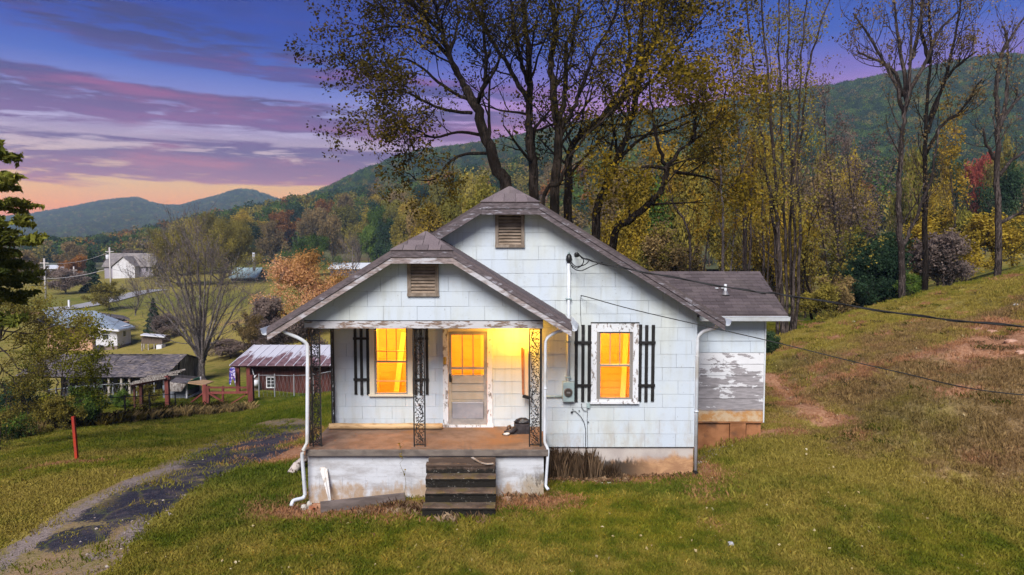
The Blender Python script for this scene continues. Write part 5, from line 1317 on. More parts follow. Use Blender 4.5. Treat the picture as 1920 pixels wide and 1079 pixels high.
x = PX(481,184); tag(MB().tube([(x,184,PZ(508,184)),(x,184,PZ(474,184))], .35, 8).build('flue_pole', M_wht), 'tall white flue standing beside the teal roofed house', 'flue')

# utility poles with lines
M_pole = mat('pale pole wood', (.46,.42,.40), .85)
def upole(px_, d, top, lab):
    x, y, z = S(px_, 0, d); t = thing('utility_pole', (x,y,z), lab, 'pole', 'utility poles in the valley')
    MB().tube([(x,y,z-.5),(x,y,PZ(top,d))], [.20,.15], 8).build('shaft', M_pole, t)
    MB().box(x-.9, x+.9, y-.08, y+.08, PZ(top,d)-1.0, PZ(top,d)-.85).build('crossarm', M_pole, t)
    return t, (x, y, PZ(top,d))
p1, t1 = upole(188, 150, 464, 'tall pale utility pole with a transformer right of the dark cedar')
p2, t2 = upole(62, 140, 485, 'pale utility pole nearest the left edge, above the field')
MB().lathe((t1[0]-.5, 150, t1[2]-2.6), [(.32,0),(.35,.1),(.35,.9),(.2,1.0)], 10).build('transformer', M_wht, p1)
p3, t3 = upole(118, 175, 500, 'shortest and farthest utility pole, between the two nearer ones')
def sagline(a, b, s_, lab, r=.03):
    a = Vector(a); b = Vector(b); tag(MB().tube([a.lerp(b, t/16)-Vector((0,0,s_*4*(t/16)*(1-t/16))) for t in range(17)], r, 4).build('power_line', mat('pale line', (.45,.42,.42), .6) if 'pale line' not in bpy.data.materials else bpy.data.materials['pale line']), lab, 'power line')
sagline((t2[0],t2[1],t2[2]-4.2), (t1[0],t1[1],t1[2]-4.6), .5, 'lower pale line strung between the two nearest utility poles', .06)
sagline((t2[0],t2[1],t2[2]-1.0), (t1[0],t1[1],t1[2]-1.0), .9, 'upper pale line strung between the two nearest utility poles')
sagline((t1[0],t1[1],t1[2]-4.6), (PX(330,190),190,PZ(517,190)), .8, 'thin line running right from the tall utility pole toward the farmhouse')
sagline((t2[0],t2[1],t2[2]-4.2), (PX(-80,120),120,PZ(545,120)), .5, 'pale line running off left from the nearest utility pole')
x, y, z = S(106, 0, 128); tag(MB().box(x-.15,x+.15,y-.1,y+.1,z-.2,z+1.4).build('marker_post', M_wht), 'short white marker post in the far left field', 'post')

# the valley road
rd_ = [G(95,583), G(150,576), G(200,566), G(262,551), G(300,545)]
A = np.array([p[:2] for p in rd_]); C_ = cr(A, np.linspace(0,1,60)); V = []; 
for i, c in enumerate(C_):
    t = C_[min(i+1,59)]-C_[max(i-1,0)]; t = t/np.hypot(*t); nrm = np.array([-t[1], t[0]])
    for k_ in (-2.3,-.8,.8,2.3): q = c+nrm*k_; V.append((q[0], q[1], gz1(q[0],q[1])+.16))
F = np.array([(i*4+k_, i*4+k_+1, (i+1)*4+k_+1, (i+1)*4+k_) for i in range(59) for k_ in range(3)])
tag(obj('road', mesh_np('road', np.array(V), F, mat('pale road', (.30,.29,.30), .8), smooth=True)), kind='structure')
# ---------------------------------------------------------------- vegetation
def bark(c1, c2, c3=None):
    def fn(nt):
        p = nt.pos(); f = nt.noise(nt.vmul(p, (7,7,.9)), 2.2, 5, .7, .6); n = nt.noise(nt.vmul(p, (1,1,.5)), 1.6, 5, .65)
        c = nt.mix(nt.sm(f, .40, .60), tuple(v*.45 for v in c1)+(1,), c2+(1,))
        c = nt.mix(nt.sm(n, .42, .62), c, c1+(1,))
        m_ = nt.noise(p, 5.5, 4, .7)
        return nt.mix(nt.mul(nt.sm(m_, .60, .68), .5), c, (c3 or tuple(min(1,v*2.2) for v in c2))+(1,))
    return mat('bark', fn, .95, 1.0, 7, vec=(4,4,.6), bdist=.12, spec=.1)
M_bark = bark((.012,.008,.006), (.042,.031,.025)); M_bark2 = bark((.035,.026,.023), (.13,.10,.09)); M_bark3 = bark((.13,.105,.10), (.30,.26,.25))
M_bark4 = bark((.014,.010,.007), (.055,.04,.03), (.075,.05,.025))
L_olive = leafmat('olive gold leaves', [(.035,.028,.007,1), (.10,.077,.012,1), (.23,.16,.018,1), (.46,.30,.025,1)], .45)
L_dusk = leafmat('dull olive leaves', [(.018,.014,.006,1), (.045,.035,.009,1), (.095,.072,.014,1), (.19,.13,.02,1)], .4)
L_gold = leafmat('golden leaves', [(.10,.075,.018,1), (.24,.17,.030,1), (.42,.28,.040,1), (.58,.39,.055,1)], .45)
L_green = leafmat('green leaves', [(.03,.055,.012,1), (.07,.12,.024,1), (.13,.20,.035,1), (.19,.26,.05,1)])
L_dgreen = leafmat('dark green leaves', [(.012,.026,.016,1), (.026,.054,.030,1), (.048,.086,.042,1), (.08,.125,.055,1)])
L_ygreen = leafmat('yellow green leaves', [(.10,.085,.020,1), (.20,.165,.036,1), (.32,.26,.052,1), (.44,.35,.065,1)])
L_orange = leafmat('orange leaves', [(.11,.045,.012,1), (.24,.10,.025,1), (.40,.18,.05,1), (.52,.26,.07,1)])
L_peach = leafmat('peach tinted leaves', [(.30,.16,.05,1), (.50,.27,.08,1), (.68,.38,.20,1), (.74,.46,.28,1)])
L_red = leafmat('red leaves', [(.16,.03,.02,1), (.30,.06,.04,1), (.42,.11,.07,1), (.5,.2,.1,1)])
L_brown = leafmat('grey brown twigs', [(.08,.058,.050,1), (.16,.12,.105,1), (.24,.18,.155,1), (.32,.24,.20,1)])
L_rust = leafmat('rusty leaves', [(.09,.065,.03,1), (.19,.135,.06,1), (.29,.20,.085,1), (.38,.27,.11,1)])
L_pine = leafmat('pine needles', [(.03,.042,.010,1), (.08,.095,.018,1), (.16,.165,.028,1), (.24,.23,.04,1)], .25)
L_dead = leafmat('dead leaves', [(.06,.03,.018,1), (.14,.08,.045,1), (.25,.16,.09,1), (.42,.32,.22,1)], .2)

class Tree:
    def __init__(s, seed): s.br = []; s.tip = []; s.r = random.Random(seed); s.thick = .60
    def grow(s, p, d, L, r, lvl, mx, kids=5, ang=.75, up=.12, wig=.16, shrink=.62, start=.25, taper=.35, tipr=.004, leaf_from=None, flat=1.0):
        R_ = s.r; n = max(3, int(4+L*.7)) if lvl < mx else 4
        n = min(n, 9); pts = [Vector(p)]; rad = [r]; d = Vector(d).normalized()
        for i in range(n):
            d = (d + Vector((R_.gauss(0,wig), R_.gauss(0,wig), R_.gauss(0,wig)*.7)) + Vector((0,0,up))).normalized()
            pts.append(pts[-1] + d*(L/n)); rad.append(r*(1-(1-taper)*(i+1)/n))
        s.br.append((pts, rad, lvl))
        lf = mx if leaf_from is None else leaf_from
        if lvl >= lf: s.tip.append((pts, lvl))
        if lvl < mx:
            k = kids if not hasattr(kids, '__len__') else kids[min(lvl, len(kids)-1)]
            for j in range(k):
                t = start + (1-start)*(j+R_.random())/k; f = t*n; i = min(int(f), n-1); q = pts[i].lerp(pts[i+1], f-i)
                dd = (pts[i+1]-pts[i]).normalized()
                ax = dd.cross(Vector((R_.gauss(0,1), R_.gauss(0,1), R_.gauss(0,1)))).normalized()
                a = ang*R_.uniform(.6,1.3)
                nd = dd*math.cos(a)+ax*math.sin(a); nd.z *= flat
                rr = rad[i]*.58
                s.grow(q, nd, L*shrink*R_.uniform(.65,1.2)*(1.1-.45*t), max(tipr, rr), lvl+1, mx, kids, ang, up, wig*1.1, shrink, .2, taper, tipr, leaf_from, flat)
    def limb(s, pts, r0, r1, kids=6, L=3.5, lvl=1, mx=3, sub=(5,4), **k):
        """a hand placed limb (list of points) carrying random side branches"""
        a = np.array([list(p) for p in pts]); n = max(6, len(a)*4); c = cr(a, np.linspace(0,1,n)); R_ = s.r
        P_ = [Vector(q)+Vector((R_.gauss(0,.03), R_.gauss(0,.03), 0)) for q in c]; r0, r1 = r0*s.thick, r1*s.thick; rad = [r0+(r1-r0)*(i/(n-1))**.85 for i in range(n)]
        s.br.append((P_, rad, 0))
        for j in range(kids):
            t = .22+.78*(j+R_.random())/kids; f = t*(n-1); i = min(int(f), n-2); q = P_[i].lerp(P_[i+1], f-i); dd = (P_[i+1]-P_[i]).normalized()
            ax = dd.cross(Vector((R_.gauss(0,1), R_.gauss(0,1), R_.gauss(0,1)))).normalized(); an = R_.uniform(.55,1.1)
            nd_ = dd*math.cos(an)+ax*math.sin(an); nd_.z *= k.get('flat', 1); s.grow(q, nd_, L*R_.uniform(.5,1.15), max(.010, rad[i]*.38), lvl, mx, sub, **k)
    def wood(s, name, mt, parent, minr=0.0, far=False):
        m = MB()
        for pts, rad, lvl in s.br:
            if max(rad) < minr: continue
            k = 9 if rad[0] > .12 else 6 if rad[0] > .05 else 4 if rad[0] > .02 else 3
            if far: k = max(3, k-3)
            m.tube(pts, rad, k, cap=rad[0] > .05)
        return m.mesh(name, mt)
    def leafpts(s, per, spread):
        R_ = np.random.default_rng(s.r.randrange(1<<30)); out = []
        for pts, lvl in s.tip:
            a = np.array([list(p) for p in pts]); L_ = np.linalg.norm(a[-1]-a[0]); n = max(1, int(R_.poisson(per)))
            t = R_.uniform(.15,1.05,n)*(len(a)-1); i = np.clip(t.astype(int), 0, len(a)-2); f = (t-i)[:,None]
            out.append(a[i]*(1-f)+a[i+1]*f + R_.normal(0, spread, (n,3)))
        return np.concatenate(out) if out else np.zeros((0,3))
def leaves_mesh(name, pts, size, mt, seed=1, clump=0.6, cscale=.5, long=1.0, tone0=0.0, droop=0.0):
    R_ = np.random.default_rng(seed); n = len(pts)
    nrm = R_.normal(0,1,(n,3)); nrm[:,2] += .35; nrm /= np.linalg.norm(nrm,axis=1)[:,None]
    t = np.cross(nrm, R_.normal(0,1,(n,3))); t[:,2] -= droop; t /= np.linalg.norm(t,axis=1)[:,None]; b = np.cross(nrm, t); b /= np.linalg.norm(b,axis=1)[:,None]
    s = size*R_.uniform(.55,1.25,(n,1))
    fold = nrm*s*.18
    V = np.stack([pts-t*s*.5*long, pts+b*s*.36+fold, pts+t*s*.5*long, pts-b*s*.36+fold], 1).reshape(-1,3)
    F = np.arange(n*4).reshape(n,4)
    cl = fbm(pts[:,0]+pts[:,1]*.37, pts[:,2]+pts[:,1]*.61, cscale, seed)
    tone = np.clip(.5+(cl-.5)*2.0*clump + R_.normal(0,.16,n) + tone0, 0, 1)
    return mesh_np(name, V, F, mt, tone)
NLEAF = 0
def plant(name, lab, cat, base, T_, wm, lm=None, per=6, spread=.15, size=.12, group=None, seed=1, minr=0, keep=None, **k):
    global NLEAF
    t = thing(name, base, lab, cat, group); b = Vector(base)
    o = obj('trunk', T_.wood('trunk', wm, t, minr)); o.parent = t; o.location = -b
    if lm:
        p = T_.leafpts(per, spread)
        if keep is not None: p = p[keep(p)]
        NLEAF += len(p)
        o = obj('crown', leaves_mesh('crown', p, size, lm, seed, **k)); o.parent = t; o.location = -b
    return t

# the big many-stemmed trees right behind the cottage -----------------------------------
def px3(l, d, dd=0.0):
    n = len(l); return [P(x_, y_, d + dd*i/max(1,n-1)) for i, (x_, y_) in enumerate(l)]
def gbase(px_, d): x = P(px_, 540, d)[0]; return (x, d, gz1(x, d)-.2)
leafk = dict(up=.05, wig=.2, shrink=.6)
TA = Tree(11); DA = 26.0
TA.limb([gbase(962,DA)]+px3([(950,372),(932,320),(915,265),(893,205),(873,165)], DA, .3), .44, .28, kids=2, L=3, sub=(4,4))
TA.limb(px3([(873,165),(850,120),(828,55),(812,0),(800,-60)], DA+.3, -1), .22, .07, kids=17, L=3.2, sub=(5,4), **leafk)
TA.limb(px3([(893,205),(905,170),(913,110),(905,40),(902,-50)], DA+.2, 1.2), .19, .07, kids=15, L=3.4, sub=(5,4), **leafk)
for l, dd, n in (([(880,188),(835,165),(793,128),(755,110),(722,118),(690,112)],-1.5,13), ([(885,212),(830,205),(785,185),(757,172),(725,170),(700,185)],-2.6,13), ([(903,254),(862,248),(815,258),(778,243),(738,238),(712,242)],-2.0,11),
              ([(912,288),(868,290),(838,308),(822,334),(785,338),(765,325)],-2.5,11), ([(838,100),(790,60),(735,50),(690,60),(650,72)],-1.6,13), ([(828,60),(780,15),(730,-20),(690,-40)],-1.0,10), ([(862,150),(820,80),(770,20),(740,-20)],1.2,12), ([(845,90),(860,30),(850,-40)],1.5,9)):
    TA.limb(px3(l, DA+.3, dd), .12, .022, kids=n+2, L=2.0, sub=(4,4), up=-.02, wig=.24, shrink=.62)
plant('maple_tree', 'big leaning tree at left behind the gable, boughs reaching out over the sky', 'tree', gbase(962,DA), TA, M_bark, L_dusk, 8, .15, .12, seed=3, clump=.7)
TB = Tree(12); DB = 27.5
TB.limb([gbase(1012,DB)]+px3([(1003,372),(995,290),(990,230),(993,180),(992,110),(984,40),(980,-40)], DB), .38, .13, kids=16, L=3.6, sub=(5,4), **leafk)
TB.limb(px3([(990,190),(962,140),(925,80),(893,20),(870,-40)], DB, 1.0), .19, .07, kids=15, L=3.6, sub=(5,4), **leafk)
TB.limb(px3([(990,160),(975,100),(962,40),(955,-40)], DB, -.9), .15, .07, kids=10, L=2.6, sub=(5,4), **leafk)
plant('maple_tree', 'straight dark tree rising directly behind the cottage ridge', 'tree', gbase(1012,DB), TB, M_bark, L_dusk, 7, .17, .12, seed=4, clump=.7)
TC = Tree(13); DC = 26.5
TC.limb([gbase(1035,DC)]+px3([(1040,380),(1045,290),(1045,230),(1037,170),(1033,110),(1042,60),(1030,0),(1025,-50)], DC), .36, .12, kids=13, L=3.3, sub=(5,4), **leafk)
TC.limb(px3([(1046,240),(1058,170),(1062,90),(1082,30),(1090,-40)], DC, .8), .20, .08, kids=13, L=3.3, sub=(5,4), **leafk)
TC.limb(px3([(1048,250),(1078,200),(1095,150),(1120,90),(1150,40),(1165,-40)], DC, -1.2), .17, .06, kids=14, L=2.8, sub=(5,4), **leafk)
TC.limb([gbase(1015,DC)]+px3([(1020,382),(1048,345),(1070,290),(1105,250),(1160,195)], DC-.6, -1), .17, .06, kids=8, L=2.4, sub=(5,4), **leafk)
plant('maple_tree', 'tree forking into upright limbs just right of the cottage ridge', 'tree', gbase(1035,DC), TC, M_bark4, L_olive, 9, .25, .11, seed=5, clump=.7, tone0=-.12)
TD = Tree(14); DD = 28.0
TD.limb([gbase(1068,DD)]+px3([(1066,400),(1066,320),(1074,270),(1110,235),(1160,195),(1195,120),(1205,30),(1215,-40)], DD), .34, .10, kids=18, L=3.6, sub=(5,4), **leafk)
TD.limb(px3([(1130,220),(1170,150),(1180,80),(1170,0),(1165,-50)], DD, 1), .16, .06, kids=13, L=3.3, sub=(5,4), **leafk)
TD.limb(px3([(1190,130),(1230,80),(1262,40),(1290,-10)], DD, 1), .13, .05, kids=13, L=3.3, sub=(5,4), **leafk)
plant('maple_tree', 'tree with thick golden olive foliage at the top centre', 'tree', gbase(1068,DD), TD, M_bark, L_olive, 14, .26, .13, seed=6, clump=.8)
TE = Tree(15); DE = 29.5
TE.limb([gbase(1100,DE)]+px3([(1115,425),(1135,350),(1158,300),(1182,230),(1200,150),(1225,80),(1240,20),(1250,-50)], DE), .36, .11, kids=20, L=3.3, sub=(5,4), **leafk)
TE.limb(px3([(1160,295),(1225,245),(1290,215),(1345,190)], DE, -1), .14, .04, kids=12, L=2.6, sub=(5,4), **leafk)
TE.limb(px3([(1195,180),(1250,120),(1290,70),(1330,20)], DE, 1), .13, .04, kids=14, L=2.8, sub=(5,4), **leafk)
plant('maple_tree', 'dark leaning trunk with gold foliage right of the top centre', 'tree', gbase(1100,DE), TE, M_bark, L_olive, 11, .27, .13, seed=7, clump=.8)
TF = Tree(16); DF = 24.0
TF.limb([gbase(1120,DF)]+px3([(1150,452),(1178,415),(1215,385),(1242,350),(1250,312)], DF), .26, .16, kids=4, L=2, sub=(4,4), **leafk)
for l, dd in (([(1250,312),(1285,275),(1325,245),(1352,205),(1365,150)],.8), ([(1248,310),(1230,255),(1222,190),(1215,130)],-.8), ([(1250,318),(1215,312),(1185,322),(1160,340)],-.6), ([(1262,322),(1310,330),(1345,338)],.8), ([(1300,262),(1302,215),(1290,170)],1.)):
    TF.limb(px3(l, DF, dd), .13, .03, kids=10, L=2.0, sub=(5,4), up=.02, wig=.22, shrink=.6)
plant('apple_tree', 'gnarled twisting tree with sparse gold leaves above the right roof slope', 'tree', gbase(1120,DF), TF, M_bark, L_olive, 7, .18, .14, seed=8, clump=.6, tone0=.1)

# tall poplars and their neighbours on the right ----------------------------------------
def poplar(seed, d, stems, r, kids, L, lm, per, size, lab, wm=M_bark, name='poplar_tree', group=None, up=.28, **k):
    T_ = Tree(seed); bx = stems[0][0]
    x, y, z = S(bx[0], 0, d)
    for j, l in enumerate(stems):
        pts_ = px3(l, d+(j%3-1)*.35, (j%2)*.8-.4)
        if j == 0 or l[0][1] > 480: pts_ = [(pts_[0][0], pts_[0][1], z-.25)] + pts_[1:]
        T_.limb(pts_, r*(1 if j == 0 else .62), r*.22, kids=kids, L=L, sub=(4,3), mx=3, up=up, wig=.14, shrink=.6)
    return plant(name, lab, 'tree', (x, y, z), T_, wm, lm, per, .16, size, group, seed, **k)
poplar(21, 31, [[(1470,628),(1462,500),(1452,330),(1440,150),(1425,-40)], [(1478,628),(1474,480),(1466,300),(1462,120),(1460,-40)], [(1486,628),(1482,460),(1484,300),(1478,150),(1482,-40)],
     [(1460,628),(1452,450),(1430,260),(1412,130),(1395,-40)], [(1482,628),(1490,520),(1487,350),(1500,200),(1503,90),(1515,-40)], [(1492,560),(1500,430),(1494,330),(1502,250),(1518,120),(1545,30),(1570,-30)]],
     .22, 14, 2.4, L_ygreen, 9, .12, 'tall multi-stemmed poplar clump rising right behind the wing', M_bark2, tone0=-.05)
poplar(22, 40, [[(1398,560),(1396,400),(1388,300),(1380,220),(1372,120)], [(1404,560),(1408,420),(1412,300),(1420,180)]], .24, 14, 2.8, L_gold, 9, .2, 'slender poplar with gold leaves between the roof and the poplar clump', M_bark2)
poplar(23, 42, [[(1355,540),(1356,430),(1352,330),(1348,250)], [(1362,540),(1376,440),(1384,380)]], .20, 12, 2.6, L_gold, 8, .2, 'thin pale trunk just above the wing roof ridge', M_bark3)
poplar(24, 38, [[(1692,568),(1690,480),(1686,360),(1692,250),(1700,190),(1708,80),(1712,-30)], [(1695,215),(1680,160),(1655,110),(1625,60),(1600,25)], [(1694,180),(1672,130),(1640,112),(1608,98)],
     [(1700,190),(1690,100),(1680,40),(1676,-30)], [(1690,470),(1712,420),(1745,340),(1760,240)], [(1706,120),(1722,60),(1728,-30)], [(1705,170),(1735,120),(1760,60),(1800,20)]],
     .33, 9, 2.6, L_rust, 4, .14, 'bare grey tree with a thick forked trunk at the crest of the bank', M_bark2, 'bare_tree')
poplar(25, 40, [[(1733,560),(1735,430),(1734,300),(1738,200),(1745,100),(1742,-30)], [(1738,250),(1765,170),(1785,100),(1800,20),(1805,-30)], [(1738,230),(1775,150),(1800,120),(1830,98)], [(1742,120),(1728,50),(1735,-30)], [(1736,290),(1770,230),(1800,210),(1840,150)]],
     .30, 12, 2.6, L_rust, 6, .15, 'dark straight trunk standing just right of the forked grey tree', M_bark, 'bare_tree')
poplar(26, 41, [[(1870,530),(1872,430),(1868,330),(1872,230),(1867,170),(1872,130),(1882,95),(1905,55),(1930,20)], [(1870,250),(1885,200),(1888,130),(1890,60)], [(1871,150),(1876,110),(1886,80),(1884,50)], [(1872,330),(1910,290),(1950,280)], [(1870,420),(1920,400),(1980,410)], [(1878,230),(1905,190),(1950,160)], [(1868,300),(1850,270),(1842,240)]],
     .34, 7, 2.0, L_rust, 1.5, .13, 'nearly leafless tree standing alone at the right edge of the bank', M_bark2, 'bare_tree', minr=0)
poplar(27, 48, [[(1575,600),(1572,480),(1560,360),(1548,260),(1545,200)], [(1582,600),(1590,480),(1600,380),(1605,300)], [(1560,600),(1548,480),(1530,380),(1520,280)]], .20, 14, 3.0, L_brown, 10, .16, 'tangle of thin grey stems in the middle of the right woods', M_bark2)
poplar(28, 45, [[(1640,585),(1630,480),(1600,380),(1590,300)], [(1645,585),(1660,500),(1640,420),(1680,300)]], .16, 12, 2.8, L_brown, 9, .16, 'leaning thin grey tree left of the forked tree on the bank', M_bark2)
poplar(29, 36, [[(1525,625),(1520,560),(1508,500),(1520,430),(1540,380)], [(1530,625),(1545,560),(1575,500),(1600,480)]], .14, 12, 2.2, L_ygreen, 7, .14, 'small crooked tree with yellow leaves at the foot of the bank', M_bark)
poplar(30, 44, [[(1300,520),(1290,440),(1262,380),(1250,320)], [(1310,520),(1330,430),(1345,370),(1352,300)]], .18, 14, 3.0, L_gold, 12, .2, 'gold leaved sapling thicket above the right roof slope', M_bark2)
poplar(31, 50, [[(1430,600),(1432,460),(1428,330),(1424,220)], [(1436,600),(1442,450),(1450,300)]], .2, 14, 3.0, L_gold, 11, .2, 'gold tree directly behind the poplar clump', M_bark2)
poplar(32, 55, [[(1790,530),(1792,450),(1785,360),(1780,290)]], .2, 16, 3.4, L_gold, 14, .22, 'gold crowned tree right of the two trunks on the crest', M_bark2)

# prototypes that the woods and the valley trees are copied from ------------------------
def proto(seed, h, spread, kids, leafn, size, mx=3, bare=False, trunk=.35, ang=.8, up=.14, shrink=.62, start=.22):
    T_ = Tree(seed); T_.grow((0,0,-.3), (0,0,1), h*.62, h*.022, 0, mx, kids, ang, up, .12, shrink, start, tipr=.012)
    st_ = T_.r.getstate(); q = T_.leafpts(leafn, h*.035); T_.r.setstate(st_)
    sx = np.percentile(np.hypot(q[:,0], q[:,1]), 93); sz = np.percentile(q[:,2], 99.3)
    for k_, (pts, rad, lvl) in enumerate(T_.br):
        for p in pts: p.x *= spread/sx; p.y *= spread/sx; p.z *= h/sz
    w_ = T_.wood('trunk', M_bark2, None, far=True)
    lf = leaves_mesh('crown', T_.leafpts(leafn, h*.035), size, L_olive, seed, clump=.75, cscale=.35)
    return w_, lf
PR = {'round': [proto(s_, 11, 5.6, (11,7,5), 26, .46, ang=1.0, start=.12) for s_ in (51,52,53)],
      'tall': [proto(s_, 15, 4.0, (13,7,4), 24, .44, ang=.7, up=.2, start=.15) for s_ in (54,55)],
      'bare': [proto(s_, 10, 5.0, (9,7,6), 5, .10, mx=3, ang=.6, up=.2, start=.08) for s_ in (56,57)]}
PR['dense'] = [proto(s_, 10, 5.6, (12,8,6), 34, .22, ang=1.05, start=.06) for s_ in (58,59)]
# conifer
def conifer(seed, h, w_):
    R_ = np.random.default_rng(seed); n = 2600; t = R_.uniform(0,1,n)**1.3; a = R_.uniform(0,6.283,n); r_ = w_*(1-t)*(.55+.45*R_.random(n))*(.8+.2*np.sin(t*40)); 
    return np.stack([r_*np.cos(a), r_*np.sin(a), .6+t*h*.96 - r_*.15], -1)
Tc = Tree(60); Tc.limb([(0,0,-.3),(0,0,5),(0,0,9.5)], .22, .04, kids=0)
PR['cone'] = [(Tc.wood('trunk', M_bark, None), leaves_mesh('crown', conifer(5, 10, 3.2), .55, L_dgreen, 9, clump=.5))]
used = {}
def tree_copy(kind, i, loc, s, leafm, lab, cat='tree', group=None, barkm=None, name=None, sz=None, nocrown=False):
    w_, lf = PR[kind][i % len(PR[kind])]; rz = random.uniform(0,6.28)
    name = name or {'round':'broadleaf_tree','tall':'tall_tree','bare':'bare_tree','cone':'cedar_tree','dense':'broadleaf_tree'}[kind]
    t = thing(name, loc, lab, cat, group, rz); t.scale = (s, s, sz or s)
    o = obj('trunk', w_); o.parent = t
    o.material_slots[0].link = 'OBJECT'; o.material_slots[0].material = barkm or M_bark2
    if not nocrown:
        o = obj('crown', lf); o.parent = t
        o.material_slots[0].link = 'OBJECT'; o.material_slots[0].material = leafm
    return t
def base_at(px_, py_, d): x = P(px_, 500, d)[0]; return (x, d, gz1(x, d)-.1)
def tree_fit(kind, i, px_, top, d, wpx, leafm, lab, **k):
    """crown top at row top, crown width in image pixels"""
    x, y, z = base_at(px_, 0, d); h = P(px_, top, d)[2]-z; base_h = {'round':11,'tall':15,'bare':10,'cone':10.2,'dense':10}[kind]; bw_ = {'round':11.2,'tall':8,'bare':10,'cone':6.4,'dense':11.2}[kind]
    sx = wpx/FOC*d/bw_; return tree_copy(kind, i, (x,y,z), sx, leafm, lab, sz=h/base_h, **k)

# valley and left-hand trees
V_ = [
('dense',0,335,428,168,105,L_ygreen,'broad yellow green tree rising behind the left half of the bare tree',{}),
 ('dense',1,412,420,172,118,L_ygreen,'broad yellow green tree rising behind the right half of the bare tree',{}),
 ('round',1,300,590,92,60,L_brown,'grey brush at the left of the hutch clearing',dict(name='brush')),
 ('round',0,430,640,66,90,L_brown,'grey brush at the right foot of the bare tree',dict(name='brush')),
 ('round',2,520,600,60,80,L_brown,'grey brush between the bare tree and the gutter end',dict(name='brush')),
 ('bare',1,250,487,118,60,L_brown,'small bare forked tree in front of the far farmhouse',dict(barkm=M_bark3)),
 ('dense',0,545,474,75,190,L_peach,'rounded peach coloured tree left of the porch eave',{}),
 ('dense',1,572,442,200,96,L_green,'dense bright green tree above the peach coloured one',{}),
 ('bare',0,662,432,170,75,L_brown,'pale bare round tree beside the trailer home',dict(barkm=M_bark3)),
 ('dense',0,365,402,215,150,L_ygreen,'big yellow green tree behind the large bare tree',{}),
 ('dense',1,430,412,205,95,L_ygreen,'yellow green tree at the right shoulder of the biggest one',{}),
 ('round',1,310,440,205,70,L_rust,'brownish tree just right of the farmhouse roof',{}),
 ('cone',0,170,470,155,48,L_dgreen,'dark cedar beside the tall utility pole',{}),
 ('round',2,120,506,150,78,L_brown,'purple brown tree with a short trunk in the far field',{}),
 ('round',1,75,500,170,60,L_rust,'rusty brown tree behind the nearest utility pole',{}),
 ('round',0,140,480,200,50,L_orange,'small orange tree left of the cedar',{}),
 ('round',1,203,530,125,62,L_ygreen,'low spreading olive tree by the road bend',{}),
 ('cone',0,285,560,100,44,L_dgreen,'small dark cedar at the left foot of the large bare tree',{}),
 ('round',2,490,560,70,90,L_brown,'low tangle of grey brown brush between bare tree and porch',dict(name='brush')),
 ('round',0,560,575,62,90,L_brown,'grey brown thicket just left of the gutter end',dict(name='brush')),
 ('round',1,462,590,66,60,L_rust,'small rusty bush beyond the barn roof',dict(name='brush')),
 ('round',1,275,722,41,60,L_ygreen,'yellow leaved bush growing through the arbor',dict(name='bush')),
 ('round',0,225,470,260,70,L_brown,'grey brown round tree behind the farmhouse at left',{}),
 ('round',2,135,455,270,60,L_rust,'brown domed tree beyond the long pale barn',{}),
 ('round',2,20,470,200,80,L_rust,'russet tree behind the pine boughs at left',{}),
 ('round',0,210,740,43,30,L_dgreen,'low dark shrub before the ruined shed, left one',dict(name='shrub')),
 ('round',1,240,745,43,26,L_dgreen,'low dark shrub before the ruined shed, right one',dict(name='shrub')),
 ('round',2,552,742,44,24,L_green,'pair-like low green shrub against the barn wall, left one',dict(name='shrub')),
 ('round',1,568,739,45,24,L_green,'low green shrub against the barn wall, right one',dict(name='shrub')),
 ('round',0,510,738,49,70,L_ygreen,'bush seen through the open bay of the barn',dict(name='bush')),
 ('round',2,425,735,55,60,L_olive,'olive bush behind the red gate',dict(name='bush')),
 ('round',1,590,640,90,120,L_olive,'olive brush on the slope above the barn roof',dict(name='brush'))]
for kd, i, px_, tp, d, wpx, lm, lab, kw in V_:
    if 'name' in kw and kw['name'] in ('shrub','bush','brush'): kw['cat'] = kw['name']
    tree_fit(kd, i, px_, tp, d, wpx, lm, lab, **kw)

TG = Tree(70); TG.thick = .62; DG = 53.0; RT = random.Random(9)
TG.limb([gbase(376,DG)]+px3([(377,700),(378,675)], DG), .55, .38, kids=0)
for k_ in range(15):
    t = (k_+.5)/15; x1 = 262+205*t+RT.uniform(-8,8); y1 = 425+abs(t-.5)*2*150+RT.uniform(-12,25); f = RT.uniform(.35,.5)
    TG.limb(px3([(378+(t-.5)*6,690-RT.uniform(0,25)),(378+(x1-378)*f*.7,640-40*(1-abs(t-.5)*2)),(378+(x1-378)*.75,(y1*.6+640*.4)-20),(x1,y1)], DG, RT.uniform(-4,4)), .21, .02, kids=12, L=2.8, lvl=1, mx=3, sub=(6,4), up=.12, wig=.13, shrink=.62, ang=.5, tipr=.012)
plant('bare_tree', 'large bare grey tree spreading between the two sheds', 'tree', gbase(376,DG), TG, M_bark3, L_brown, .5, .12, .10, seed=14)
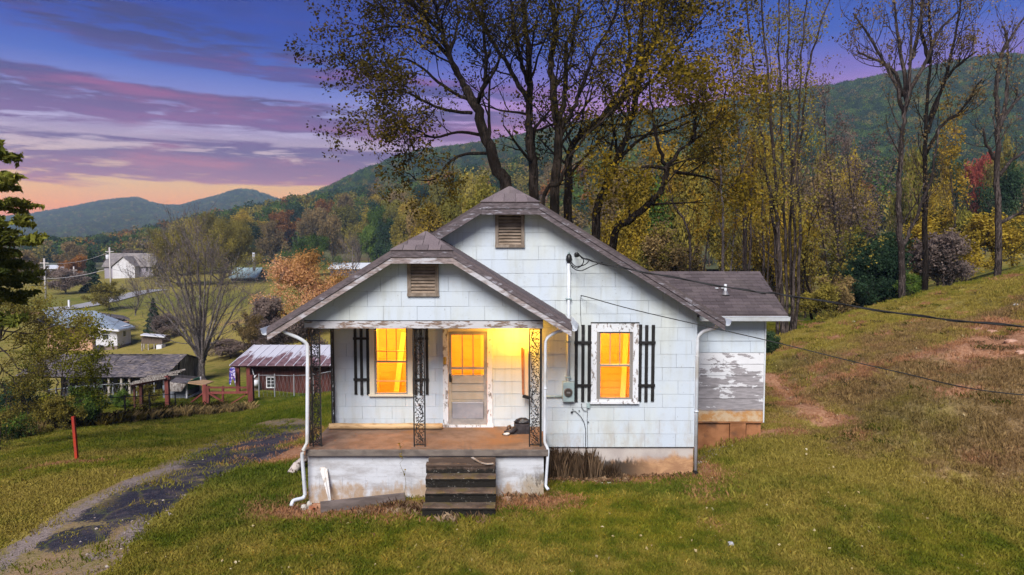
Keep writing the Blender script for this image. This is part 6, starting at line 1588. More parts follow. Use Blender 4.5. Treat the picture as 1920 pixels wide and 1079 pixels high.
# ---------------------------------------------------------------- hills and mountains
def hillmesh(name, ridge, d0, d1, foot_py, mt, nx=260, ny=26, rough=.02, seed=1, seg=2.5):
    """ridge: (px, py) outline seen at distance d1(px); slope runs from the foot at d0 up to the ridge and down behind"""
    rx = [r_[0] for r_ in ridge]; ry = [r_[1] for r_ in ridge]
    def top(px_): return np.interp(px_, rx, ry)
    PXs = np.linspace(rx[0], rx[-1], nx); ts = np.linspace(0, 1.35, ny)
    V = np.zeros((ny, nx, 3))
    for j, px_ in enumerate(PXs):
        dd1 = d1(px_) if callable(d1) else d1; dd0 = d0(px_) if callable(d0) else d0
        tz = P(px_, float(top(px_)), dd1)[2]; fz = P(px_, foot_py(px_) if callable(foot_py) else foot_py, dd0)[2]
        for i, t in enumerate(ts):
            d = dd0 + (dd1-dd0)*t; tt = min(t, 2-t); s_ = tt*tt*(3-2*tt)*.45+tt*.55 if tt < 1 else 1
            V[i,j] = (P(px_, 500, d)[0], d, fz + (tz-fz)*s_)
    amp = rough*(np.array([d1(p) if callable(d1) else d1 for p in PXs])[None,:])
    V[...,2] += (fbm(V[...,0], V[...,1]*.6, seg/ (np.mean(amp)/rough), seed, 5)-.5)*amp*np.sin(np.clip(ts,0,1)*math.pi)[:,None]
    I = np.arange(nx*ny).reshape(ny, nx); F = np.stack([I[:-1,:-1], I[:-1,1:], I[1:,1:], I[1:,:-1]], -1).reshape(-1,4)
    me = mesh_np(name, V.reshape(-1,3), F, mt, smooth=True); tag(obj(name, me), kind='structure'); return V
M_hill = mat('wooded hillside floor', speck((.05,.06,.025), (.10,.095,.04), .06, .4, .6, c3=(.12,.085,.04), s3=.02), .95)
ridM = [(-500,440),(-300,432),(-100,424),(0,418),(60,411),(130,398),(190,386),(230,381),(262,379),(285,388),(310,394),(345,394),(370,386),(410,376),(440,366),(462,362),(485,366),(520,380),(580,398),(660,420),(760,440)]
VM_ = hillmesh('far_mountain', ridM, 900, 1800, 452, M_hill, rough=.025, seed=3, seg=7, ny=34)
ridB = [(480,430),(540,400),(590,372),(625,358),(680,332),(740,306),(800,290),(860,283),(950,265),(1050,246),(1150,226),(1300,202),(1450,180),(1550,169),(1650,150),(1742,133),(1820,118),(1867,110),(1920,116),(2050,105),(2250,120),(2500,100)]
dB = lambda p: 950 - (p-480)*.17
ridB = [(a_, b_+4) for a_, b_ in ridB]
VB_ = hillmesh('mountain', ridB, lambda p: 330-(p-480)*.05, dB, lambda p: 455 if p < 900 else 455+(p-900)*.03, M_hill, rough=.035, seed=5, seg=7, nx=300, ny=40)
ridH = [(-700,470),(-400,462),(-100,458),(60,462),(180,456),(270,440),(340,424),(400,408),(480,394),(560,380),(620,372),(700,360),(760,350),(840,330),(950,310),(1100,300),(1300,300),(1500,310),(1700,320),(1900,330),(2200,320),(2500,330)]
ridH = [(a_, b_+12) for a_, b_ in ridH]
VH_ = hillmesh('wooded_hill', ridH, lambda p: 262 if p < 700 else max(120, 262-(p-700)*.25), lambda p: 420 if p < 700 else 420-(p-700)*.1, lambda p: 505 if p < 900 else 505, M_hill, rough=.02, seed=8, seg=5, nx=300, ny=30)

# wooded slopes: crowns scattered by geometry nodes over the hills (too many and too far to count)
def crownproto(seed, n, s_, cone=False):
    R_ = np.random.default_rng(seed); lobes = R_.normal(0,.42,(9,3)); lobes[:,2] = R_.uniform(-.25,.75,9)*.8; rad = R_.uniform(.42,.72,9)
    k = R_.integers(0,9,n); v = R_.normal(0,1,(n,3)); v /= np.linalg.norm(v,axis=1)[:,None]
    p = lobes[k]+v*rad[k][:,None]*(.75+.3*R_.random(n))[:,None]; p[:,2] = p[:,2]*1.0+.75
    if cone:
        t = R_.random(n)**1.4; a = R_.uniform(0,6.28,n); r_ = (1-t)*.75*(.7+.3*R_.random(n)); p = np.stack([r_*np.cos(a), r_*np.sin(a), t*2.6-.2], -1)
    me = leaves_mesh('far_crown', p, s_, L_olive, seed, clump=.5, cscale=1.2)
    me.materials.clear(); return me
def scatter(name, pts, scl, protos, mats, wts, seed):
    R_ = np.random.default_rng(seed); pick = R_.choice(len(mats), len(pts), p=np.array(wts)/sum(wts))
    for k, mt in enumerate(mats):
        sel = np.where(pick == k)[0]
        if len(sel) == 0: continue
        me = protos[k % len(protos)].copy(); me.materials.append(mt); src = bpy.data.objects.new('crown_source', me)
        inst(name, pts[sel], scl[sel], R_.uniform(0,6.28,len(sel)), src)
def inst(name, pts, scl, rot, src, mt=None, extra=None):
    me = bpy.data.meshes.new(name); me.vertices.add(len(pts)); me.vertices.foreach_set('co', pts.astype(np.float32).ravel())
    a = me.attributes.new('scl', 'FLOAT', 'POINT'); a.data.foreach_set('value', scl.astype(np.float32))
    a = me.attributes.new('rot', 'FLOAT_VECTOR', 'POINT'); 
    rv = np.zeros((len(pts),3), np.float32); rv[:,2] = rot; a.data.foreach_set('vector', rv.ravel())
    o = obj(name, me); tag(o, kind='stuff')
    ng = bpy.data.node_groups.new(name, 'GeometryNodeTree'); ng.interface.new_socket('Geometry', in_out='INPUT', socket_type='NodeSocketGeometry'); ng.interface.new_socket('Geometry', in_out='OUTPUT', socket_type='NodeSocketGeometry')
    N = ng.nodes; gi = N.new('NodeGroupInput'); go = N.new('NodeGroupOutput'); mp = N.new('GeometryNodeMeshToPoints'); ip = N.new('GeometryNodeInstanceOnPoints'); oi = N.new('GeometryNodeObjectInfo'); oi.inputs['Object'].default_value = src
    sa = N.new('GeometryNodeInputNamedAttribute'); sa.data_type = 'FLOAT'; sa.inputs['Name'].default_value = 'scl'
    ra = N.new('GeometryNodeInputNamedAttribute'); ra.data_type = 'FLOAT_VECTOR'; ra.inputs['Name'].default_value = 'rot'
    er = N.new('FunctionNodeEulerToRotation')
    L = ng.links.new; L(gi.outputs[0], mp.inputs[0]); L(mp.outputs[0], ip.inputs['Points']); L(oi.outputs['Geometry'], ip.inputs['Instance']); L(sa.outputs[0], ip.inputs['Scale']); L(ra.outputs[0], er.inputs[0]); L(er.outputs[0], ip.inputs['Rotation']); L(ip.outputs[0], go.inputs[0])
    md = o.modifiers.new('scatter', 'NODES'); md.node_group = ng; return o
def sample(V, n, seed, t0=0, t1=None, pxr=None, dens=None):
    R_ = np.random.default_rng(seed); ny, nx = V.shape[:2]; t1 = t1 or ny-1
    i = R_.uniform(t0, t1-.001, n); j = R_.uniform(0 if pxr is None else pxr[0]*(nx-1), (nx-1.001) if pxr is None else pxr[1]*(nx-1)-.01, n)
    a = i.astype(int); b = j.astype(int); fi = (i-a)[:,None]; fj = (j-b)[:,None]
    p = V[a,b]*(1-fi)*(1-fj)+V[a+1,b]*fi*(1-fj)+V[a,b+1]*(1-fi)*fj+V[a+1,b+1]*fi*fj; return p
CPR = [crownproto(71,300,.26), crownproto(72,300,.26), crownproto(73,280,.26)]
NRM = 26
mixm = [L_green, L_dgreen, L_ygreen, L_dgreen, L_rust, L_olive, L_orange, L_dgreen, L_brown]; mixw = [.24,.20,.22,.10,.08,.06,.04,.04,.02]
p = sample(VM_, 14000, 1, 1, 28); scatter('distant_woods', p, np.random.default_rng(1).uniform(4.5,8,len(p)), CPR, mixm, [.3,.4,.03,.2,.01,.06,.0,.05,.0], 2)
p = sample(VB_, 30000, 3, 2, 33); scatter('mountain_woods', p, np.random.default_rng(2).uniform(2.8,4.8,len(p)), CPR, mixm, [.34,.30,.06,.2,.01,.06,.005,.06,.0], 4)
p = sample(VH_, 3600, 5, 5, 25); scatter('hill_woods', p, np.random.default_rng(3).uniform(3.2,5.2,len(p)), CPR, mixm, mixw, 6)

# trees one can tell apart along the foot of the hill, each its own
L_hgold = leafmat('hillside gold leaves', [(.16,.12,.02,1), (.32,.23,.03,1), (.50,.36,.05,1), (.62,.46,.07,1)], .45); L_holive = leafmat('hillside olive leaves', [(.09,.085,.02,1), (.18,.165,.035,1), (.28,.25,.05,1), (.36,.32,.06,1)], .45)
cols = [(L_ygreen,'yellow green'),(L_rust,'rust brown'),(L_dgreen,'dark green'),(L_green,'mid green'),(L_orange,'orange'),(L_holive,'olive'),(L_hgold,'gold')]
R2 = random.Random(77)
LABS = set()
def uniq(fmt, adjs, i):
    for k_ in range(len(adjs)):
        s_ = fmt.format(adjs[(i+k_) % len(adjs)])
        if s_ not in LABS: break
    LABS.add(s_); return s_
HT = []
for px_, tp, d, w_, c in [(480,397,300,66,6),(540,398,310,64,4),(600,392,300,58,1),(640,388,295,56,5),(695,380,290,56,2),(745,378,280,60,5),(790,372,270,60,6),(835,352,240,70,5),(875,330,200,80,0),(455,420,270,50,2),
      (515,418,270,48,1),(625,405,260,50,1),(672,398,255,50,0),(715,392,245,50,3),(690,425,225,46,3),(725,418,215,48,2),(755,402,200,50,0),(405,405,330,44,2),(440,398,340,40,2),(500,390,350,38,3),(560,384,350,40,2),(610,376,345,40,4),(655,366,340,42,1),
      (100,444,330,46,2),(150,448,330,40,6),(60,455,320,46,3),(195,443,335,52,2),(245,442,330,44,3),(290,430,325,46,5),(330,418,320,50,0),(20,452,320,46,2),(-30,448,310,50,3),(780,395,180,56,1),(820,385,150,62,6),(860,372,120,70,5),(905,350,95,80,0),
      (935,345,70,90,5),(700,368,345,44,6),(740,362,335,46,1),(790,352,320,50,2),(830,345,300,55,5)]:
    HT.append((px_, tp, d, w_, c))
def hill_z(px_, d):
    x = P(px_,500,d)[0]; V = VH_.reshape(-1,3); q = V[np.argmin((V[:,0]-x)**2+(V[:,1]-d)**2)]
    return max(q[2], gz1(x,d)) if d > 255 else gz1(x, d)
for i, (px_, tp, d, w_, c) in enumerate(HT):
    x = P(px_, 500, d)[0]; z = min(hill_z(px_, d)-.5, P(px_, tp, d)[2]-6); h = P(px_, tp, d)[2]-z
    kd = 'round' if (i % 3) else 'tall'; bw_ = 11.2 if kd == 'round' else 8.0
    lm, cn = cols[c]
    where = 'at far left' if px_ < 350 else 'left of the porch' if px_ < 600 else 'above the porch roof' if px_ < 760 else 'by the main gable'
    adj = ['small','broad','slim','full','tall','rounded','domed','soft','ragged','dense']; row = 'back row' if d > 280 else 'middle row' if d > 215 else 'front row'
    tree_copy(kd, i, (x,d,z), w_*1.12/FOC*d/bw_, lm, uniq('{} '+f'{cn} tree in the {row} of the hill woods {where}', adj, i), sz=h/(11 if kd == 'round' else 15), group='trees on the wooded hill')
# the woods right of the house, behind the poplars
WR = []
k = 0
for d, n, tops in ((58,11,(330,430)), (74,13,(285,390)), (95,14,(255,350)), (125,14,(240,330))):
    for j in range(n):
        px_ = 1120 + (1960-1120)*(j+R2.random()*.8)/n
        tp = R2.uniform(*tops) - (px_ > 1600)*(-20)
        x, y, z = base_at(px_, 0, d + R2.uniform(-6,6)); h = P(px_, tp, y)[2]-z
        kd = ('tall','round','tall','bare')[k % 4]; c = [0,6,5,1,0,5,6,3][R2.randrange(8)]
        if px_ > 1640: c = [5,1,0,6,2,3][R2.randrange(6)]
        lm, cn = cols[c]
        if kd == 'bare': lm, cn = L_brown, 'bare grey'
        w_ = R2.uniform(75,120)*58/d*1.15
        where = 'above the roof' if px_ < 1380 else 'behind the poplar clump' if px_ < 1560 else 'left of the forked grey tree' if px_ < 1680 else 'beyond the crest at right'
        tree_copy(kd, k, (x,y,z), w_/FOC*y/(11.2 if kd == 'round' else 8 if kd == 'tall' else 10), lm, uniq('{} '+f"{cn} tree, {['nearest','second','third','farthest'][(58,74,95,125).index(d)]} row of right woods, {where}", ['slim','tall','ragged','full','broad','thin','small','dense'], k),
                  sz=h/{'round':11,'tall':15,'bare':10}[kd], group='trees of the right woods'); k += 1
for px_, py_, d, s_, lm, lab, nm in [(1640,560,43,2.0,L_dgreen,'dark evergreen bush in the hollow left of the forked tree','bush'),(1668,535,44,2.6,L_dgreen,'taller dark evergreen right behind the hollow bush','bush'),(1610,575,44,1.6,L_dgreen,'low dark evergreen at the left end of the hollow','bush'),
      (1712,545,40,.9,L_green,'small bright green bush between the two trunks on the crest','bush'),(1450,596,26,.55,L_dgreen,'grey leaved shrub at the corner of the wing','shrub'),(1530,600,34,1.1,L_ygreen,'yellow green bush at the foot of the woods','bush'),
      (1590,520,46,2.0,L_ygreen,'yellow leaved bush on the edge of the woods','bush'),(1775,530,46,2.2,L_brown,'grey twiggy bush leaning over the crest at right','bush'),(1562,560,42,1.5,L_rust,'rusty brown bush behind the crooked tree','bush'),(1845,320,130,5,L_red,'round red tree far up at right','tree'),(1760,420,60,3.2,L_dusk,'dull olive tree beyond the crest','tree')]:
    x = P(px_,500,d)[0]; z = gz1(x,d)-.2
    if nm == 'tree': tree_fit('round', 1, px_, py_-20, d, s_*2*FOC/d*.9, lm, lab)
    else: tree_copy('round', k, (x,d,z), s_/5.6, lm, lab, cat=nm, name=nm, sz=s_/5.6*1.0)
    k += 1

L_lime = leafmat('yellowing locust leaves', [(.04,.05,.006,1), (.11,.115,.012,1), (.20,.185,.016,1), (.34,.28,.02,1)])
# ---------------------------------------------------------------- pine and locust at the left edge
def needles(pts_dir, n, ln, seed):
    R_ = np.random.default_rng(seed); A = []; 
    for a, b in pts_dir:
        t = R_.random((n,1)); p = a*(1-t)+b*t + R_.normal(0,.05,(n,3)); A.append(p)
    return np.concatenate(A)
TP = Tree(90); DP = 15.5; trunkx = P(-120,400,DP)[0]; gzp = gz1(trunkx, DP)
TP.limb([(trunkx,DP,gzp-.3),(trunkx,DP,3),(trunkx+.1,DP,8.5)], .22, .06, kids=0)
R3 = random.Random(4)
for y_, x1, drop, k in [(300,-8,-20,5),(338,45,-15,6),(385,66,-5,9),(420,60,-12,9),(455,72,-2,12),(490,70,10,13),(520,95,5,13),(548,60,20,11),(352,20,-10,7),(590,50,22,10),(262,0,-10,4),(505,40,0,12),(470,30,5,12),(440,15,0,10)]:
    dd = R3.uniform(-1.6,1.2)
    a = Vector((trunkx, DP, P(-120, y_-25, DP)[2])); b = Vector(P(x1*.62-22, y_+drop*.4, DP+dd)); m_ = a.lerp(b,.6)+Vector((0,0,-.12))
    TP.limb([a, m_, b], .05, .008, kids=k+4, L=.5, lvl=2, mx=3, sub=(3,6), up=.0, wig=.08, shrink=.5, ang=.7, flat=.25)
for y_, x1, k in [(300,-250,5),(350,-270,7),(400,-300,9),(450,-310,11),(510,-320,12),(560,-300,11),(240,-190,4),(180,-150,4),(120,-90,3)]:
    a = Vector((trunkx, DP, P(-120, y_-25, DP)[2])); b = Vector(P(x1, y_+10, DP+R3.uniform(-1.5,1.5)))
    TP.limb([a, a.lerp(b,.6)+Vector((0,0,-.12)), b], .05, .008, kids=k+3, L=.5, lvl=2, mx=3, sub=(3,6), up=.0, wig=.08, shrink=.5, ang=.7, flat=.25)
def npts():
    R_ = np.random.default_rng(3); A = []
    for pts, lvl in TP.tip:
        a = np.array([list(q) for q in pts]); n = 15; t = R_.uniform(0,1,n)*(len(a)-1); i = np.clip(t.astype(int),0,len(a)-2); f = (t-i)[:,None]
        A.append(a[i]*(1-f)+a[i+1]*f+R_.normal(0,1,(n,3))*np.array([.04,.04,.018]))
    return np.concatenate(A)
tp_ = thing('pine_tree', (trunkx,DP,gzp), 'pine reaching dark tiered boughs in from the left edge', 'tree'); o = obj('trunk', TP.wood('trunk', M_bark, tp_)); o.parent = tp_; o.location = -tp_.location
o = obj('crown', leaves_mesh('crown', npts(), .11, L_pine, 5, clump=.8, cscale=.9, long=1.7)); o.parent = tp_; o.location = -tp_.location
TL = Tree(91); DLc = 24.0; bx_ = P(-20,500,DLc)[0]; gl = gz1(bx_, DLc)
TL.limb([(bx_,DLc,gl-.3),P(-5,660,DLc),P(10,600,DLc)], .16, .07, kids=2, L=1.5)
for l in ([(-5,660),(25,655),(60,640),(100,630)], [(0,640),(40,615),(70,600)], [(0,650),(35,690),(70,700),(90,690)], [(5,600),(20,580),(40,565)], [(-5,680),(30,720),(50,760)], [(0,620),(60,625),(110,610),(140,615)], [(-5,640),(25,600),(30,570)], [(-10,700),(10,740),(15,790)]):
    TL.limb(px3(l, DLc, R3.uniform(-1,1)), .05, .012, kids=9, L=.9, lvl=1, mx=3, sub=(4,4), up=.0, wig=.18, shrink=.6)
plant('locust_tree', 'feathery grey green tree filling the left edge below the pine', 'tree', (bx_,DLc,gl), TL, M_bark2, L_ygreen, 8, .10, .075, seed=12, clump=.6, tone0=-.15)
TS = Tree(92); DS = 30.5; xs0, ys0, zs0 = S(112,0,DS)
for px0, tops in ((108,[(108,800),(108,740),(104,690),(104,665)]), (114,[(114,800),(116,735),(122,680),(126,655)]), (118,[(119,800),(120,750),(128,700),(150,650)])):
    l = px3(tops, DS, .3); l[0] = (l[0][0], l[0][1], zs0-.2); TS.limb(l, .075, .02, kids=3, L=1.6)
for l in ([(116,690),(140,675),(165,672),(182,680)], [(110,700),(80,690),(55,700)], [(125,650),(150,635),(165,620)], [(104,680),(85,665),(75,655)], [(118,720),(140,715),(168,715),(190,722)], [(112,730),(90,735),(70,725)], [(125,660),(140,640),(150,630)], [(118,700),(150,698),(175,690)], [(108,670),(120,650),(118,640)]):
    TS.limb(px3(l, DS, R3.uniform(-.8,.8)), .035, .01, kids=10, L=.95, lvl=1, mx=3, sub=(4,4), up=.0, wig=.14, shrink=.6)
plant('locust_tree', 'small yellow green tree with layered boughs growing on the fence line', 'tree', (xs0,ys0,zs0), TS, M_bark2, L_lime, 6, .10, .10, seed=13, clump=.7, tone0=-.05)
for px_, py_, d, s_, lm, lab in [(92,0,30.2,.85,L_ygreen,'olive bush hugging the trunks of the small layered tree'),(142,0,31.2,.95,L_green,'fresh green bush just right of the small layered tree'),(30,0,31,.4,L_green,'little green bush on the fence line at far left'),(8,0,27.5,.7,L_green,'green bush cut by the left edge'),
      (215,0,40.5,.6,L_green,'low green shrub in the neighbour garden'),(40,0,43,.9,L_dgreen,'dark shrub before the shed at far left'),(0,0,41,1.0,L_dgreen,'dark shrub nearest the left edge by the shed')]:
    x = P(px_,500,d)[0]; tree_copy('round', k, (x,d,gz1(x,d)-.3), s_/5.6, lm, lab, cat='bush', name='bush', sz=s_/5.6*1.15); k += 1

# ---------------------------------------------------------------- grass, weeds, litter
def tuft(seed, nb, r, h, w_, lean=.9):
    R_ = np.random.default_rng(seed); a = R_.uniform(0,6.28,nb); rr = r*np.sqrt(R_.random(nb)); x = rr*np.cos(a); y = rr*np.sin(a); hh = h*R_.uniform(.45,1.15,nb); la = R_.uniform(0,6.28,nb); le = hh*R_.uniform(.1,1,nb)*lean; ta = R_.uniform(0,6.28,nb)
    wx, wy = np.cos(ta)*w_/2, np.sin(ta)*w_/2
    V = np.stack([np.stack([x-wx,y-wy,np.full(nb,-.01)],-1), np.stack([x+wx,y+wy,np.full(nb,-.01)],-1), np.stack([x+le*.35*np.cos(la),y+le*.35*np.sin(la),hh*.65],-1)+np.stack([wx,wy,0*wx],-1)*.8, np.stack([x+le*np.cos(la),y+le*np.sin(la),hh],-1)], 1).reshape(-1,3)
    return V, np.arange(nb*4).reshape(nb,4)
def grassmat():
    m = bpy.data.materials.new('grass blades'); m.use_nodes = True; nt = NT(m.node_tree); m.node_tree.nodes.clear()
    a = nt.n('ShaderNodeAttribute', attribute_type='INSTANCER'); a.attribute_name = 'zone'
    z = nt.sep(a.outputs['Vector'])
    c = turf_colour(nt, z[0], z[1], z[2])
    rnd = nt.n('ShaderNodeObjectInfo').outputs['Random']; k_ = nt.add(nt.mul(rnd, .45), .92)
    c = nt.mix(1.0, c, nt.comb(k_, k_, nt.mul(k_, .9)), 'MULTIPLY')
    d = nt.n('ShaderNodeBsdfDiffuse'); nt.put(d.inputs[0], c); t = nt.n('ShaderNodeBsdfTranslucent'); nt.put(t.inputs[0], c); mx = nt.n('ShaderNodeMixShader'); mx.inputs[0].default_value = .35
    nt.put(mx.inputs[1], d.outputs[0]); nt.put(mx.inputs[2], t.outputs[0]); o = nt.n('ShaderNodeOutputMaterial'); nt.put(o.inputs[0], mx.outputs[0]); return m
M_grass = grassmat()
RG = np.random.default_rng(17)
N_ = 46000
py_ = RG.uniform(0,1,N_)**1.0; d = 8.6 + (46-8.6)*py_**1.55; pxg = RG.uniform(-60,1980,N_)
x = (pxg-960)/FOC*d*1.0; 
z = gz(x, d)
dirt, dry, lush_shade = zones(x, d)
keep = RG.random(N_) > sstep(dirt, .45, .9)*.97
keep &= ~((x > -3.8) & (x < .62) & (d > 12.2) & (d < 22.2)); keep &= ~((x > .6) & (x < 3.68) & (d > 13.38) & (d < 22.2)); keep &= ~((x > 3.6) & (x < 5.8) & (d > 15.55) & (d < 19)); keep &= ~((x > -1.6) & (x < -.2) & (d > 11.2) & (d < 12.3))
dxy = DRIVE_XY[::6, 11:-11:6].reshape(-1,2)
near = np.zeros(N_, bool)
lf = np.where((x < -1) & (d < 30))[0]
for i in range(0, len(lf), 2000):
    s_ = lf[i:i+2000]; q = ((x[s_][:,None]-dxy[:,0])**2+(d[s_][:,None]-dxy[:,1])**2).min(1); near[s_] = q < .05
keep &= ~(near & (RG.random(N_) < .93))
x, d, z, dirt, dry, lush_shade = [v[keep] for v in (x, d, z, dirt, dry, lush_shade)]
grp = RG.integers(0,4,len(x))
for g_ in range(4):
    s_ = grp == g_; V, F = tuft(100+g_, 50, .21, .050, .010); src = bpy.data.objects.new('tuft_source', mesh_np('tuft', V, F, M_grass))
    big = .8 + .5*RG.random(s_.sum()) + d[s_]*.012 + lush_shade[s_]*.35 + (fbm(x[s_], d[s_], .8, 77)-.5)*1.1 + (RG.random(s_.sum()) > .96)*.8
    o = inst('grass', np.stack([x[s_], d[s_], z[s_]], -1), big, RG.uniform(0,6.28,s_.sum()), src)
    a = o.data.attributes.new('zone', 'FLOAT_VECTOR', 'POINT'); a.data.foreach_set('vector', np.stack([dirt[s_], dry[s_], lush_shade[s_]], -1).astype(np.float32).ravel())
L_twig = leafmat('dark dead stalks', [(.02,.012,.008,1), (.05,.032,.02,1), (.10,.065,.04,1), (.18,.12,.075,1)], .1)
# weeds along the fence and the house
def weeds(name, pl, n, wid, h, mt, seed, per=40, lw=.012, lean=.9):
    R_ = np.random.default_rng(seed); A = np.array([p[:2] for p in pl]); C_ = cr(A, R_.random(n)); C_ = C_+R_.normal(0, wid, C_.shape); Vs = []; Fs = []; k_ = 0
    Z = gz(C_[:,0], C_[:,1]); tones = []
    for i in range(n):
        V, F = tuft(seed*1000+i, per, .16, h*R_.uniform(.5,1.3), lw, lean); V = V+np.array([C_[i,0], C_[i,1], Z[i]]); Vs.append(V); Fs.append(F+k_); k_ += len(V); tones.append(np.full(len(F), R_.random()))
    o = obj(name, mesh_np(name, np.concatenate(Vs), np.concatenate(Fs), mt, np.concatenate(tones))); tag(o, kind='stuff'); return o
weeds('fence_weeds', [G(-60,838), G(15,823), G(110,806), G(200,796), G(260,790), G(330,782), G(400,778), G(470,768)], 420, .28, .42, L_rust, 3, lw=.025)
weeds('fence_weeds', [G(100,808), G(200,797), G(260,790), G(330,780), G(420,772)], 160, .3, .5, L_dusk, 4, lw=.025)
weeds('dead_stalks', [(.72,13.28,0),(1.0,13.26,0),(1.3,13.26,0),(1.6,13.27,0)], 60, .06, .48, L_twig, 6, per=60, lw=.009, lean=.28)
weeds('dead_stalks', [(1.5,13.3,0),(1.8,13.3,0),(2.1,13.3,0)], 26, .04, .24, L_twig, 10, per=40, lw=.008, lean=.4)
weeds('dry_grass', [P(690,960,11.6), P(760,955,11.7), P(790,950,11.6)], 26, .16, .12, L_dead, 7, per=30, lw=.010)
weeds('dry_grass', [P(815,965,11.15), P(850,968,11.1), P(900,972,11.1)], 9, .08, .16, L_dead, 8, per=26, lw=.010)
weeds('dry_grass', [P(960,925,12.1), P(1000,930,12.1)], 14, .08, .10, L_dead, 9, per=26, lw=.010)
bk = RG.random((900,2)); bx_, by_ = 5.6+bk[:,0]*14, 13+bk[:,1]*20; sel_ = fbm(bx_, by_, .8, 61) > .50; bx_, by_ = bx_[sel_], by_[sel_]; sel_ = bx_ > 5.6+.12*(by_-13)+.6; bx_, by_ = bx_[sel_], by_[sel_]
V, F = tuft(777, 70, .30, .085, .014, 1.3)
for q_, (mt_, sl2) in enumerate(((L_rust, slice(0,None,2)), (L_lime, slice(1,None,2)))):
    src = bpy.data.objects.new('clump_source', mesh_np('clump', V, F, mt_)); X_, Y_ = bx_[sl2], by_[sl2]
    inst('dry_clumps', np.stack([X_, Y_, gz(X_, Y_)], -1), RG.uniform(.45,1.1,len(X_)), RG.uniform(0,6.28,len(X_)), src)
# tall yellow weed before the slab
wd = Tree(5); wx, wy, wz = S(752,0,11.95); wd.limb([(wx,wy,wz),P(755,885,11.95),P(753,850,11.95),P(751,827,11.95)], .007, .004, kids=3, L=.12, lvl=3, mx=3)
plant('tall_weed', 'thin yellow flowering weed growing up past the porch slab', 'weed', (wx,wy,wz), wd, L_ygreen, L_gold, 14, .02, .035)
def litter(name, n, box_, size, mt, seed, sel=None):
    R_ = np.random.default_rng(seed); pxl = R_.uniform(box_[0], box_[1], n); dl = R_.uniform(box_[2], box_[3], n); X = (pxl-960)/FOC*dl
    if sel is not None: k_ = sel(X, dl); X = X[k_]; dl = dl[k_]
    Z = gz(X, dl)+.045; pts_ = np.stack([X, dl, Z], -1); o = obj(name, leaves_mesh(name, pts_, size, mt, seed, clump=.2)); tag(o, kind='stuff'); return o
L_pale = leafmat('pale fallen leaves', [(.24,.16,.07,1), (.38,.29,.14,1), (.50,.42,.26,1), (.6,.54,.42,1)], .1)
outh = lambda X, D: ~((X > -3.9) & (X < 3.8) & (D > 11.9) & (D < 22)) 
litter('fallen_leaves', 170, (900,1960,8.8,15), .06, L_pale, 31, outh)
litter('fallen_leaves', 60, (250,900,8.8,13), .055, L_pale, 32, outh)
litter('fallen_leaves', 120, (1450,1960,14,30), .08, L_pale, 33, outh)
litter('fallen_leaves', 60, (0,700,10,25), .07, L_dead, 34, outh)
def strip(name, n, x0, x1, y0, y1, size, mt, seed, zo=.03):
    R_ = np.random.default_rng(seed); X = R_.uniform(x0,x1,n); D = R_.uniform(y0,y1,n); Z = gz(X,D)+zo+R_.random(n)*.05; o = obj(name, leaves_mesh(name, np.stack([X,D,Z],-1), size, mt, seed, clump=.2)); tag(o, kind='stuff')
strip('leaf_litter', 900, .65, 2.3, 12.95, 13.38, .07, L_dead, 41); strip('leaf_litter', 200, 2.2, 3.6, 13.2, 13.4, .05, L_dead, 42); strip('leaf_litter', 260, -3.9, .7, 11.6, 12.2, .045, L_dead, 43)
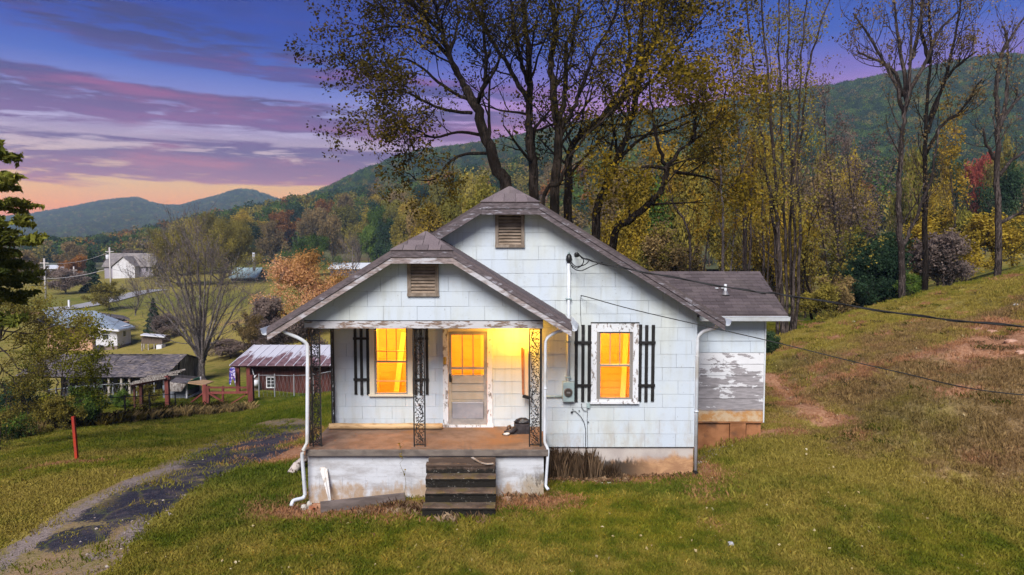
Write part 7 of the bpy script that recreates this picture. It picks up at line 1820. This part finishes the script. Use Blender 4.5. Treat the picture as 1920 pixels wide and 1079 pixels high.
# gravel heap between the house and the wing
n = 420; X = RG.uniform(3.7,5.0,n); D = 13.9+RG.random(n)*1.6; ok = (D-13.9) > (X-3.7)*.9-.0; X, D = X[ok], D[ok]; Z = gz(X,D)+.03
m = MB()
for a, b, c in zip(X, D, Z):
    s_ = random.uniform(.02,.045); q = [Vector((a,b,c))+Vector((random.uniform(.7,1.2)*s_*u_, random.uniform(.7,1.2)*s_*v_, random.uniform(.6,1)*s_*w_)) for u_, v_, w_ in ((1,0,0),(-1,0,0),(0,1,0),(0,-1,0),(0,0,1),(0,0,-1))]
    m.idx(q, [(0,2,4),(2,1,4),(1,3,4),(3,0,4),(2,0,5),(1,2,5),(3,1,5),(0,3,5)], tone=random.random())
def gravc(nt): return nt.ramp(nt.attr('tone'), [(0,(.07,.05,.045,1)),(.5,(.22,.16,.14,1)),(1,(.42,.36,.33,1))])
tag(m.build('gravel', mat('mixed gravel', gravc, .9)), kind='stuff')
# stones of the edge of the asphalt by the porch
m = MB()
for i in range(900):
    s0 = random.uniform(.2,.98); j = int(s0*(ns-1)); c = DRIVE_XY[j, random.choice((random.randint(nt_-26, nt_-2), random.randint(3, nt_-4)))]; s_ = random.uniform(.008,.03)+(.02 if random.random() > .93 else 0); a, b = c; zc = gz1(a,b)+.01
    q = [Vector((a,b,zc))+Vector((random.uniform(.7,1.3)*s_*u_, random.uniform(.7,1.3)*s_*v_, random.uniform(.4,.8)*s_*w_)) for u_, v_, w_ in ((1,0,0),(-1,0,0),(0,1,0),(0,-1,0),(0,0,1),(0,0,-1))]
    m.idx(q, [(0,2,4),(2,1,4),(1,3,4),(3,0,4),(2,0,5),(1,2,5),(3,1,5),(0,3,5)], tone=random.random())
tag(m.build('loose_stones', bpy.data.materials['mixed gravel']), kind='stuff')

# ---------------------------------------------------------------- valley haze
hz = MB().box(-1500, 1500, -30, 2500, -60, 235).build('haze', None); tag(hz, kind='stuff')
hm_ = bpy.data.materials.new('valley haze'); hm_.use_nodes = True; nt = NT(hm_.node_tree); hm_.node_tree.nodes.clear()
pv = nt.n('ShaderNodeVolumePrincipled'); pv.inputs['Color'].default_value = (.55,.78,1.0,1); pv.inputs['Density'].default_value = .00028; pv.inputs['Anisotropy'].default_value = .1
o_ = nt.n('ShaderNodeOutputMaterial'); nt.put(o_.inputs['Volume'], pv.outputs[0]); hz.data.materials.append(hm_)
print('leaves', NLEAF)
